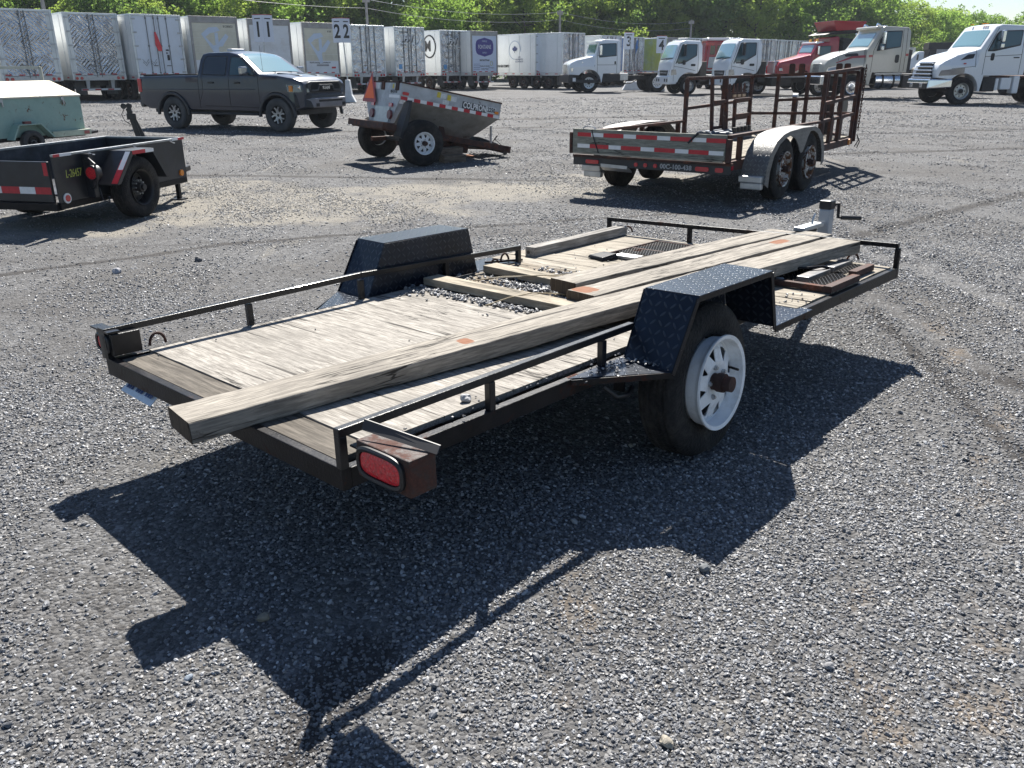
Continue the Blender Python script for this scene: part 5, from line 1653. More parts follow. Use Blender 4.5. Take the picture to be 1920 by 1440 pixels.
GLASSB = glass('cab_window_glass', (.035, .075, .085), .03)
GLASSD = glass('dark_window_glass', (.012, .018, .024), .05)
k = NT('windscreen_glass'); k.set(col=(.16, .30, .33), rough=.10, spec=1.0, coat=1.0); WSCREEN = k.m
TRIM = M('black_trim', (.016, .016, .018), .5)
WHITEP = M('white_truck_paint', (.80, .82, .84), .22, 0, var=.02, vs=2, dirt=(.45, .44, .42), dirt_amt=.06, ds=2, coat=.6)
TANP = M('beige_truck_paint', (.46, .44, .38), .28, 0, var=.04, vs=2, dirt=(.28, .25, .20), dirt_amt=.2, ds=2, coat=.6)
REDP = M('red_truck_paint', (.38, .012, .022), .25, 0, var=.06, vs=2, coat=.6)
RAMP = M('slate_pickup_paint', (.017, .025, .046), .28, .0, var=.12, vs=1.5, dirt=(.06, .06, .06), dirt_amt=.12, ds=2, coat=.6, spec=.4)
GAP = M('panel_gap_black', (.01, .01, .011), .8)
SEAT = M('grey_interior', (.10, .10, .11), .8)
FLARE = M('grey_black_flare', (.035, .036, .040), .55)

def mirror(parent, x, y, z, sg, w=.20, h=.40, mat=None, arm=.16):
    o = MB().box((x - .06, y + sg * arm - w / 2, z - h / 2), (x + .05, y + sg * arm + w / 2, z + h / 2)).build('mirror', mat or TRIM, parent, bevel=.035, seg=3)
    MB().bar((x - .02, y - sg * .02, z - h * .35), (x - .02, y + sg * arm, z - h * .25), .035).build('mirror_arm', TRIM, o)
    return o

# --- pickup ------------------------------------------------------------------
fw_ = G(525, 248)
pk = thing('pickup_truck', 'dark slate crew-cab pickup truck with black wheel flares parked before the semi-trailers', 'pickup truck')
def set_vehicle(o, anchor, local, deg, scale=1.0):
    """put local point of the vehicle on the ground point anchor"""
    c, s = math.cos(rad(deg)), math.sin(rad(deg))
    o.location = (anchor.x - scale * (local[0] * c - local[1] * s), anchor.y - scale * (local[0] * s + local[1] * c), 0)
    o.rotation_euler = (0, 0, rad(deg)); o.scale = (scale,) * 3
set_vehicle(pk, fw_, (3.57, -.98), -25.0, 1.0)
AX = [(0, .43, .54), (3.57, .43, .55)]
zt_ = lerp_table([(-1.22, 1.22), (-1.16, 1.36), (.955, 1.385), (.96, 1.385), (.985, 1.42), (1.03, 1.80), (1.09, 1.91), (1.25, 1.945), (1.95, 1.955), (2.25, 1.90), (2.45, 1.82), (3.03, 1.425), (3.10, 1.405), (3.6, 1.385), (4.1, 1.315), (4.30, 1.24), (4.36, 1.17)])
def wp(x, z):
    w = .985
    if z < .8: w -= .05 * ((.8 - z) / .35) ** 2 * .5
    if z > 1.33: w -= (z - 1.33) * .36
    if 1.0 < z < 1.33: w -= .02 * (z - 1.0) / .33
    if x > 3.9: w -= .11 * ((x - 3.9) / .46) ** 2
    if x < -.9: w -= .02 * ((-.9 - x) / .3) ** 2
    return w
pb = Body(-1.22, 4.36, arch(lerp_table([(-1.22, .68), (-.9, .52), (4.0, .50), (4.36, .62)]), AX), zt_, wp, .03, .05, .06, arch_xs(AX) + [.955, .96, .985, 1.0, 1.03, 1.06, 1.09, 1.17, 2.25, 2.45, 3.03, 4.3], nz=12)
pb.build('body', RAMP, pk, 30)
for sg in (-1, 1):
    pb.patch('window_trim', [(1.13, 1.39), (1.965, 1.375), (1.965, 1.865), (1.19, 1.865), (1.13, 1.74)], TRIM, pk, sg, .0015, .04, 8)
    pb.patch('window_trim', [(2.045, 1.375), (2.98, 1.375), (2.73, 1.60), (2.38, 1.84), (2.045, 1.865)], TRIM, pk, sg, .0015, .04, 8)
    pb.patch('rear_window', [(1.17, 1.42), (1.93, 1.40), (1.93, 1.84), (1.22, 1.84), (1.17, 1.72)], GLASSD, pk, sg, .006, .04, 8)
    pb.patch('front_window', [(2.08, 1.40), (2.92, 1.40), (2.70, 1.58), (2.36, 1.81), (2.08, 1.83)], GLASSB, pk, sg, .006, .04, 8)
    for pts in ([(.97, .56), (.97, 1.38)], [(2.03, .62), (2.03, 1.40)], [(1.12, .98), (1.12, 1.70)], [(3.02, .70), (3.0, 1.40)], [(1.15, .62), (3.0, .60)], [(1.12, .98), (.97, .70)]):
        pb.line(pts, GAP, pk, sg, .007)
    pb.line([(-1.1, 1.02), (2.9, 1.05)], RAMP, pk, sg, .012, 'crease', -.006)
    for x in (1.32, 2.22):
        MB().box((x, sg * 1.0, 1.185), (x + .20, sg * .965, 1.225)).build('door_handle', TRIM, pk, bevel=.012)
    for ax, az, r in AX:
        o1, i1 = r + .055, r - .02
        pts = [(ax + o1 * math.cos(math.pi * i / 20), az - .06 + o1 * math.sin(math.pi * i / 20)) for i in range(21)] + [(ax + i1 * math.cos(math.pi * i / 20), az - .06 + i1 * math.sin(math.pi * i / 20)) for i in range(20, -1, -1)]
        MB().prism(pts, 1, sg * .955, sg * 1.03).build('wheel_flare', FLARE, pk, bevel=.02, smooth=40)
    MB().box((.62, sg * .86, .40), (2.95, sg * 1.03, .455)).build('side_step', TRIM, pk, bevel=.02)
    MB().box((-1.235, sg * .84, .95), (-1.10, sg * .99, 1.30)).build('tail_lamp', RED_LENS, pk, bevel=.02)
    mirror(pk, 2.72, sg * .95, 1.50, sg, .24, .20, M('bright_mirror_cap', (.35, .36, .38), .2, .8), .20)
    pb.patch('headlamp', [(3.95, .985), (4.33, .985), (4.30, 1.16), (3.90, 1.17)], M('headlamp_side', (.10, .105, .115), .10, .6, coat=1), pk, sg, .010, .03, 4)
    # headlamp unit
    MB().hexa([(4.02, sg * .992, .97), (4.42, sg * .70, .97), (4.28, sg * .55, .97), (3.95, sg * .80, .97), (3.94, sg * .995, 1.17), (4.38, sg * .72, 1.19), (4.20, sg * .55, 1.19), (3.90, sg * .80, 1.17)]).build('headlamp', M('headlamp_clear', (.12, .125, .135), .12, .6, coat=1), pk, bevel=.01)
    MB().cyl((4.20, sg * .86, 1.09), (4.30, sg * .885, 1.09), .06, 16).build('projector_lens', CHROME, pk, smooth=40)
    MB().box((4.0, sg * .96, 1.0), (4.10, sg * 1.0, 1.14)).build('amber_lens', AMBER, pk)
pb.tpatch('windscreen', [(2.27, -.60), (3.00, -.74), (3.00, .74), (2.27, .60)], WSCREEN, pk, .006, 10)
for p in (((3.02, .40, 1.455), (2.90, -.25, 1.525)), ((3.02, -.25, 1.455), (2.90, -.70, 1.52))):
    MB().bar(*p, .018).build('wiper', TRIM, pk)
MB().hexa([(1.0, -.60, 1.46), (1.0, .60, 1.46), (1.03, .60, 1.46), (1.03, -.60, 1.46), (1.055, -.55, 1.80), (1.055, .55, 1.80), (1.09, .55, 1.80), (1.09, -.55, 1.80)]).build('rear_glass', GLASSD, pk)
MB().box((-1.12, -.84, 1.36), (.94, .84, 1.405)).build('bed_shade_slab', M('bed_dark', (.008, .008, .009), .9), pk, bevel=.01)  # dark slab painted in for the shaded inside of the open bed
MB().bar((-1.14, -.915, 1.40), (.94, -.915, 1.415), .05, .02).bar((-1.14, .915, 1.40), (.94, .915, 1.415), .05, .02).build('bed_rail_cap', TRIM, pk, bevel=.008)
# front end
MB().prism(round_poly([(-.70, .97), (.70, .97), (.76, 1.16), (.66, 1.235), (-.66, 1.235), (-.76, 1.16)], .08), 0, 4.26, 4.395).build('grille_surround', TRIM, pk, bevel=.02)
MB().prism(round_poly([(-.60, .99), (.60, .99), (.62, 1.13), (.54, 1.20), (-.54, 1.20), (-.62, 1.13)], .05), 0, 4.39, 4.40).build('grille_mesh', M('grille_black', (.004, .004, .004), .9), pk)
for q in (((4.405, -.60, 1.01), (4.405, -.34, 1.02)), ((4.405, -.34, 1.02), (4.405, -.28, 1.14)), ((4.405, -.28, 1.14), (4.405, .28, 1.14)), ((4.405, .28, 1.14), (4.405, .34, 1.02)), ((4.405, .34, 1.02), (4.405, .60, 1.01))):
    MB().bar(*q, .03, .045).build('grille_bar', FLARE, pk, bevel=.008)
text('badge_lettering', 'RAM', .105, CHROME, pk, (4.412, 0, 1.075), (rad(90), 0, rad(90)), .012, sx=1.45, bold=.006)
MB().hexa([(4.15, -1.0, .60), (4.50, -.72, .58), (4.50, .72, .58), (4.15, 1.0, .60), (4.12, -1.0, .94), (4.45, -.70, .94), (4.45, .70, .94), (4.12, 1.0, .94)]).build('front_bumper', TRIM, pk, bevel=.04, seg=3)
SKID = M('satin_grey_skid', (.17, .17, .19), .45, .3)
MB().hexa([(4.20, -.93, .60), (4.53, -.66, .60), (4.53, .66, .60), (4.20, .93, .60), (4.20, -.92, .84), (4.54, -.66, .84), (4.54, .66, .84), (4.20, .92, .84)]).build('bumper_cover', SKID, pk, bevel=.03)
MB().box((4.535, -.50, .745), (4.55, .50, .80)).build('bumper_slot', GAP, pk, bevel=.01)
for sg in (-1, 1):
    MB().box((4.52, sg * .62, .63), (4.548, sg * .50, .71)).build('tow_hook_slot', GAP, pk)
    MB().cyl((4.30, sg * .83, .84), (4.33, sg * .85, .84), .03, 10).build('fog_lamp', CHROME, pk)
    MB().hexa([(3.25, sg * .52, 1.405), (3.95, sg * .40, 1.365), (3.95, sg * .30, 1.365), (3.25, sg * .30, 1.405), (3.30, sg * .50, 1.445), (3.90, sg * .40, 1.385), (3.90, sg * .30, 1.385), (3.30, sg * .30, 1.445)]).build('hood_scoop', RAMP, pk, bevel=.01)
    MB().box((3.245, sg * .48, 1.415), (3.30, sg * .33, 1.44)).build('scoop_opening', GAP, pk)
MB().hexa([(-1.28, -.95, .56), (-1.28, .95, .56), (-1.12, .97, .56), (-1.12, -.97, .56), (-1.32, -.90, .74), (-1.32, .90, .74), (-1.12, .97, .78), (-1.12, -.97, .78)]).build('rear_bumper', TRIM, pk, bevel=.03)
MB().prism(round_poly([(1.48, 1.985), (1.68, 1.985), (1.66, 2.045), (1.50, 2.045)], .02), 1, -.30, .18).build('roof_beacon', WHITEINK, pk, bevel=.01)
MB().tube([(3.05, -.78, 1.41), (3.03, -.80, 2.10)], .004, 5).build('antenna', TRIM, pk)
MB().box((-.9, -.78, .42), (4.1, .78, .60)).build('underbody', DARKSTEEL, pk)
PKT = M('pickup_tyre', (.060, .061, .064), .85, var=.25, dirt=(.15, .14, .13), dirt_amt=.6, bump=.6, bs=60)
for x, r in AX_W if False else ((0, .42), (3.57, .42)):
    for sg in (-1, 1):
        wheel(pk, (x, sg * .875, r), .42, .275, .225, 'alloy', sg, PKT, spin=x)

# --- highway trucks ------------------------------------------------------------
def chassis(o, x0, x1, half=.42, z0=.62, z1=.86):
    MB().box((x1, half - .04, z0), (x0, half, z1)).box((x1, -half, z0), (x0, -half + .04, z1)).build('chassis_rail', DARKSTEEL, o, bevel=.006)
    for i in range(6):
        x = x1 + (x0 - x1) * (i + .5) / 6
        MB().box((x, -half, z0 + .05), (x + .08, half, z1 - .05)).build('cross_member', DARKSTEEL, o)
def axle_pair(o, x, R=.5, half=.95, front=False, style='truck10', rmat=None, single=False):
    for sg in (-1, 1):
        if front or single:
            wheel(o, (x, sg * (half), R), R, .28, .285, style, sg, RUBBER, rmat)
        else:
            wheel(o, (x, sg * half, R), R, .27, .285, style, sg, RUBBER, rmat)
            wheel(o, (x, sg * (half - .32), R), R, .27, .285, 'steelround', sg, RUBBER, DARKSTEEL)
    MB().cyl((x, -half + .1, R), (x, half - .1, R), .07, 12).build('axle', DARKSTEEL, o)

def conv_truck(name, label, px, py, deg, scale, P):
    """bonneted truck; P holds the profile numbers (front axle at x = 0)"""
    o = thing(name, label, 'truck', group=P.get('group'))
    set_vehicle(o, G(px, py), (0, P.get('wy', 1.08)), deg, scale)
    AXs = [(0, .52, P.get('ar', .64))]
    xs = sorted(P['zt'])
    body = Body(P['rear'], P['nose'], arch(lerp_table(P['zb']), AXs), lerp_table(P['zt']), P['w'], P.get('crown', .03), P.get('r', .07), .07, arch_xs(AXs) + [p[0] for p in P['zt']] + [p[0] for p in P['zb']], nz=10)
    body.build('cab_body', P['paint'], o, 30)
    for sg in (1, -1):
        body.patch('window_trim', P['win_trim'], TRIM, o, sg, .004, .05, 6)
        body.patch('side_window', P['win'], GLASSB, o, sg, .010, .05, 6)
        for ln in P['lines']:
            body.line(ln, GAP, o, sg, .009)
    body.tpatch('windscreen', P['screen'], WSCREEN, o, .012, 8, .05)
    return o, body

# white bonneted truck behind sign 3
def w_fl(x, z):
    w = 1.12
    if x > -.30: w = 1.12 - .22 * min(1, (x + .30) / 1.25) - max(0, (z - 1.35)) * .30
    if x > .75: w -= .10 * ((x - .75) / .3) ** 2
    if x <= -.30: w -= max(0, z - 1.75) * .12
    return w
fl, bd = conv_truck('chassis_cab_truck', 'plain white bonneted chassis-cab truck with steel tank, parked in front of sign 3', 1104, 174, 190, 1.13, dict(
    nose=1.04, rear=-1.68, zb=[(-1.68, .98), (-.75, .96), (-.68, .50), (-.60, .50), (.5, .88), (1.04, .92)],
    zt=[(-1.68, 2.55), (-1.6, 2.64), (-.75, 2.66), (-.50, 2.52), (-.32, 1.90), (-.25, 1.84), (.6, 1.66), (.92, 1.52), (1.02, 1.40), (1.04, 1.30)],
    w=w_fl, paint=WHITEP, win_trim=[(-1.47, 1.84), (-.50, 1.76), (-.56, 2.45), (-1.47, 2.48)], win=[(-1.43, 1.88), (-.56, 1.81), (-.60, 2.42), (-1.43, 2.44)],
    lines=[[(-.42, .98), (-.42, 1.86), (-.52, 2.50)], [(-1.50, .98), (-1.50, 2.52)], [(-.42, 1.40), (-1.50, 1.40)], [(-.42, 1.86), (-1.5, 1.86)], [(-.28, 1.3), (-.28, 1.84)]],
    screen=[(-.49, -.80), (-.34, -.88), (-.34, .88), (-.49, .80)]))
MB().box((-.66, -1.0, 2.46), (-.34, 1.0, 2.60)).build('sun_visor', WHITEP, fl, bevel=.05)
MB().box((-.55, -1.12, .50), (1.12, 1.12, .66)).box((.85, -1.12, .52), (1.14, 1.12, .90)).build('front_bumper', M('matt_black_bumper', (.02, .02, .022), .6), fl, bevel=.03)
MB().box((1.0, -.45, .95), (1.07, .45, 1.42)).build('grille', CHROME, fl, bevel=.02)
for i in range(8): MB().box((1.07, -.42, .98 + i * .055), (1.078, .42, 1.005 + i * .055)).build('grille_bar', TRIM, fl)
for sg in (-1, 1):
    MB().box((.86, sg * .84, 1.08), (.97, sg * .92, 1.26)).build('headlamp', CHROME, fl, bevel=.01)
    MB().hexa([(-1.45, sg * 1.13, 1.43), (-1.36, sg * 1.13, 1.43), (-1.36, sg * 1.10, 1.43), (-1.45, sg * 1.10, 1.43), (-1.45, sg * 1.13, 1.58), (-1.36, sg * 1.13, 1.58), (-1.36, sg * 1.10, 1.58), (-1.45, sg * 1.10, 1.58)]).build('door_handle', TRIM, fl, bevel=.01)
    mirror(fl, -.55, sg * 1.08, 2.12, sg, .16, .50, CHROME, .20)
    MB().box((-1.95, sg * 1.08, .52), (-.62, sg * .62, .94)).build('battery_box', DARKSTEEL, fl, bevel=.05, seg=3)
    MB().box((-2.15, sg * 1.10, .62), (-1.72, sg * .70, .98)).build('tool_box', GALV, fl, bevel=.01)
    MB().box((.75, sg * 1.125, .58), (.92, sg * 1.128, .76)).build('bumper_sticker', WHITEINK, fl)
MB().cyl((.35, .93, 1.45), (.35, .93, 1.56), .035, 10).build('mirror_ball', CHROME, fl)
for y in (-.6, 0, .6): MB().box((-.85, y - .08, 2.66), (-.75, y + .08, 2.72)).build('roof_lamp', CHROME, fl, bevel=.015)
MB().bar((-1.2, -.4, 2.70), (-1.2, .6, 2.72), .06).build('air_horn', CHROME, fl)
chassis(fl, 0.6, -4.8)
axle_pair(fl, 0, front=True, half=.95); axle_pair(fl, -3.85, half=.95)
MB().tube([(-1.5, .9, .52), (-1.9, .95, .42), (-2.4, .95, .48), (-2.7, .8, .62)], .03, 8).build('exhaust_pipe', DARKSTEEL, fl, smooth=50)
MB().box((-3.3, -1.0, .92), (-4.5, 1.0, .98)).build('fifth_wheel_deck', BROWNRUST, fl)

# beige bonneted truck with a red stripe
def w_m2(x, z):
    w = 1.15
    if x > -.45: w = 1.15 - .22 * min(1, (x + .45) / 1.7) - max(0, (z - 1.5)) * .32
    if x > .85: w -= .14 * ((x - .85) / .35) ** 2
    if x <= -.45: w -= max(0, z - 2.0) * .10
    return w
m2, bd = conv_truck('beige_truck', 'beige bonneted truck with a red stripe and chrome fuel tank behind the ramp frames', 1594, 186, 184, 1.07, dict(
    nose=1.22, rear=-2.35, ar=.62, zb=[(-2.35, 1.10), (-.80, 1.10), (-.72, .58), (-.62, .58), (.55, .95), (1.22, 1.0)],
    zt=[(-2.35, 2.80), (-2.25, 2.95), (-1.2, 3.0), (-.98, 2.90), (-.93, 2.74), (-.52, 2.12), (-.45, 2.06), (.3, 1.96), (.85, 1.78), (1.12, 1.62), (1.20, 1.48), (1.22, 1.38)],
    w=w_m2, paint=TANP, win_trim=[(-1.95, 2.14), (-.86, 1.98), (-.98, 2.45), (-1.22, 2.80), (-1.98, 2.82)], win=[(-1.92, 2.18), (-1.28, 2.10), (-1.28, 2.76), (-1.94, 2.78)],
    lines=[[(-.72, 1.12), (-.74, 2.0), (-1.16, 2.86)], [(-2.02, 1.12), (-2.02, 2.86)], [(-.38, 1.35), (-.42, 2.05)], [(-2.2, 1.15), (-2.2, 2.9)]],
    screen=[(-.92, -.86), (-.55, -.96), (-.55, .96), (-.92, .86)]))
for sg in (-1, 1):
    bd.patch('quarter_window', [(-1.20, 2.06), (-.93, 2.04), (-1.20, 2.70)], GLASSB, m2, sg, .010, .03, 4)
MB().box((-1.15, -1.0, 2.88), (-.80, 1.0, 3.0)).build('sun_visor', TANP, m2, bevel=.05)
STRIPE = M('red_stripe', (.36, .05, .05), .35, coat=.4)
for sg in (-1, 1):
    bd.patch('red_stripe', [(-.72, 1.74), (.10, 1.70), (.10, 1.80), (-.72, 1.84)], STRIPE, m2, sg, .004, 0, 5)
    bd.patch('red_stripe', [(.10, 1.70), (.80, 1.50), (.82, 1.53), (.10, 1.80)], STRIPE, m2, sg, .004, 0, 5)
    bd.patch('red_stripe', [(-2.34, 1.78), (-2.22, 1.78), (-2.22, 1.88), (-2.34, 1.88)], STRIPE, m2, sg, .004, 0, 2)
    bd.patch('hood_vent', [(-.15, 1.80), (.40, 1.76), (.46, 1.83), (.35, 1.88), (-.12, 1.91)], TRIM, m2, sg, .012, .05, 4)
    bd.patch('headlamp_rim', [(.48, 1.14), (1.16, 1.10), (1.12, 1.32), (.80, 1.40), (.55, 1.36)], CHROME, m2, sg, .008, .06, 4)
    bd.patch('headlamp', [(.54, 1.17), (1.12, 1.14), (1.08, 1.29), (.80, 1.36), (.60, 1.32)], M('pale_blue_headlamp', (.30, .38, .50), .10, .4, coat=1), m2, sg, .020, .06, 4)
    bd.patch('door_handle', [(-1.93, 1.50), (-1.75, 1.50), (-1.75, 1.84), (-1.93, 1.84)], TRIM, m2, sg, .012, .08, 3)
    mirror(m2, -1.05, sg * 1.10, 2.52, sg, .18, .52, CHROME, .24)
    MB().box((-1.08, sg * 1.22, 2.02), (-.96, sg * 1.40, 2.20)).build('mirror', CHROME, m2, bevel=.03)
    MB().cyl((-1.02, sg * .82, .76), (-2.15, sg * .82, .76), .33, 28).build('fuel_tank', CHROME, m2, smooth=40, bevel=.02)
    for x in (-1.35, -1.85): MB().lathe([(.335, -.04), (.345, -.04), (.345, .04), (.335, .04)], 28, closed=True).build('tank_strap', TRIM, m2, smooth=40, loc=(x, sg * .82, .76), rot=(0, 0, rad(90)))
    MB().box((-.95, sg * 1.12, 1.02), (-2.2, sg * .80, 1.08)).build('cab_step', GALV, m2, bevel=.01)
    MB().box((-2.25, sg * 1.12, .45), (-2.60, sg * .62, 1.0)).build('battery_box', DARKSTEEL, m2, bevel=.06)
    MB().box((-1.5, sg * .55 - .04, 2.98), (-1.1, sg * .55 + .04, 3.05)).build('roof_light_bar', CHROME, m2, bevel=.02)
    MB().cyl((-1.15, sg * .6, 3.04), (-1.0, sg * .6, 3.08), .05, 12, .07).build('air_horn', CHROME, m2)
MB().hexa([(1.16, -.44, 1.0), (1.30, -.38, 1.0), (1.30, .38, 1.0), (1.16, .44, 1.0), (1.10, -.42, 1.50), (1.24, -.36, 1.50), (1.24, .36, 1.50), (1.10, .42, 1.50)]).build('grille_shell', TANP, m2, bevel=.02)
for i in range(8): MB().box((1.27 - i * .004, -.36, 1.03 + i * .058), (1.315 - i * .006, .36, 1.06 + i * .058)).build('grille_bar', CHROME, m2)
MB().hexa([(1.05, -1.18, .60), (1.40, -.9, .60), (1.40, .9, .60), (1.05, 1.18, .60), (1.05, -1.18, .98), (1.40, -.9, .98), (1.40, .9, .98), (1.05, 1.18, .98)]).build('front_bumper', CHROME, m2, bevel=.04)
MB().box((1.10, 1.181, .62), (1.24, 1.19, .92)).build('bumper_end', M('faded_red_panel', (.5, .25, .22), .5), m2)
chassis(m2, .8, -6.0)
axle_pair(m2, 0, front=True, half=1.0, style='truckalu', rmat=CHROME); axle_pair(m2, -5.0, half=.95)
MB().tube([(.75, 1.05, 1.6), (.75, 1.06, 2.25)], .008, 5).build('fender_marker', TRIM, m2)
MB().box((-2.75, -1.1, .92), (-6.2, 1.1, 1.04)).build('flat_bed', DARKSTEEL, m2, bevel=.01)
MB().box((-2.9, .5, 1.04), (-3.4, 1.05, 1.30)).build('fender_hoop', M('dull_beige_box', (.30, .27, .22), .6), m2, bevel=.08)

# white bonneted truck at the right edge
def w_hn(x, z):
    w = 1.13
    if x > -.45: w = 1.13 - .12 * min(1, (x + .45) / 1.3) - max(0, (z - 1.45)) * .35
    if x > .55: w -= .16 * ((x - .55) / .4) ** 2
    if x <= -.45: w -= max(0, z - 1.9) * .09
    if z < 1.45 and x > -.4: w += .02
    return w
hn, bd = conv_truck('white_cab_truck', 'white bonneted truck with banded chrome grille and bumper at the right edge of the yard', 1797, 197, 184, 1.06, dict(
    nose=.95, rear=-2.30, ar=.60, zb=[(-2.30, 1.06), (-.75, 1.04), (-.68, .48), (-.58, .48), (.5, .92), (.95, .98)],
    zt=[(-2.30, 2.66), (-2.22, 2.80), (-1.2, 2.84), (-1.0, 2.78), (-.90, 2.64), (-.50, 2.02), (-.42, 1.95), (.3, 1.78), (.70, 1.60), (.88, 1.45), (.94, 1.30), (.95, 1.2)],
    w=w_hn, paint=WHITEP, win_trim=[(-2.0, 2.10), (-1.0, 1.90), (-.72, 1.90), (-1.0, 2.50), (-1.12, 2.62), (-2.04, 2.64)], win=[(-1.96, 2.14), (-.80, 1.94), (-1.04, 2.44), (-1.15, 2.58), (-2.0, 2.60)],
    lines=[[(-.68, 1.08), (-.68, 1.92), (-1.08, 2.72)], [(-2.10, 1.08), (-2.10, 2.70)], [(-.68, 1.72), (-2.1, 1.78)], [(-.36, 1.35), (-.40, 1.95)], [(-.36, 1.38), (.5, 1.30)]],
    screen=[(-.89, -.86), (-.53, -.95), (-.53, .95), (-.89, .86)]))
for sg in (-1, 1):
    bd.patch('headlamp', [(.02, 1.14), (.30, 1.08), (.90, 1.05), (.84, 1.24), (.02, 1.34)], M('grey_headlamp', (.20, .21, .23), .10, .5, coat=1), hn, sg, .014, .03, 4)
    bd.patch('hood_vent', [(.20, 1.60), (-.28, 1.66), (-.36, 1.82), (-.10, 1.80)], TRIM, hn, sg, .010, .03, 4)
    MB().cyl((.58, sg * .96, 1.16), (.64, sg * 1.015, 1.16), .05, 14).build('projector_lens', CHROME, hn)
    MB().box((-2.02, sg * 1.125, 1.66), (-1.80, sg * 1.155, 1.70)).build('door_handle', TRIM, hn, bevel=.01)
    mirror(hn, -1.12, sg * 1.08, 2.42, sg, .20, .42, CHROME, .24)
    MB().box((-1.18, sg * 1.22, 2.02), (-1.05, sg * 1.42, 2.18)).build('mirror', CHROME, hn, bevel=.03)
    MB().prism(round_poly([(-1.03, 1.58), (-.90, 1.58), (-.90, 1.84), (-1.03, 1.84)], .06), 1, sg * 1.10, sg * 1.15).build('mirror_foot', TRIM, hn)
    MB().box((-.80, sg * 1.08, .48), (-1.30, sg * .62, 1.0)).build('battery_box', DARKSTEEL, hn, bevel=.03)
    MB().box((-1.28, sg * 1.12, .52), (-1.40, sg * .9, .95)).build('side_panel', WHITEP, hn, bevel=.02)
    MB().box((-1.50, sg * 1.12, .55), (-1.90, sg * .7, .97)).build('side_panel', WHITEP, hn, bevel=.02)
    MB().box((-1.98, sg * 1.13, .40), (-2.22, sg * .8, 1.03)).build('side_panel', WHITEP, hn, bevel=.04)
    MB().box((.0, sg * 1.06, 1.46), (.08, sg * 1.13, 1.50)).build('side_marker', RED_LENS, hn)
for i, (z, w, x) in enumerate(((1.50, .46, .98), (1.37, .54, 1.03), (1.24, .60, 1.07), (1.11, .64, 1.10), (.98, .68, 1.12))):
    MB().prism(round_poly([(-w, z - .028), (w, z - .028), (w, z + .028), (-w, z + .028)], .025), 0, x - .10, x).build('grille_band', CHROME, hn, bevel=.02)
MB().hexa([(.85, -.64, .93), (1.06, -.62, .93), (1.06, .62, .93), (.85, .64, .93), (.75, -.44, 1.54), (.92, -.42, 1.54), (.92, .42, 1.54), (.75, .44, 1.54)]).build('grille_back', TRIM, hn)
MB().hexa([(.45, -1.18, .62), (1.20, -.78, .58), (1.20, .78, .58), (.45, 1.18, .62), (.45, -1.18, .94), (1.16, -.78, .94), (1.16, .78, .94), (.45, 1.18, .94)]).build('front_bumper', CHROME, hn, bevel=.05, seg=3)
MB().box((1.15, -.74, .58), (1.22, .74, .80)).build('bumper_intake', TRIM, hn, bevel=.02)
for y in (-.35, .35): MB().box((1.21, y - .10, .63), (1.235, y + .10, .77)).build('tow_slot', CHROME, hn, bevel=.01)
for i in range(3): MB().box((-1.02, .10 + i * .13, 2.87), (-.94, .18 + i * .13, 2.90)).build('roof_marker', AMBER, hn)
MB().box((-1.02, -.60, 2.87), (-.94, -.52, 2.90)).build('roof_marker', AMBER, hn)
chassis(hn, .6, -6.2)
axle_pair(hn, 0, front=True, half=.98, style='steelround', rmat=M('brushed_steel_wheel', (.60, .59, .56), .35, .6, var=.1)); axle_pair(hn, -3.9, half=.95, style='steelround', rmat=WHITERIM); axle_pair(hn, -5.2, half=.95, style='steelround', rmat=WHITERIM)
MB().box((-2.4, -.95, .95), (-6.4, .95, 1.03)).build('bed_frame', BROWNRUST, hn, bevel=.01)

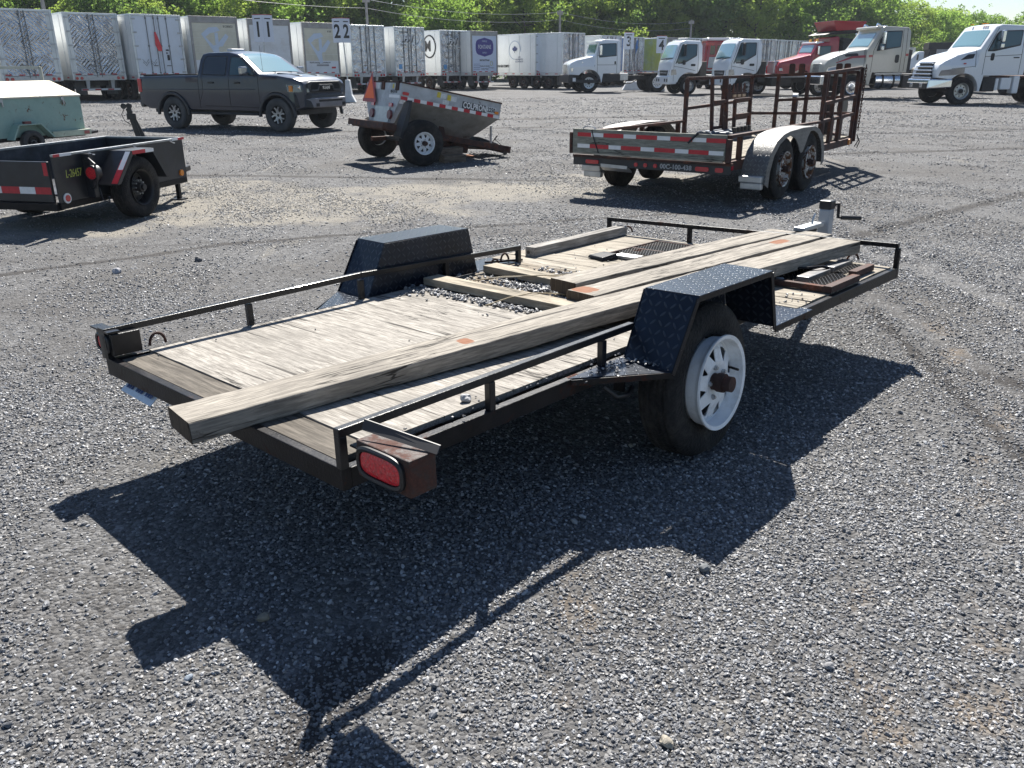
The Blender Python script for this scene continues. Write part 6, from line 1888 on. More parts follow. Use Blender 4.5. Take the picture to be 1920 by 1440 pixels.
# cab-over trucks
def w_co(x, z):
    w = 1.0
    w -= max(0, z - 1.6) * .12
    if x > .6: w -= .10 * ((x - .6) / .32) ** 2
    return w
def cabover(px, py, deg, scale, label, beacons=False):
    o = thing('cabover_truck', label, 'truck', group='white cab-over trucks')
    set_vehicle(o, G(px, py), (0, .95), deg, scale)
    AXs = [(0, .41, .60)]
    zt = lerp_table([(-.60, 2.25), (-.52, 2.42), (.30, 2.44), (.46, 2.38), (.56, 2.24), (.80, 1.62), (.86, 1.48), (.91, 1.20), (.925, .98), (.93, .9)])
    zb = lerp_table([(-.60, 1.35), (-.42, .98), (-.3, .95), (.62, .56), (.93, .60)])
    b = Body(-.60, .93, arch(zb, AXs), zt, w_co, .03, .08, .05, arch_xs(AXs) + [-.52, .46, .56, .8, .86, .91, .925], nz=10)
    b.build('cab_body', WHITEP, o, 30)
    for sg in (1, -1):
        b.patch('window_trim', [(.73, 1.40), (.40, 2.28), (-.36, 2.28), (-.34, 1.76), (.30, 1.42)][::-1], TRIM, o, sg, .004, .05, 6)
        b.patch('side_window', [(.68, 1.45), (.37, 2.24), (-.32, 2.24), (-.30, 1.80), (.30, 1.47)][::-1], GLASSB, o, sg, .010, .05, 6)
        for ln in ([(.78, .62), (.78, 1.45), (.46, 2.34)], [(-.42, 1.0), (-.40, 2.3)], [(.78, 1.30), (.3, 1.22), (-.3, 1.10)]):
            b.line(ln, GAP, o, sg, .008)
        MB().prism(round_poly([(-.28, 1.30), (-.05, 1.30), (-.05, 1.40), (-.28, 1.40)], .04), 1, sg * .985, sg * 1.012).build('door_handle', TRIM, o)
        MB().prism(round_poly([(.24, 1.36), (.37, 1.36), (.37, 1.58), (.24, 1.58)], .06), 1, sg * .99, sg * 1.06).build('mirror_foot', TRIM, o)
        mirror(o, .35, sg * 1.0, 2.00, sg, .18, .52, TRIM, .18)
        b.patch('headlamp', [(.64, .93), (.90, .90), (.885, 1.15), (.68, 1.16)], M('clear_headlamp', (.35, .36, .38), .12, .6, coat=1), o, sg, .012, .03, 3)
        MB().hexa([(.72, sg * .985, .92), (.945, sg * .80, .90), (.90, sg * .52, .90), (.70, sg * .8, .92), (.72, sg * .99, 1.16), (.935, sg * .80, 1.16), (.89, sg * .58, 1.12), (.70, sg * .8, 1.14)]).build('headlamp', CHROME, o, bevel=.02)
    b.tpatch('windscreen', [(.565, -.80), (.80, -.84), (.80, .84), (.565, .80)], WSCREEN, o, .012, 8, .04)
    MB().prism(round_poly([(-.50, .88), (.50, .88), (.56, 1.12), (-.56, 1.12)], .05), 0, .90, .955).build('grille', TRIM, o, bevel=.01)
    MB().box((.955, -.5, .98), (.965, .5, 1.02)).build('grille_bar', CHROME, o, bevel=.004)
    MB().hexa([(.62, -1.0, .50), (1.02, -.90, .48), (1.02, .90, .48), (.62, 1.0, .50), (.62, -1.0, .84), (1.0, -.90, .86), (1.0, .90, .86), (.62, 1.0, .84)]).build('front_bumper', WHITEP, o, bevel=.04, seg=3)
    for y in (-.72, -.42, .42, .72): MB().box((1.005, y - .07, .60), (1.025, y + .07, .74)).build('fog_lamp', TRIM, o, bevel=.01)
    for y in (-.5, -.18, 0, .18, .5): MB().box((.26, y - .05, 2.45), (.36, y + .05, 2.50)).build('roof_marker', CHROME, o, bevel=.01)
    MB().bar((.86, -.7, 1.60), (.80, .1, 1.66), .025).bar((.86, .05, 1.60), (.80, .75, 1.66), .025).build('wiper', TRIM, o)
    if beacons:
        for x, y in ((-.10, .45), (-.48, .50)):
            MB().cyl((x, y, 2.44), (x, y, 2.50), .07, 14).build('beacon_base', TRIM, o)
            MB().cyl((x, y, 2.50), (x, y, 2.64), .075, 14, .06).build('beacon', M('orange_beacon', (.85, .25, .08), .3), o, smooth=40)
        MB().cyl((0.1, -.2, 2.45), (.06, -.2, 2.78), .03, 8).build('snorkel', TRIM, o)
    MB().box((-.95, -.8, .60), (-.60, .8, 1.5)).build('air_intake_block', DARKSTEEL, o, bevel=.03)
    chassis(o, .5, -4.6, .38, .56, .78)
    for sg in (-1, 1):
        wheel(o, (0, sg * .86, .41), .41, .23, .25, 'truckwhite', sg, RUBBER, GALV)
        wheel(o, (-3.6, sg * .86, .41), .41, .23, .25, 'truckwhite', sg, RUBBER, GALV)
        MB().box((-1.2, sg * .92, .42), (-2.2, sg * .5, .78)).build('side_tank', DARKSTEEL, o, bevel=.04)
    MB().box((-1.0, -.95, .80), (-4.8, .95, .90)).build('bed_frame', M('white_flat_frame', (.35, .35, .36), .5, dirt=(.1, .1, .1)), o)
    return o
cabover(1289, 178, 190, 1.15, 'white cab-over truck parked next to sign 4, without beacons on its roof')
cabover(1397, 181, 190, 1.15, 'white cab-over truck with two orange beacons on its roof')

# red truck seen from behind between the cab-overs
rt_ = thing('red_service_truck', 'red truck cab with a pale box, half hidden between the two cab-over trucks', 'truck', (G(1345, 166).x, G(1345, 166).y, 0), rad(95), scale=1.05)
MB().hexa([(0, -1.05, .9), (1.6, -1.05, .9), (1.6, 1.05, .9), (0, 1.05, .9), (.05, -.95, 2.95), (1.3, -.9, 2.95), (1.3, .9, 2.95), (.05, .95, 2.95)]).build('cab_body', REDP, rt_, bevel=.08, seg=3)
for y in (-.55, .0, .55): MB().box((.02, y - .20, 2.10), (.0, y + .20, 2.65)).build('rear_window', GLASSD, rt_, bevel=.01)
MB().box((-.02, -.9, 2.95), (1.2, .9, 3.12)).build('roof_fairing', WHITEP, rt_, bevel=.05)
MB().box((-.10, .0, 1.30), (-.02, .85, 1.95)).build('side_box', GALV, rt_, bevel=.01)
MB().box((-1.9, -1.1, 1.10), (-.1, 1.1, 1.18)).build('deck', GALV, rt_)
MB().bar((-.3, .95, 1.2), (-.2, .80, 2.7), .12).build('boom_arm', REDP, rt_)
for y in (.62, .80, .98): MB().cyl((-.25, y, 2.72), (-.32, y, 2.72), .09, 12).build('round_lamp', RED_LENS, rt_)
MB().box((-2.0, -1.0, .6), (1.5, 1.0, .9)).build('under_frame', DARKSTEEL, rt_)
for sg in (-1, 1):
    wheel(rt_, (-1.0, sg * .95, .5), .5, .28, .285, 'steelround', sg, RUBBER, DARKSTEEL)
    wheel(rt_, (1.0, sg * .95, .5), .5, .28, .285, 'steelround', sg, RUBBER, DARKSTEEL)

# red dump truck
def w_kw(x, z):
    w = 1.12
    if x > -.6: w = 1.12 - .30 * min(1, (x + .6) / 1.8) - max(0, z - 1.5) * .15
    return w - max(0, z - 1.9) * .05
kw, bd = conv_truck('red_dump_truck', 'red bonneted dump truck with amber beacons and a raised red and black box', 1500, 168, 188, 1.04, dict(
    nose=1.55, rear=-2.25, ar=.66, zb=[(-2.25, 1.0), (-.85, 1.0), (-.78, .7), (.6, .85), (1.55, .95)],
    zt=[(-2.25, 3.05), (-2.15, 3.12), (-1.65, 3.05), (-1.60, 2.80), (-1.0, 2.72), (-.80, 2.62), (-.55, 2.10), (-.48, 2.05), (.8, 1.75), (1.38, 1.62), (1.55, 1.40)],
    w=w_kw, paint=REDP, win_trim=[(-1.75, 2.02), (-.95, 1.98), (-1.0, 2.55), (-1.75, 2.58)], win=[(-1.70, 2.07), (-1.0, 2.03), (-1.05, 2.5), (-1.70, 2.53)],
    lines=[[(-.72, 1.02), (-.75, 2.0), (-.92, 2.6)], [(-1.82, 1.02), (-1.82, 2.6)]], screen=[(-.79, -.8), (-.58, -.85), (-.58, .85), (-.79, .8)]))
MB().box((-1.3, -1.0, 2.66), (-.75, 1.0, 2.80)).build('cab_roof', WHITEP, kw, bevel=.05)
MB().box((1.45, -.50, .95), (1.62, .50, 1.62)).build('grille', ALU, kw, bevel=.03)
MB().box((1.3, -.50, 1.62), (1.66, .50, 1.70)).build('grille_cap', CHROME, kw, bevel=.03)
MB().box((1.1, -1.15, .55), (1.75, 1.15, .88)).build('front_bumper', REDP, kw, bevel=.03)
for sg in (-1, 1):
    MB().box((1.25, sg * .72, 1.1), (1.45, sg * .95, 1.28)).build('headlamp', CHROME, kw, bevel=.03)
    mirror(kw, -.85, sg * 1.05, 2.3, sg, .16, .5, CHROME, .2)
    MB().box((-.9, sg * 1.14, .95), (-2.2, sg * 1.0, 1.03)).build('cab_step', GALV, kw)
    MB().cyl((-1.1, sg * .45, 2.80), (-1.1, sg * .45, 2.98), .10, 14, .08).build('beacon', M('amber_beacon', (.85, .42, .10), .3), kw, smooth=40)
    wheel(kw, (0, sg * .95, .52), .52, .29, .285, 'steelround', sg, RUBBER, DARKSTEEL)
chassis(kw, 1.0, -7.0)
axle_pair(kw, -4.6); axle_pair(kw, -5.9)
MB().hexa([(-2.5, -1.2, 1.25), (-7.2, -1.2, .95), (-7.2, 1.2, .95), (-2.5, 1.2, 1.25), (-2.4, -1.2, 3.05), (-7.2, -1.2, 2.3), (-7.2, 1.2, 2.3), (-2.4, 1.2, 3.05)]).build('dump_box', DARKSTEEL, kw, bevel=.03)
MB().hexa([(-1.2, -1.15, 3.20), (-3.4, -1.15, 3.30), (-3.4, 1.15, 3.30), (-1.2, 1.15, 3.20), (-1.7, -1.2, 3.36), (-3.5, -1.2, 3.62), (-3.5, 1.2, 3.62), (-1.7, 1.2, 3.36)]).build('box_hood', DARKSTEEL, kw, bevel=.03)
MB().hexa([(-1.9, -1.2, 3.42), (-3.6, -1.2, 3.50), (-3.6, 1.2, 3.50), (-1.9, 1.2, 3.42), (-1.6, -1.3, 4.0), (-3.8, -1.3, 3.95), (-3.8, 1.3, 3.95), (-1.6, 1.3, 4.0)]).build('raised_red_box', REDP, kw, bevel=.02)
MB().bar((-2.2, 1.2, 2.95), (-4.3, 1.2, 2.0), .07).build('box_stay', DARKSTEEL, kw)

# black dump truck far behind, with its small white cab
bk_ = thing('black_dump_truck', 'distant black dump truck box with a pale lettered band and a white cab', 'truck', (G(1722, 152).x, G(1722, 152).y, 0), rad(165), scale=1.0)
BKB = M('dump_black', (.012, .012, .014), .5, var=.3)
MB().box((-4.6, -1.25, 1.15), (-.3, 1.25, 2.75)).build('dump_box', BKB, bk_, bevel=.03)
MB().box((-4.7, -1.30, 2.75), (-.2, 1.30, 3.35)).build('dump_box_upper', BKB, bk_, bevel=.02)
for i in range(9): MB().box((-4.5 + i * .5, -1.32, 1.2), (-4.42 + i * .5, -1.25, 2.2)).box((-4.5 + i * .5, 1.25, 1.2), (-4.42 + i * .5, 1.32, 2.2)).build('box_rib', BKB, bk_)
MB().box((-3.9, 1.305, 2.35), (-.9, 1.315, 2.75)).build('pale_band', M('greyish_white_band', (.42, .42, .42), .6, var=.3, vs=9), bk_)
MB().cyl((-3.9, 1.2, 3.3), (-3.9, 1.2, 3.8), .03, 8).build('beacon_pole', GALV, bk_)
MB().hexa([(0, -1.0, 1.0), (1.9, -.9, 1.0), (1.9, .9, 1.0), (0, 1.0, 1.0), (0, -.9, 2.6), (.55, -.85, 2.6), (.55, .85, 2.6), (0, .9, 2.6)]).build('cab_body', WHITEP, bk_, bevel=.12, seg=3)
MB().hexa([(.70, .78, 1.75), (.35, .94, 1.75), (.35, .93, 1.75), (.70, .77, 1.75), (.5, .86, 2.35), (.12, .90, 2.35), (.12, .89, 2.35), (.5, .85, 2.35)]).build('side_window', GLASSD, bk_)
MB().box((-4.5, -1.0, .6), (1.6, 1.0, 1.0)).build('under_frame', DARKSTEEL, bk_)
for x in (1.1, -2.6, -3.8):
    for sg in (-1, 1): wheel(bk_, (x, sg * .95, .5), .5, .28, .285, 'steelround', sg, RUBBER, DARKSTEEL)
mirror(bk_, .6, 1.0, 2.1, 1, .3, .5, TRIM, .2)

# grey dump box and a blue car at the right edge
gb = thing('grey_dump_box', 'grey steel truck box partly hidden behind the white truck at the right edge', 'truck', (G(1925, 178).x, G(1925, 178).y, 0), rad(100))
GBX = M('grey_truck_box', (.17, .18, .17), .6, .1, var=.2)
MB().box((-2.0, -1.25, 1.15), (3.5, 1.25, 2.75)).build('box_body', GBX, gb, bevel=.04)
for i in range(3): MB().box((-2.05, -1.15, 1.45 + i * .42), (-2.0, 1.15, 1.52 + i * .42)).build('box_rib', GBX, gb)
MB().prism([(-1.25, 2.75), (1.25, 2.75), (1.0, 3.0), (-1.0, 3.0)], 0, -1.9, 3.4).build('rolled_tarp', WHITEP, gb, bevel=.05)
MB().box((-2.0, -.9, .6), (6.0, .9, 1.1)).build('under_frame', DARKSTEEL, gb)
for x in (-.8, .5):
    for sg in (-1, 1): wheel(gb, (x, sg * .95, .5), .5, .28, .285, 'steelround', sg, RUBBER, DARKSTEEL)
cr = thing('blue_car', 'pale blue car whose bonnet shows behind the white truck at the right edge', 'car', (G(1950, 186).x + .4, G(1950, 186).y, 0), rad(190))
BLUEP = M('pale_blue_car_paint', (.22, .36, .47), .2, .4, coat=.8)
cb = Body(-2.6, 1.0, arch(.32, [(0, .34, .42)]), lerp_table([(-2.6, 1.5), (-1.5, 1.62), (-1.0, 1.55), (-.5, 1.20), (.4, 1.05), (.85, .85), (1.0, .65)]), lambda x, z: .92 - max(0, z - 1.0) * .3 - max(0, x - .5) * .2, .05, .08, .08)
cb.build('body', BLUEP, cr)
cb.tpatch('windscreen', [(-.96, -.6), (-.56, -.7), (-.56, .7), (-.96, .6)], WSCREEN, cr)
for sg in (-1, 1): wheel(cr, (0, sg * .84, .34), .34, .22, .20, 'steelround', sg, RUBBER, GALV)
# ---------------------------------------------------------------- semi-trailers in a row
def stainless(name, seed, pitch=.16, amp=.5):
    """quilted stainless door skin, dented so that it mirrors the yard in pieces"""
    k = NT(name)
    v = k.coords('Object', (1, 1, 1), (0, 0, 0), (seed * 3.1, 0, seed))
    sp = k.n('ShaderNodeSeparateXYZ'); k.l(v, sp.inputs[0])
    x, z = sp.outputs[0], sp.outputs[2]
    a = k.math('SINE', k.math('MULTIPLY', k.math('ADD', x, z), 2 * math.pi / pitch))
    b = k.math('SINE', k.math('MULTIPLY', k.math('SUBTRACT', x, z), 2 * math.pi / pitch))
    sel = k.step(k.noise(v, 1.1, 2, .5), .47, .53)
    qa = .012 if seed == 1 else 0.0
    q = k.math('ADD', k.math('MULTIPLY', a, sel), k.math('MULTIPLY', b, k.math('SUBTRACT', 1.15, sel)))
    dn = k.noise(v, 2.4, 5, .65, .6)
    dn2 = k.noise(v, 9, 3, .6, .3)
    h = k.math('ADD', k.math('MULTIPLY', q, qa * amp), k.math('ADD', k.math('MULTIPLY', dn, .14 * amp), k.math('MULTIPLY', dn2, .012 * amp)))
    c = k.ramp(k.noise(v, 3.0, 5, .7), [(.3, (.42, .42, .42)), (.7, (.86, .855, .84))])
    k.set(col=c, rough=.26, metal=1.0, normal=k.bump(h, 1.0, 1.0))
    return k.m
STAIN = [stainless('stainless_door_%s' % n, s, p, a) for n, s, p, a in (('fine', 1, .20, .9), ('wide', 2, .22, .7), ('dented', 3, .3, 1.0), ('plain', 4, .26, .5))]
SIDEW = M('white_trailer_side', (.80, .82, .82), .35, .0, var=.03, vs=1.2, dirt=(.46, .45, .42), dirt_amt=.2, ds=.9, coat=.2)
SIDEG = M('aluminium_trailer_side', (.66, .69, .70), .35, .45, var=.08, vs=1.4, dirt=(.35, .34, .32), dirt_amt=.35, ds=1.1)
DOORW = M('white_trailer_door', (.72, .765, .83), .35, 0, var=.02, vs=2, dirt=(.50, .48, .44), dirt_amt=.2, ds=1.2)
DOORY = M('cream_rollup_door', (.64, .61, .49), .45, 0, var=.05, vs=2, dirt=(.38, .34, .28), dirt_amt=.35, ds=1.3)
DOORP = M('white_rollup_door', (.72, .74, .76), .45, 0, var=.04, vs=2, dirt=(.42, .38, .32), dirt_amt=.4, ds=1.0)
FRAMEG = M('grey_door_frame', (.33, .32, .31), .45, .3, var=.15, vs=3, dirt=(.22, .17, .13), dirt_amt=.5, ds=2, rust=(.20, .10, .06), rs=3, rlo=.66, rhi=.74)
YELSIDE = M('yellow_green_side', (.55, .55, .10), .4, 0, var=.15, vs=1, dirt=(.6, .62, .55), dirt_amt=.5, ds=.8)
BLUEDEC = M('blue_printed_side', (.05, .10, .22), .4, 0, var=.3)
BEIGEDEC = M('faded_yellow_side', (.45, .42, .18), .5, 0, var=.2)
PALEBLUE = M('faded_pale_mark', (.55, .63, .74), .5, 0, var=.04)
PURPLE = M('purple_print', (.065, .05, .24), .45, 0, var=.06)
RING = M('bolt_grey', (.25, .25, .26), .5, .5)
MUD = M('grey_mud_flap', (.12, .12, .12), .7)
LOCK = M('door_rod_steel', (.17, .175, .185), .4, .5)
DTAPE = REDTAPE

def bx(name, a, b, mat, par, bev=0):
    return MB().box(a, b).build(name, mat, par, bevel=bev, uv=False)
ROD = {}
def semi(px, ytop, deg, k, label, door='steel', skin=0, side=SIDEW, length=14.0, low=False, decor=None, detail=True, frame=None):
    """trailer whose near top left door corner is seen at px, ytop; k < 1 draws it nearer and smaller along the same ray"""
    A = G(px, ytop, 4.1)
    Sc = (1.6 + 2.5 * k) / 4.1
    o = thing('semi_trailer', label, 'semi-trailer', (A.x * k, A.y * k, 0), rad(deg), 'semi-trailers parked side by side along the trees', Sc)
    fm = frame or (FRAMEG if door in ('rollup', 'cream', 'fontaine') else SIDEG)
    W, H, Zb = 2.6, 4.1, 1.12
    bx('box_body', (.02, .06, Zb), (W - .02, length, H - .03), side, o)
    bx('roof_edge', (0, .04, H - .10), (W, length + .02, H), SIDEG, o, .02)
    bx('bottom_rail', (-.005, .06, Zb - .12), (W + .005, length, Zb + .12), SIDEG, o)
    n = 10
    for i in range(n):
        y = .6 + i * (length - .8) / n
        bx('panel_seam', (-.002 + .0, y, Zb + .12), (.03, y + .02, H - .1), side if i % 2 else SIDEG, o)
    # rear frame
    for x0 in (0, W - .11): bx('corner_post', (x0, 0, Zb - .1), (x0 + .11, .10, H), fm, o, .012)
    hd = .32 if door in ('rollup', 'cream', 'fontaine') else .10
    bx('rear_header', (.11, .0, H - hd), (W - .11, .10, H), fm, o, .01)
    bx('rear_sill', (.11, -.01, Zb - .14), (W - .11, .10, Zb + .10), GALV, o, .01)
    z0, z1 = Zb + .11, H - hd - .01
    x0, x1 = .12, W - .12
    if door in ('steel', 'white', 'ifm'):
        mat = STAIN[skin] if door != 'white' else DOORW
        bx('door_leaf', (x0, .02, z0), (W / 2 - .012, .06, z1), mat, o, .006)
        bx('door_leaf', (W / 2 + .012, .02, z0), (x1, .06, z1), mat, o, .006)
        if door == 'steel' and skin < 2:
            for a, b in ((x0, x0 + .16), (x1 - .16, x1)):
                bx('door_edge_strip', (a, .014, z0), (b, .02, z1), SIDEG, o)
        rods = (.47, .86, .95, 1.34) if door == 'ifm' else (.40, .86, .96, 1.44)
        rods = (.86, .95, .62, 1.10) if False else rods
        for r in (W * .30, W * .455, W * .545, W * .70) if door != 'steel' or skin > 1 else (W * .455, W * .545):
            MB().cyl((r, -.012, z0 - .10), (r, -.012, z1 + .05), .018 if door == 'white' else .021, 6).build('lock_rod', LOCK, o, uv=False)
            for zz in (z0 + .10, (z0 + z1) / 2, z1 - .08):
                bx('rod_bracket', (r - .035, -.02, zz - .04), (r + .035, .02, zz + .04), LOCK, o)
        for i in range(5):
            zz = z0 + .12 + i * (z1 - z0 - .24) / 4
            bx('hinge', (.05, -.022, zz - .035), (.26, .018, zz + .035), GALV, o, .008)
            bx('hinge', (W - .26, -.022, zz - .035), (W - .05, .018, zz + .035), GALV, o, .008)
        for x in (W * .34, W * .60):
            bx('lock_handle', (x, -.035, z0 + .42), (x + .22, -.015, z0 + .46), LOCK, o)
    else:
        mat = {'rollup': DOORP, 'cream': DOORY, 'fontaine': DOORW}[door]
        m = 7
        for i in range(m):
            a = z0 + i * (z1 - z0) / m
            bx('roll_door_panel', (x0, .03, a), (x1, .06, a + (z1 - z0) / m - .008), (DOORP if (door == 'cream' and i < 2) else mat), o)
    # tape, lamps, bumper
    for i in range(8):
        bx('red_tape' if i % 2 == 0 else 'white_tape', (x0 + .04 + i * .29, -.012 if door != 'cream' else .018, z0 + .02), (x0 + .04 + i * .29 + (.24 if i % 2 == 0 else .22), .018 if door != 'cream' else .028, z0 + .075), DTAPE if i % 2 == 0 else WHITETAPE, o)
    for x in (.20, .42, W - .42, W - .20):
        MB().cyl((x, -.012, Zb - .03), (x, -.03, Zb - .03), .075, 14).build('tail_lamp', RED_LENS, o, uv=False)
    for x in (.70, W - .70):
        MB().hexa([(x - .06, .12, .58), (x + .06, .12, .58), (x + .06, .18, .58), (x - .06, .18, .58), (x - .09, .05, Zb - .14), (x + .09, .05, Zb - .14), (x + .09, .12, Zb - .14), (x - .09, .12, Zb - .14)]).build('bumper_strut', SIDEG, o, uv=False)
    bx('guard_bumper', (.35, .10, .50), (W - .35, .20, .60), GALV, o, .01)
    for i in range(6):
        bx('red_tape' if i % 2 == 0 else 'white_tape', (.38 + i * .31, .088, .52), (.38 + i * .31 + .28, .099, .58), DTAPE if i % 2 == 0 else WHITETAPE, o)
    # side markings
    for i in range(9):
        y = .5 + i * 1.0
        bx('red_tape', (-.012, y, Zb - .03), (-.0055, y + .30, Zb + .03), DTAPE, o)
    # running gear
    bx('slider_frame', (.75, .6, .72), (1.85, 4.4, Zb - .12), DARKSTEEL, o)
    bx('landing_gear', (.55, length - 3.2, .0), (.70, length - 3.05, Zb - .1), DARKSTEEL, o)
    bx('landing_gear', (W - .70, length - 3.2, .0), (W - .55, length - 3.05, Zb - .1), DARKSTEEL, o)
    for y in (1.5, 2.85):
        for x, sg in ((.16, -1), (W - .16, 1)):
            w_ = wheel(o, (x, y, .5), .5, .30, .285, 'steelround', sg, RUBBER, BROWNRUST)
            w_.rotation_euler = (0, 0, rad(-90) if sg < 0 else rad(90))
            w_.location = (x, y, .5)
    for x in (.28, W - .28 - .55):
        bx('mud_flap', (x, .80, .30), (x + .55, .82, .95), MUD, o)
    if decor: decor(o, z0, z1)
    return o

def dtext(o, s, size, x, z, mat=BLACKINK, sx=.8, y=-.004, bold=.0, shear=0.0):
    return text('lettering', s, size, mat, o, (x, y, z), (rad(90), 0, 0), .002, sx=sx, bold=bold, shear=shear)
def stext(o, s, size, y, z, mat=BLACKINK, sx=1.0, bold=0.0):
    return text('lettering', s, size, mat, o, (-.006, y, z), (rad(90), 0, rad(-90)), .002, sx=sx, bold=bold)

def emblem_pts(pts, cx, cz, s):
    return [(cx + p[0] * s, cz + p[1] * s) for p in pts]
def ghost_mark(o, cx, cz, s, y=.022):
    """faded shape of a stretching figure left on a roll-up door"""
    for poly in (((-.9, .50), (-.30, .95), (.35, 1.0), (.55, .75), (.10, .62), (-.25, .55), (-.60, .30)), ((-.9, .50), (-.60, .30), (-.05, -.30), (-.20, -.55)), ((.10, .62), (.35, .60), (.35, -.1), (.10, -.2)),
                 ((-.20, -.55), (-.05, -.30), (.35, -.10), (.45, -.30), (.30, -.45), (.35, -1.10), (.10, -1.15)), ((.35, -.05), (.95, .55), (1.15, .35), (.60, -.35), (.35, -.35))):
        MB().prism(emblem_pts(poly, cx, cz, s), 1, y, y + .006).build('faded_emblem', PALEBLUE, o, uv=False)
        y -= .0012
def d_white(o, z0, z1):
    # red pennant-like sticker
    MB().prism([(1.12, z1 - .72), (1.20, z1 - .72), (1.42, z1 - 1.45), (1.40, z1 - 1.62), (1.22, z1 - 1.62), (1.10, z1 - 1.35)], 1, -.045, -.035).build('red_pennant', M('red_flag_cloth', (.75, .06, .07), .6), o, uv=False)
    for x, z, w_, h in ((1.62, z0 + 1.15, .14, .07), (1.65, z0 + .70, .12, .26), (1.62, z1 - 1.75, .07, .07)):
        bx('small_sticker', (x, -.004, z), (x + w_, .018, z + h), BLACKINK, o)
    for x in (.35, .75):
        for i in range(2):
            MB().tube([(x, -.001, z0 + .75 - i * .12), (x + .16, -.001, z0 + .55 - i * .12), (x + .32, -.001, z0 + .75 - i * .12)], .008, 4).build('placard_trace', GAP, o, uv=False)
def d_cream1(o, z0, z1):
    dtext(o, '81200653', .17, 2.05, z1 - .16, y=.024)
    ghost_mark(o, 1.2, z1 - .90, .72)
def d_cream2(o, z0, z1):
    dtext(o, '81200', .15, 1.95, z1 - .16, y=.024)
    ghost_mark(o, 1.05, z1 - 1.05, .80)
    dtext(o, 'Worth switching supermarkets for', .135, 1.12, z0 + .62, y=.024)
    bx('lettering_band', (.85, .020, z0 + .42), (1.75, .026, z0 + .52), M('grey_print', (.3, .3, .3), .6), o)
    bx('red_label', (1.95, .020, z0 + .28), (2.25, .026, z0 + .38), REDTAPE, o)
def d_ifm(o, z0, z1):
    dtext(o, 'IFM', .52, 1.05, z1 - .62, WHITEINK, sx=1.15, y=.012, bold=.02, shear=.25)
    dtext(o, 'IFM', .52, 1.10, z1 - .66, BLACKINK, sx=1.15, y=.016, bold=.05, shear=.25)
    pts = [(1.75 + .42 * math.cos(rad(a)), .008, z1 - .62 + .42 * math.sin(rad(a))) for a in range(-110, 80, 10)]
    MB().tube(pts, .035, 6).build('logo_swoosh', WHITEINK, o, uv=False)
    dtext(o, 'INTERNATIONAL', .12, .85, z1 - .22, y=.012)
    dtext(o, 'SECURITE', .14, .75, z1 - 1.02, y=.012)
    dtext(o, 'CARGO', .12, .62, z0 + .98, y=.012)
    bx('blue_label', (.30, .008, z0 + .22), (.58, .018, z0 + .52), M('blue_label', (.15, .38, .68), .5), o)
def d_ifm2(o, z0, z1):
    d_ifm(o, z0, z1)
    bx('green_label', (2.02, .008, z0 + 1.0), (2.20, .018, z0 + 1.30), M('green_label', (.45, .60, .10), .5), o)
def d_side_ring(o, z0, z1):
    pts = [(-.004, 1.3 + .75 * math.cos(2 * math.pi * i / 30), 3.0 + .75 * math.sin(2 * math.pi * i / 30)) for i in range(30)]
    MB().tube(pts, .05, 5, closed=True).build('round_logo', BLACKINK, o, uv=False)
    stext(o, 'M', 1.0, 1.5, 3.0, bold=.03)
def d_ifm_ring(o, z0, z1):
    d_ifm2(o, z0, z1); d_side_ring(o, z0, z1)
def d_font(o, z0, z1):
    bx('printed_panel', (x0_ := .14, .022, z0 + .04), (2.46, .029, z1 - .02), M('printed_white', (.62, .68, .80), .4, var=.02), o)
    c, zc = 1.30, z1 - .78
    pts = [(-.78, .42), (-.62, .52), (-.25, .60), (0, .66), (.25, .60), (.62, .52), (.78, .42), (.86, .20), (.86, -.20), (.78, -.42), (.62, -.52), (.25, -.60), (0, -.66), (-.25, -.60), (-.62, -.52), (-.78, -.42), (-.86, -.20), (-.86, .20)]
    MB().prism([(c + p[0], zc + p[1]) for p in pts], 1, .010, .021).build('purple_emblem', PURPLE, o, uv=False)
    dtext(o, 'FONTAINE', .40, c, zc, WHITEINK, sx=.66, y=.006, bold=.0)
    dtext(o, 'FAMILLE', .17, c, zc + .40, PALEBLUE, y=.006)
    dtext(o, 'FAMILY', .17, c, zc - .40, PALEBLUE, y=.006)
    dtext(o, 'MONTPAK', .17, c, zc - .92, y=.018, bold=.006, sx=1.2)
    dtext(o, 'Viandes de Qualité', .16, c, zc - 1.32, y=.018)
    dtext(o, 'Quality Meats', .16, c, zc - 1.52, y=.018)
    dtext(o, 'www.montpak.ca', .10, 1.95, z0 + .32, y=.018)
    for i in range(4): bx('small_print', (.22, .016, z0 + .20 + i * .12), (.85, .021, z0 + .235 + i * .12), M('small_print_%d' % i, (.2, .25, .4), .5), o)
    MB().tube([(1.95 + .11 * math.cos(2 * math.pi * i / 16), .016, z0 + .62 + .16 * math.sin(2 * math.pi * i / 16)) for i in range(16)], .02, 5, closed=True).build('ring_mark', M('gold_print', (.45, .42, .2), .5), o, uv=False)
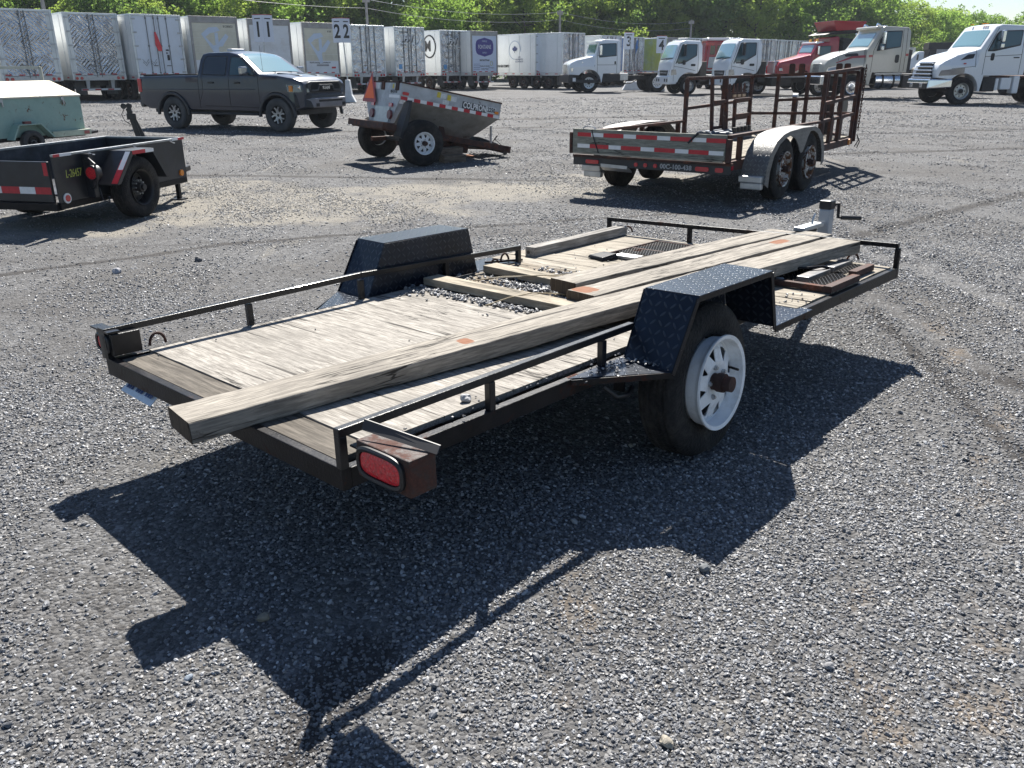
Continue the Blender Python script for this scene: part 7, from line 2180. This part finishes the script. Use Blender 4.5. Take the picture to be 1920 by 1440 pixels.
def d_leaf(o, z0, z1):
    stext(o, 'AIR ICEBERG COMPANY'[:0] + 'A1 ICE COMPO', .26, 12.4, 1.62, bold=.01) if False else None
    # logo on the left flank: maple leaf in an oval, drawn large
    yc, zc = 2.5, 2.95
    leaf = [(0, .55), (.10, .35), (.22, .42), (.20, .18), (.42, .30), (.40, .15), (.55, .10), (.32, -.12), (.36, -.22), (.06, -.20), (.04, -.45), (-.04, -.45), (-.06, -.20), (-.36, -.22), (-.32, -.12), (-.55, .10), (-.40, .15), (-.42, .30), (-.20, .18), (-.22, .42), (-.10, .35)]
    NAVY = M('navy_print', (.03, .05, .16), .5)
    cols = [(yc - p[0] * .62, zc + p[1] * .55) for p in leaf]
    MB().prism([(c[0], c[1]) for c in cols], 0, -.010, -.003).build('leaf_emblem', NAVY, o, uv=False)
    pts = [(-.006, yc - .72 * math.cos(rad(a)), zc - .05 + .68 * math.sin(rad(a))) for a in range(-10, 280, 10)]
    MB().tube(pts, .022, 4).build('oval_outline', PALEBLUE, o, uv=False)
    for i, s in enumerate(('LES', 'ALIMENTS', 'COMPANY')):
        stext(o, s, .17, yc - .55, zc - .58 - i * .17, NAVY, sx=1.2)
    stext(o, '416 626 COMPO', .26, 3.95, 1.70, sx=.8, bold=.01)
    for i in range(2): dtext(o, '416 626-0000'[:7], .2, 1.3, z0 + 1.9 - i * .3, y=-.03, bold=.004)
def d_bolt(o, z0, z1):
    MB().prism([(1.6, z1 - .15), (1.85, z1 - .15), (1.70, z1 - .65), (1.82, z1 - .65), (1.45, z1 - 1.4), (1.55, z1 - .85), (1.42, z1 - .85)], 1, -.004, .015).build('blue_bolt', M('blue_bolt', (.06, .20, .50), .4), o, uv=False)

T = 'semi-trailer'
semi(-24, 14, 43, 1.0, 'quilted steel doored semi-trailer at the far left edge, behind the cream frame', 'steel', 0)
semi(114, 22, 43, 1.0, 'white-sided semi-trailer with shiny quilted steel doors, left of the pickup bed', 'steel', 0)
semi(241, 25, 44, .99, 'semi-trailer with pale blue painted doors and a red pennant, above the pickup bed', 'white', 0, decor=d_white)
semi(353, 29, 40, .98, 'semi-trailer with a roll-up door numbered 81200653, behind the pickup cab', 'cream', 0, decor=d_cream1, frame=FRAMEG)
semi(462, 34, 42, .97, 'semi-trailer with a plain white roll-up door behind sign 1', 'rollup', 0)
semi(565, 41, 47, .95, 'semi-trailer with a cream roll-up door and a pale blue figure mark, left of sign 2', 'cream', 0, decor=d_cream2)
semi(655, 46, 42, .94, 'semi-trailer with dark rods on mottled steel doors, right of sign 2', 'ifm', 1)
semi(738, 49.5, 45, .93, 'semi-trailer with steel doors lettered IFM, the left of the two', 'ifm', 3, decor=d_ifm)
semi(824, 56, 42, .90, 'semi-trailer with steel doors lettered IFM and a round logo on its side', 'ifm', 2, decor=d_ifm_ring)
semi(883, 57.5, 42, .88, 'semi-trailer whose white door carries the purple FONTAINE emblem', 'fontaine', 0, decor=d_font)
semi(1004, 62, 40, .83, 'white semi-trailer with a navy maple leaf logo on its long side', 'white', 0, decor=d_leaf)
semi(1056, 60.5, 45, .83, 'semi-trailer with dented mirror-like doors, left of the white bonneted truck', 'steel', 2)
semi(1128, 66, 42, .83, 'plain white semi-trailer mostly hidden behind the white bonneted truck', 'white', 0)
semi(1171, 69, 38, .82, 'semi-trailer with a blue lightning bolt on its steel doors, beside sign 3', 'ifm', 3, side=BLUEDEC, decor=d_bolt)
semi(1253, 70, 38, .82, 'semi-trailer with a yellow and green side behind sign 4', 'rollup', 0, side=YELSIDE)
semi(1291, 71, 38, .80, 'grey doored semi-trailer just right of the yellow one', 'ifm', 3)
semi(1331, 71.5, 38, .80, 'semi-trailer with steel doors behind the red service truck', 'ifm', 1)
semi(1385, 73, 38, .80, 'semi-trailer with steel doors hidden behind the beacon-topped cab-over', 'ifm', 3)
ORD = ['leftmost'] + ['%s from left' % w for w in 'second third fourth fifth sixth seventh eighth ninth tenth eleventh'.split()] + ['rightmost']
for i, (x, y) in enumerate(((1424, 73), (1441, 74), (1465, 75), (1489, 76), (1512, 78), (1535, 79.5), (1556, 81), (1576, 82), (1596, 83), (1660, 87), (1680, 88), (1700, 89))):
    semi(x, y, 36, .72, 'rippled steel doored semi-trailer, %s of the far ones right of the beacon cab-over' % ORD[i], 'ifm', (2, 1, 3)[i % 3], side=SIDEW)

# ---------------------------------------------------------------- numbered lane signs
SIGNW = M('white_sign_board', (.66, .70, .78), .45, 0, var=.03, vs=4)
BASEM = M('white_concrete_base', (.58, .60, .62), .8, 0, var=.1, bump=.3)
def sign(px, py, num, label, double, zt, bw, bh, base=True, yaw=0, lean=0.0, s=1.0):
    p = G(px, py)
    o = thing('lane_sign', label, 'sign', (p.x, p.y, 0), rad(yaw), 'numbered lane signs')
    if base == 'cone':
        MB().hexa([(-.30, -.22, 0), (.30, -.22, 0), (.30, .22, 0), (-.30, .22, 0), (-.10, -.08, 1.05), (.08, -.08, 1.05), (.08, .08, 1.05), (-.10, .08, 1.05)]).build('base', BASEM, o, bevel=.04)
    elif base == 'block':
        MB().hexa([(-.85, -.3, 0), (.85, -.3, 0), (.85, .3, 0), (-.85, .3, 0), (-.55, -.14, .55), (.6, -.14, .55), (.6, .14, .55), (-.55, .14, .55)]).build('base', BASEM, o, bevel=.03)
    MB().bar((0, 0, .3), (-lean, 0, zt - .2), .05, .05, (1, 0, 0)).build('post', GALV, o)
    def board(y_rot, xo, sx):
        e = bpy.data.objects.new('board', MB().box((0, -.012, -bh), (bw, .012, 0)).mesh('board', SIGNW)); COL.objects.link(e); e.parent = o
        e.location = (xo - lean, -.06, zt); e.rotation_euler = (0, 0, rad(y_rot))
        text('numeral', num, bh * .80, BLACKINK, e, (bw * .5, -.0125, -bh * .56), (rad(90), 0, 0), .001, bold=.02, sx=.85)
        MB().box((bw * .18, -.0145, -bh * .17), (bw * .82, -.0122, -bh * .12)).build('small_lettering', BLACKINK, e)
        MB().box((0, -.014, -.012), (bw, .014, .01)).build('board_edge', REDTAPE, e)
    if double:
        board(28, -bw * math.cos(rad(28)), 1)
        board(-32, 0, 1)
        # left panel folds away from the centre edge
    else:
        board(8, -bw / 2, 1)
    return o
def sign_double(px, py, num, label, zt, bw, bh, lean, yaw):
    p = G(px, py)
    o = thing('lane_sign', label, 'sign', (p.x, p.y, 0), rad(yaw), 'numbered lane signs')
    MB().prism([(-.34, 0), (.34, 0), (.16, .35), (.09, 1.0), (-.09, 1.0), (-.14, .35)], 1, -.2, .2).build('base', BASEM, o, bevel=.03)
    MB().bar((0, 0, .9), (-lean, 0, zt - .2), .05, .05, (1, 0, 0)).build('post', GALV, o)
    for ang, side in ((-20, -1), (48, 1)):
        e = put('board', MB().box((0 if side > 0 else -bw, -.012, -bh), (bw if side > 0 else 0, .012, 0)).mesh('board', SIGNW), o, (-lean, -.07, zt), (0, 0, rad(ang)))
        text('numeral', num, bh * .78, BLACKINK, e, (side * bw * .5, -.0125, -bh * .56), (rad(90), 0, 0), .001, bold=.022, sx=.85)
        MB().box((side * bw * .5 - bw * .3, -.0145, -bh * .15), (side * bw * .5 + bw * .3, -.0122, -bh * .11)).build('small_lettering', BLACKINK, e)
        MB().box((0 if side > 0 else -bw, -.0135, .001), (bw if side > 0 else 0, .0135, .022)).build('board_edge', REDTAPE, e)
    return o
sign_double(502, 196, '1', 'two-sided white sign board numbered 1 on a post behind the pickup', 3.68, .50, 1.08, -.16, 0)
sign_double(655, 192, '2', 'two-sided white sign board numbered 2 on a post with a white flared base', 3.62, .47, 1.02, .10, 0)
sign(1190, 169, '3', 'white sign board numbered 3 behind the white bonneted truck', False, 3.55, .66, 1.02, 'block', 0, .52)
sign(1237, 171, '4', 'white sign board numbered 4 between the bonneted truck and a cab-over', False, 3.25, .64, 1.0, 'cone', 0, .05)
# ---------------------------------------------------------------- trees behind the row
def leaf_material(name, dark, light):
    k = NT(name)
    oi = k.n('ShaderNodeObjectInfo')
    g = k.n('ShaderNodeNewGeometry')
    n = k.noise(g.outputs['Position'], .45, 4, .6)
    rp = g.outputs['Random Per Island']
    c = k.ramp(rp, [(0, dark), (1, light)])
    c = k.mix(k.math('MULTIPLY', k.step(n, .35, .65), .5), c, tuple(min(1, x * 1.5) for x in light))
    c = k.mix(k.math('MULTIPLY', oi.outputs['Random'], .35), c, tuple(x * .6 for x in dark))
    k.set(col=c, rough=.75, spec=.12)
    tr = k.n('ShaderNodeBsdfTranslucent')
    tc = k.mix(.5, c, (light[0] * 1.6, light[1] * 1.7, light[2] * .9), 'RGBA')
    k.l(tc, tr.inputs[0])
    mx = k.n('ShaderNodeMixShader'); mx.inputs[0].default_value = .60
    k.l(k.b.outputs[0], mx.inputs[1]); k.l(tr.outputs[0], mx.inputs[2])
    k.l(mx.outputs[0], k.out.inputs[0])
    return k.m
LEAF = [leaf_material('leaves_fresh', (.08, .135, .045), (.20, .30, .075)), leaf_material('leaves_deep', (.06, .11, .045), (.15, .23, .07)), leaf_material('leaves_yellow', (.11, .16, .045), (.26, .34, .09))]
BARK = M('grey_brown_bark', (.05, .045, .038), .9, 0, var=.4, vs=6, bump=.6, bs=20)

def tree_meshes(seed, H, R, nleaf, leaf=.30, low=.28, lean=.03):
    rg = np.random.default_rng(seed)
    tb = MB()
    pts, rr = [], []
    x = y = 0.0
    for i in range(9):
        z = H * .86 * i / 8
        pts.append((x, y, z)); rr.append(max(.025, .23 * (H / 12) * (1 - i / 8.6)))
        x += rg.normal(0, lean * H * .35); y += rg.normal(0, lean * H * .35)
    tb.tube(pts, rr, 7)
    clumps = []
    nl = 15
    for i in range(nl):
        t = low + (1 - low) * (i + .5) / nl
        zz = H * .86 * t
        a = i * 2.4 + rg.normal(0, .4)
        b = np.array([np.interp(zz, [p[2] for p in pts], [p[0] for p in pts]), np.interp(zz, [p[2] for p in pts], [p[1] for p in pts]), zz])
        prof = math.sin(math.pi * min(1, (t - low) / (1 - low) * .80 + .18))
        l = R * (.45 + .75 * prof) * rg.uniform(.75, 1.15)
        e = b + np.array([math.cos(a) * l, math.sin(a) * l, l * rg.uniform(.15, .75)])
        m = (b + e) / 2 + np.array([0, 0, -l * .06])
        r0 = .085 * (H / 12) * (1.1 - t * .6)
        tb.tube([tuple(b), tuple(m), tuple(e)], [r0, r0 * .65, r0 * .25], 5)
        for f in (.45, .75, 1.0):
            c = b + (e - b) * f + rg.normal(0, .25, 3)
            clumps.append((c, rg.uniform(.55, 1.0) * R * .33 * (.8 + .4 * prof)))
            for q in range(2):
                c2 = c + rg.normal(0, R * .22, 3)
                clumps.append((c2, rg.uniform(.35, .8) * R * .28))
    top = np.array(pts[-1])
    for q in range(6): clumps.append((top + rg.normal(0, R * .20, 3) + np.array([0, 0, H * .03]), rg.uniform(.4, .8) * R * .30))
    wts = np.array([c[1] ** 2 for c in clumps]); wts /= wts.sum()
    cnt = rg.multinomial(nleaf, wts)
    C = []
    for (c, r), n in zip(clumps, cnt):
        d = rg.normal(0, 1, (n, 3)); d /= np.linalg.norm(d, axis=1)[:, None]
        rad_ = r * rg.uniform(.25, 1.0, n) ** .5
        C.append(c + d * rad_[:, None] * np.array([1.15, 1.15, .8]))
    C = np.concatenate(C)
    n = len(C)
    s = leaf * rg.uniform(.55, 1.25, n)
    a = rg.normal(0, 1, (n, 3)); a[:, 2] *= .7; a /= np.linalg.norm(a, axis=1)[:, None]
    b = np.cross(a, rg.normal(0, 1, (n, 3))); b /= np.linalg.norm(b, axis=1)[:, None]
    # a leaf spray: pointed quad bent along its middle
    v = np.stack([C - a * s[:, None] * .5, C + b * s[:, None] * .30, C + a * s[:, None] * .55, C - b * s[:, None] * .30], 1).reshape(-1, 3)
    me = bpy.data.meshes.new('crown')
    me.vertices.add(4 * n); me.vertices.foreach_set('co', v.astype(np.float32).ravel())
    me.loops.add(4 * n); me.loops.foreach_set('vertex_index', np.arange(4 * n, dtype=np.int32))
    me.polygons.add(n); me.polygons.foreach_set('loop_start', np.arange(0, 4 * n, 4, dtype=np.int32))
    me.update(calc_edges=True)
    me.materials.append(LEAF[0])
    trunk = tb.mesh('trunk', BARK, smooth=50, uv=False)
    return trunk, me

KINDS = [tree_meshes(11, 11.5, 3.1, 5200, .34, .34), tree_meshes(12, 10.0, 3.4, 6500, .34, .26), tree_meshes(13, 12.5, 2.7, 4700, .32, .38), tree_meshes(14, 9.0, 3.6, 6500, .34, .18), tree_meshes(15, 11.0, 2.2, 4200, .33, .42, .05)]
def crown_variant(me, li):
    m = me.copy(); m.materials.clear(); m.materials.append(LEAF[li]); return m
CR = [[crown_variant(c, li) for li in range(3)] for t, c in KINDS]

def tree(x, y, kind, li, s, label, rz, name='tree', group='trees beyond the trailer row'):
    o = thing(name, label, 'tree', (x, y, -.05), rz, group, s)
    put('trunk', KINDS[kind][0], o); put('crown', CR[kind][li], o)
    return o
rt = random.Random(5)
LBL = {0: 'fresh green tree', 1: 'deep green tree', 2: 'yellow-green tree'}
MARKS = ((-150, 'left of the frame edge'), (30, 'above the leftmost trailer'), (175, 'above the quilted steel doors'), (290, 'above the red pennant'), (400, 'above the pickup cab'), (500, 'above the pickup windscreen'), (600, 'above the cream roll-up door'), (690, 'above the mottled steel doors'),
         (770, 'above the left IFM trailer'), (850, 'above the right IFM trailer'), (907, 'above the FONTAINE door'), (965, 'above the maple leaf'), (1075, 'above the mirror-like doors'), (1175, 'above the bonneted chassis-cab'), (1240, 'above the yellow-sided trailer'), (1310, 'above the left cab-over'),
         (1390, 'above the beacon cab-over'), (1475, 'above the red dump truck'), (1545, 'above the raised red box'), (1640, 'above the beige truck'), (1740, 'above the black dump box'))
def wood_line(px):
    """distance of the first row of trees seen at photo column px; the wood recedes to the right"""
    return float(np.interp(px, [-300, 0, 500, 1000, 1400, 1700, 1850], [66, 70, 84, 100, 116, 132, 140]))
specs = []
px = -200
while px < 1752:
    for row in range(3):
        d = wood_line(px) + row * 7.5 + rt.uniform(-2, 2)
        q = px + rt.uniform(-26, 26) + row * 23
        if q > 1742: continue
        kind = rt.choice((0, 1, 2, 3, 1, 0)) if row else rt.choice((3, 1, 4, 3, 4, 0))
        li = rt.choice((0, 2, 0, 2, 1)) if row == 0 else rt.choice((0, 1, 2, 0, 2))
        cut = float(np.interp(q, [1300, 1600, 1700, 1750], [1.0, .80, .70, .62]))
        s = rt.uniform(.95, 1.20) * (d / 90) * (.82 if row == 0 else 1.10) * cut
        s = min(s, float(np.interp(q, [1300, 1560, 1650, 1742], [30, 14.2, 10.9, 8.8])) / (1.05 * (11.5, 10, 12.5, 9, 11)[kind]))
        mark = min(MARKS, key=lambda m: abs(m[0] - q))[1]
        specs.append(['%s in the %s row of the wood %s' % (LBL[li], ('front', 'middle', 'back')[row], mark), q, (q - 960) / F_PX * d * 1.02, d, kind, li, s, rt.uniform(0, 6.28)])
    px += 62
cnt = {}
for sp_ in sorted(specs, key=lambda a: a[1]):
    cnt.setdefault(sp_[0], []).append(sp_)
for lab, lst in cnt.items():
    for n_, sp_ in enumerate(lst):
        l = lab if len(lst) == 1 else lab.replace(' tree in', ' tree, %s, in' % ('leftmost', 'second from left', 'third from left', 'fourth from left', 'fifth from left', 'sixth from left', 'seventh from left')[min(6, n_)], 1).replace(' of the wood', '')
        tree(sp_[2], sp_[3], sp_[4], sp_[5], sp_[6], l, sp_[7])
for px_, d, kind, li, s, lab in ((1700, 128, 1, 0, .86, 'broad fresh green tree above the small white cab near the right end of the wood'), (1748, 132, 3, 1, .90, 'deep green bushy tree behind the black dump box'), (1782, 136, 1, 0, .84, 'rounded green tree closing the right end of the wood'), (1815, 142, 4, 1, .84, 'small narrow tree just beyond the right end of the wood'), (1800, 139, 3, 0, .78, 'low bushy tree behind the white truck windscreen'),
                           (1845, 190, 3, 1, 1.0, 'tiny bushy tree on the skyline right of the wood'), (1870, 190, 4, 1, 1.02, 'thin distant tree standing against the sky at the right'), (1912, 140, 2, 1, .80, 'distant dark tree at the right edge, behind the white truck cab'), (1945, 150, 0, 1, .95, 'distant tree just past the right edge behind the white truck')):
    X = (px_ - 960) / F_PX * d * 1.02
    tree(X, d, kind, li, s, lab, rt.uniform(0, 6))
# undergrowth that fills the foot of the wood
def thicket(seed, n):
    rg = np.random.default_rng(seed)
    q = rg.uniform(-320, 1765, n)
    d = np.interp(q, [-300, 0, 500, 1000, 1400, 1700, 1850], [66, 70, 84, 100, 116, 132, 140]) + rg.choice([-1.5, 4, 10, 22], n) + rg.normal(0, 1.2, n)
    X = (q - 960) / F_PX * d * 1.02
    h = np.where(rg.random(n) < .5, 2.0, 4.5) + np.where(d > 0, 2.4 * (d / 90), 0)
    lump = .5 + .5 * np.sin(X * .9) * np.sin(X * .37 + 1.7)
    Z = rg.random(n) ** .8 * h * (.7 + .45 * lump)
    C = np.stack([X, d, Z], 1)
    s = .42 * rg.uniform(.6, 1.3, n)
    a = rg.normal(0, 1, (n, 3)); a /= np.linalg.norm(a, axis=1)[:, None]
    b = np.cross(a, rg.normal(0, 1, (n, 3))); b /= np.linalg.norm(b, axis=1)[:, None]
    v = np.stack([C - a * s[:, None] * .5, C + b * s[:, None] * .32, C + a * s[:, None] * .5, C - b * s[:, None] * .32], 1).reshape(-1, 3)
    me = bpy.data.meshes.new('undergrowth')
    me.vertices.add(4 * n); me.vertices.foreach_set('co', v.astype(np.float32).ravel())
    me.loops.add(4 * n); me.loops.foreach_set('vertex_index', np.arange(4 * n, dtype=np.int32))
    me.polygons.add(n); me.polygons.foreach_set('loop_start', np.arange(0, 4 * n, 4, dtype=np.int32))
    me.update(calc_edges=True); me.materials.append(LEAF[1])
    o = put('undergrowth', me); o['kind'] = 'stuff'; o['label'] = 'dense leafy undergrowth at the foot of the wood'
    return o
thicket(3, 30000)

# ---------------------------------------------------------------- poles and wires in front of the wood
POLE = M('grey_utility_pole', (.28, .27, .26), .8, 0, var=.2)
def pole(px, ytop, d, label):
    z = 1.6 + (122 - ytop) / F_PX * d * 1.02
    X = (px - 960) / F_PX * d * 1.02
    o = thing('utility_pole', label, 'pole', (X, d, 0), 0, 'utility poles along the wood')
    MB().cyl((0, 0, 0), (0, 0, z), .15, 10, .11).build('shaft', POLE, o)
    MB().box((-.3, -.12, z - .45), (.3, .12, z - .1)).build('crossarm', POLE, o)
    return X, d, z
pa = [pole(178, -60, 62, 'slanting grey utility pole above the second trailer from the left'), pole(719, 14, 78, 'grey utility pole in the middle, with a lamp head at its top'), pole(1044, 36, 92, 'grey utility pole rising behind the maple leaf trailer'), pole(1266, 52, 104, 'grey utility pole above the yellow-sided trailer')]
for wz, wi in ((.2, 'upper'), (.9, 'lower')):
    o = thing('overhead_wire', '%s overhead wire strung between the utility poles before the wood' % wi, 'wire')
    for a, b in zip(pa[:-1], pa[1:]):
        pts = []
        for k_ in range(9):
            t = k_ / 8
            pts.append((a[0] + (b[0] - a[0]) * t, a[1] + (b[1] - a[1]) * t, a[2] - wz + (b[2] - a[2]) * t - 1.2 * 4 * t * (1 - t) * .5))
        MB().tube(pts, .011, 4).build('wire_span', GALV, o, uv=False)

# ---------------------------------------------------------------- thin summer haze
hz = MB().box((-170, -30, -1.2), (260, 330, 24)).mesh('haze', [], uv=False)
k = NT('haze_air')
k.t.nodes.remove(k.b)
pv = k.n('ShaderNodeVolumePrincipled')
pv.inputs['Color'].default_value = (.80, .88, 1.0, 1)
pv.inputs['Density'].default_value = .0003
pv.inputs['Anisotropy'].default_value = .1
k.l(pv.outputs[0], k.out.inputs['Volume'])
hz.materials.clear(); hz.materials.append(k.m)
ho = put('haze', hz); ho['kind'] = 'stuff'; ho['label'] = 'pale blue summer haze softening the far trees'
scene.cycles.volume_bounces = 0
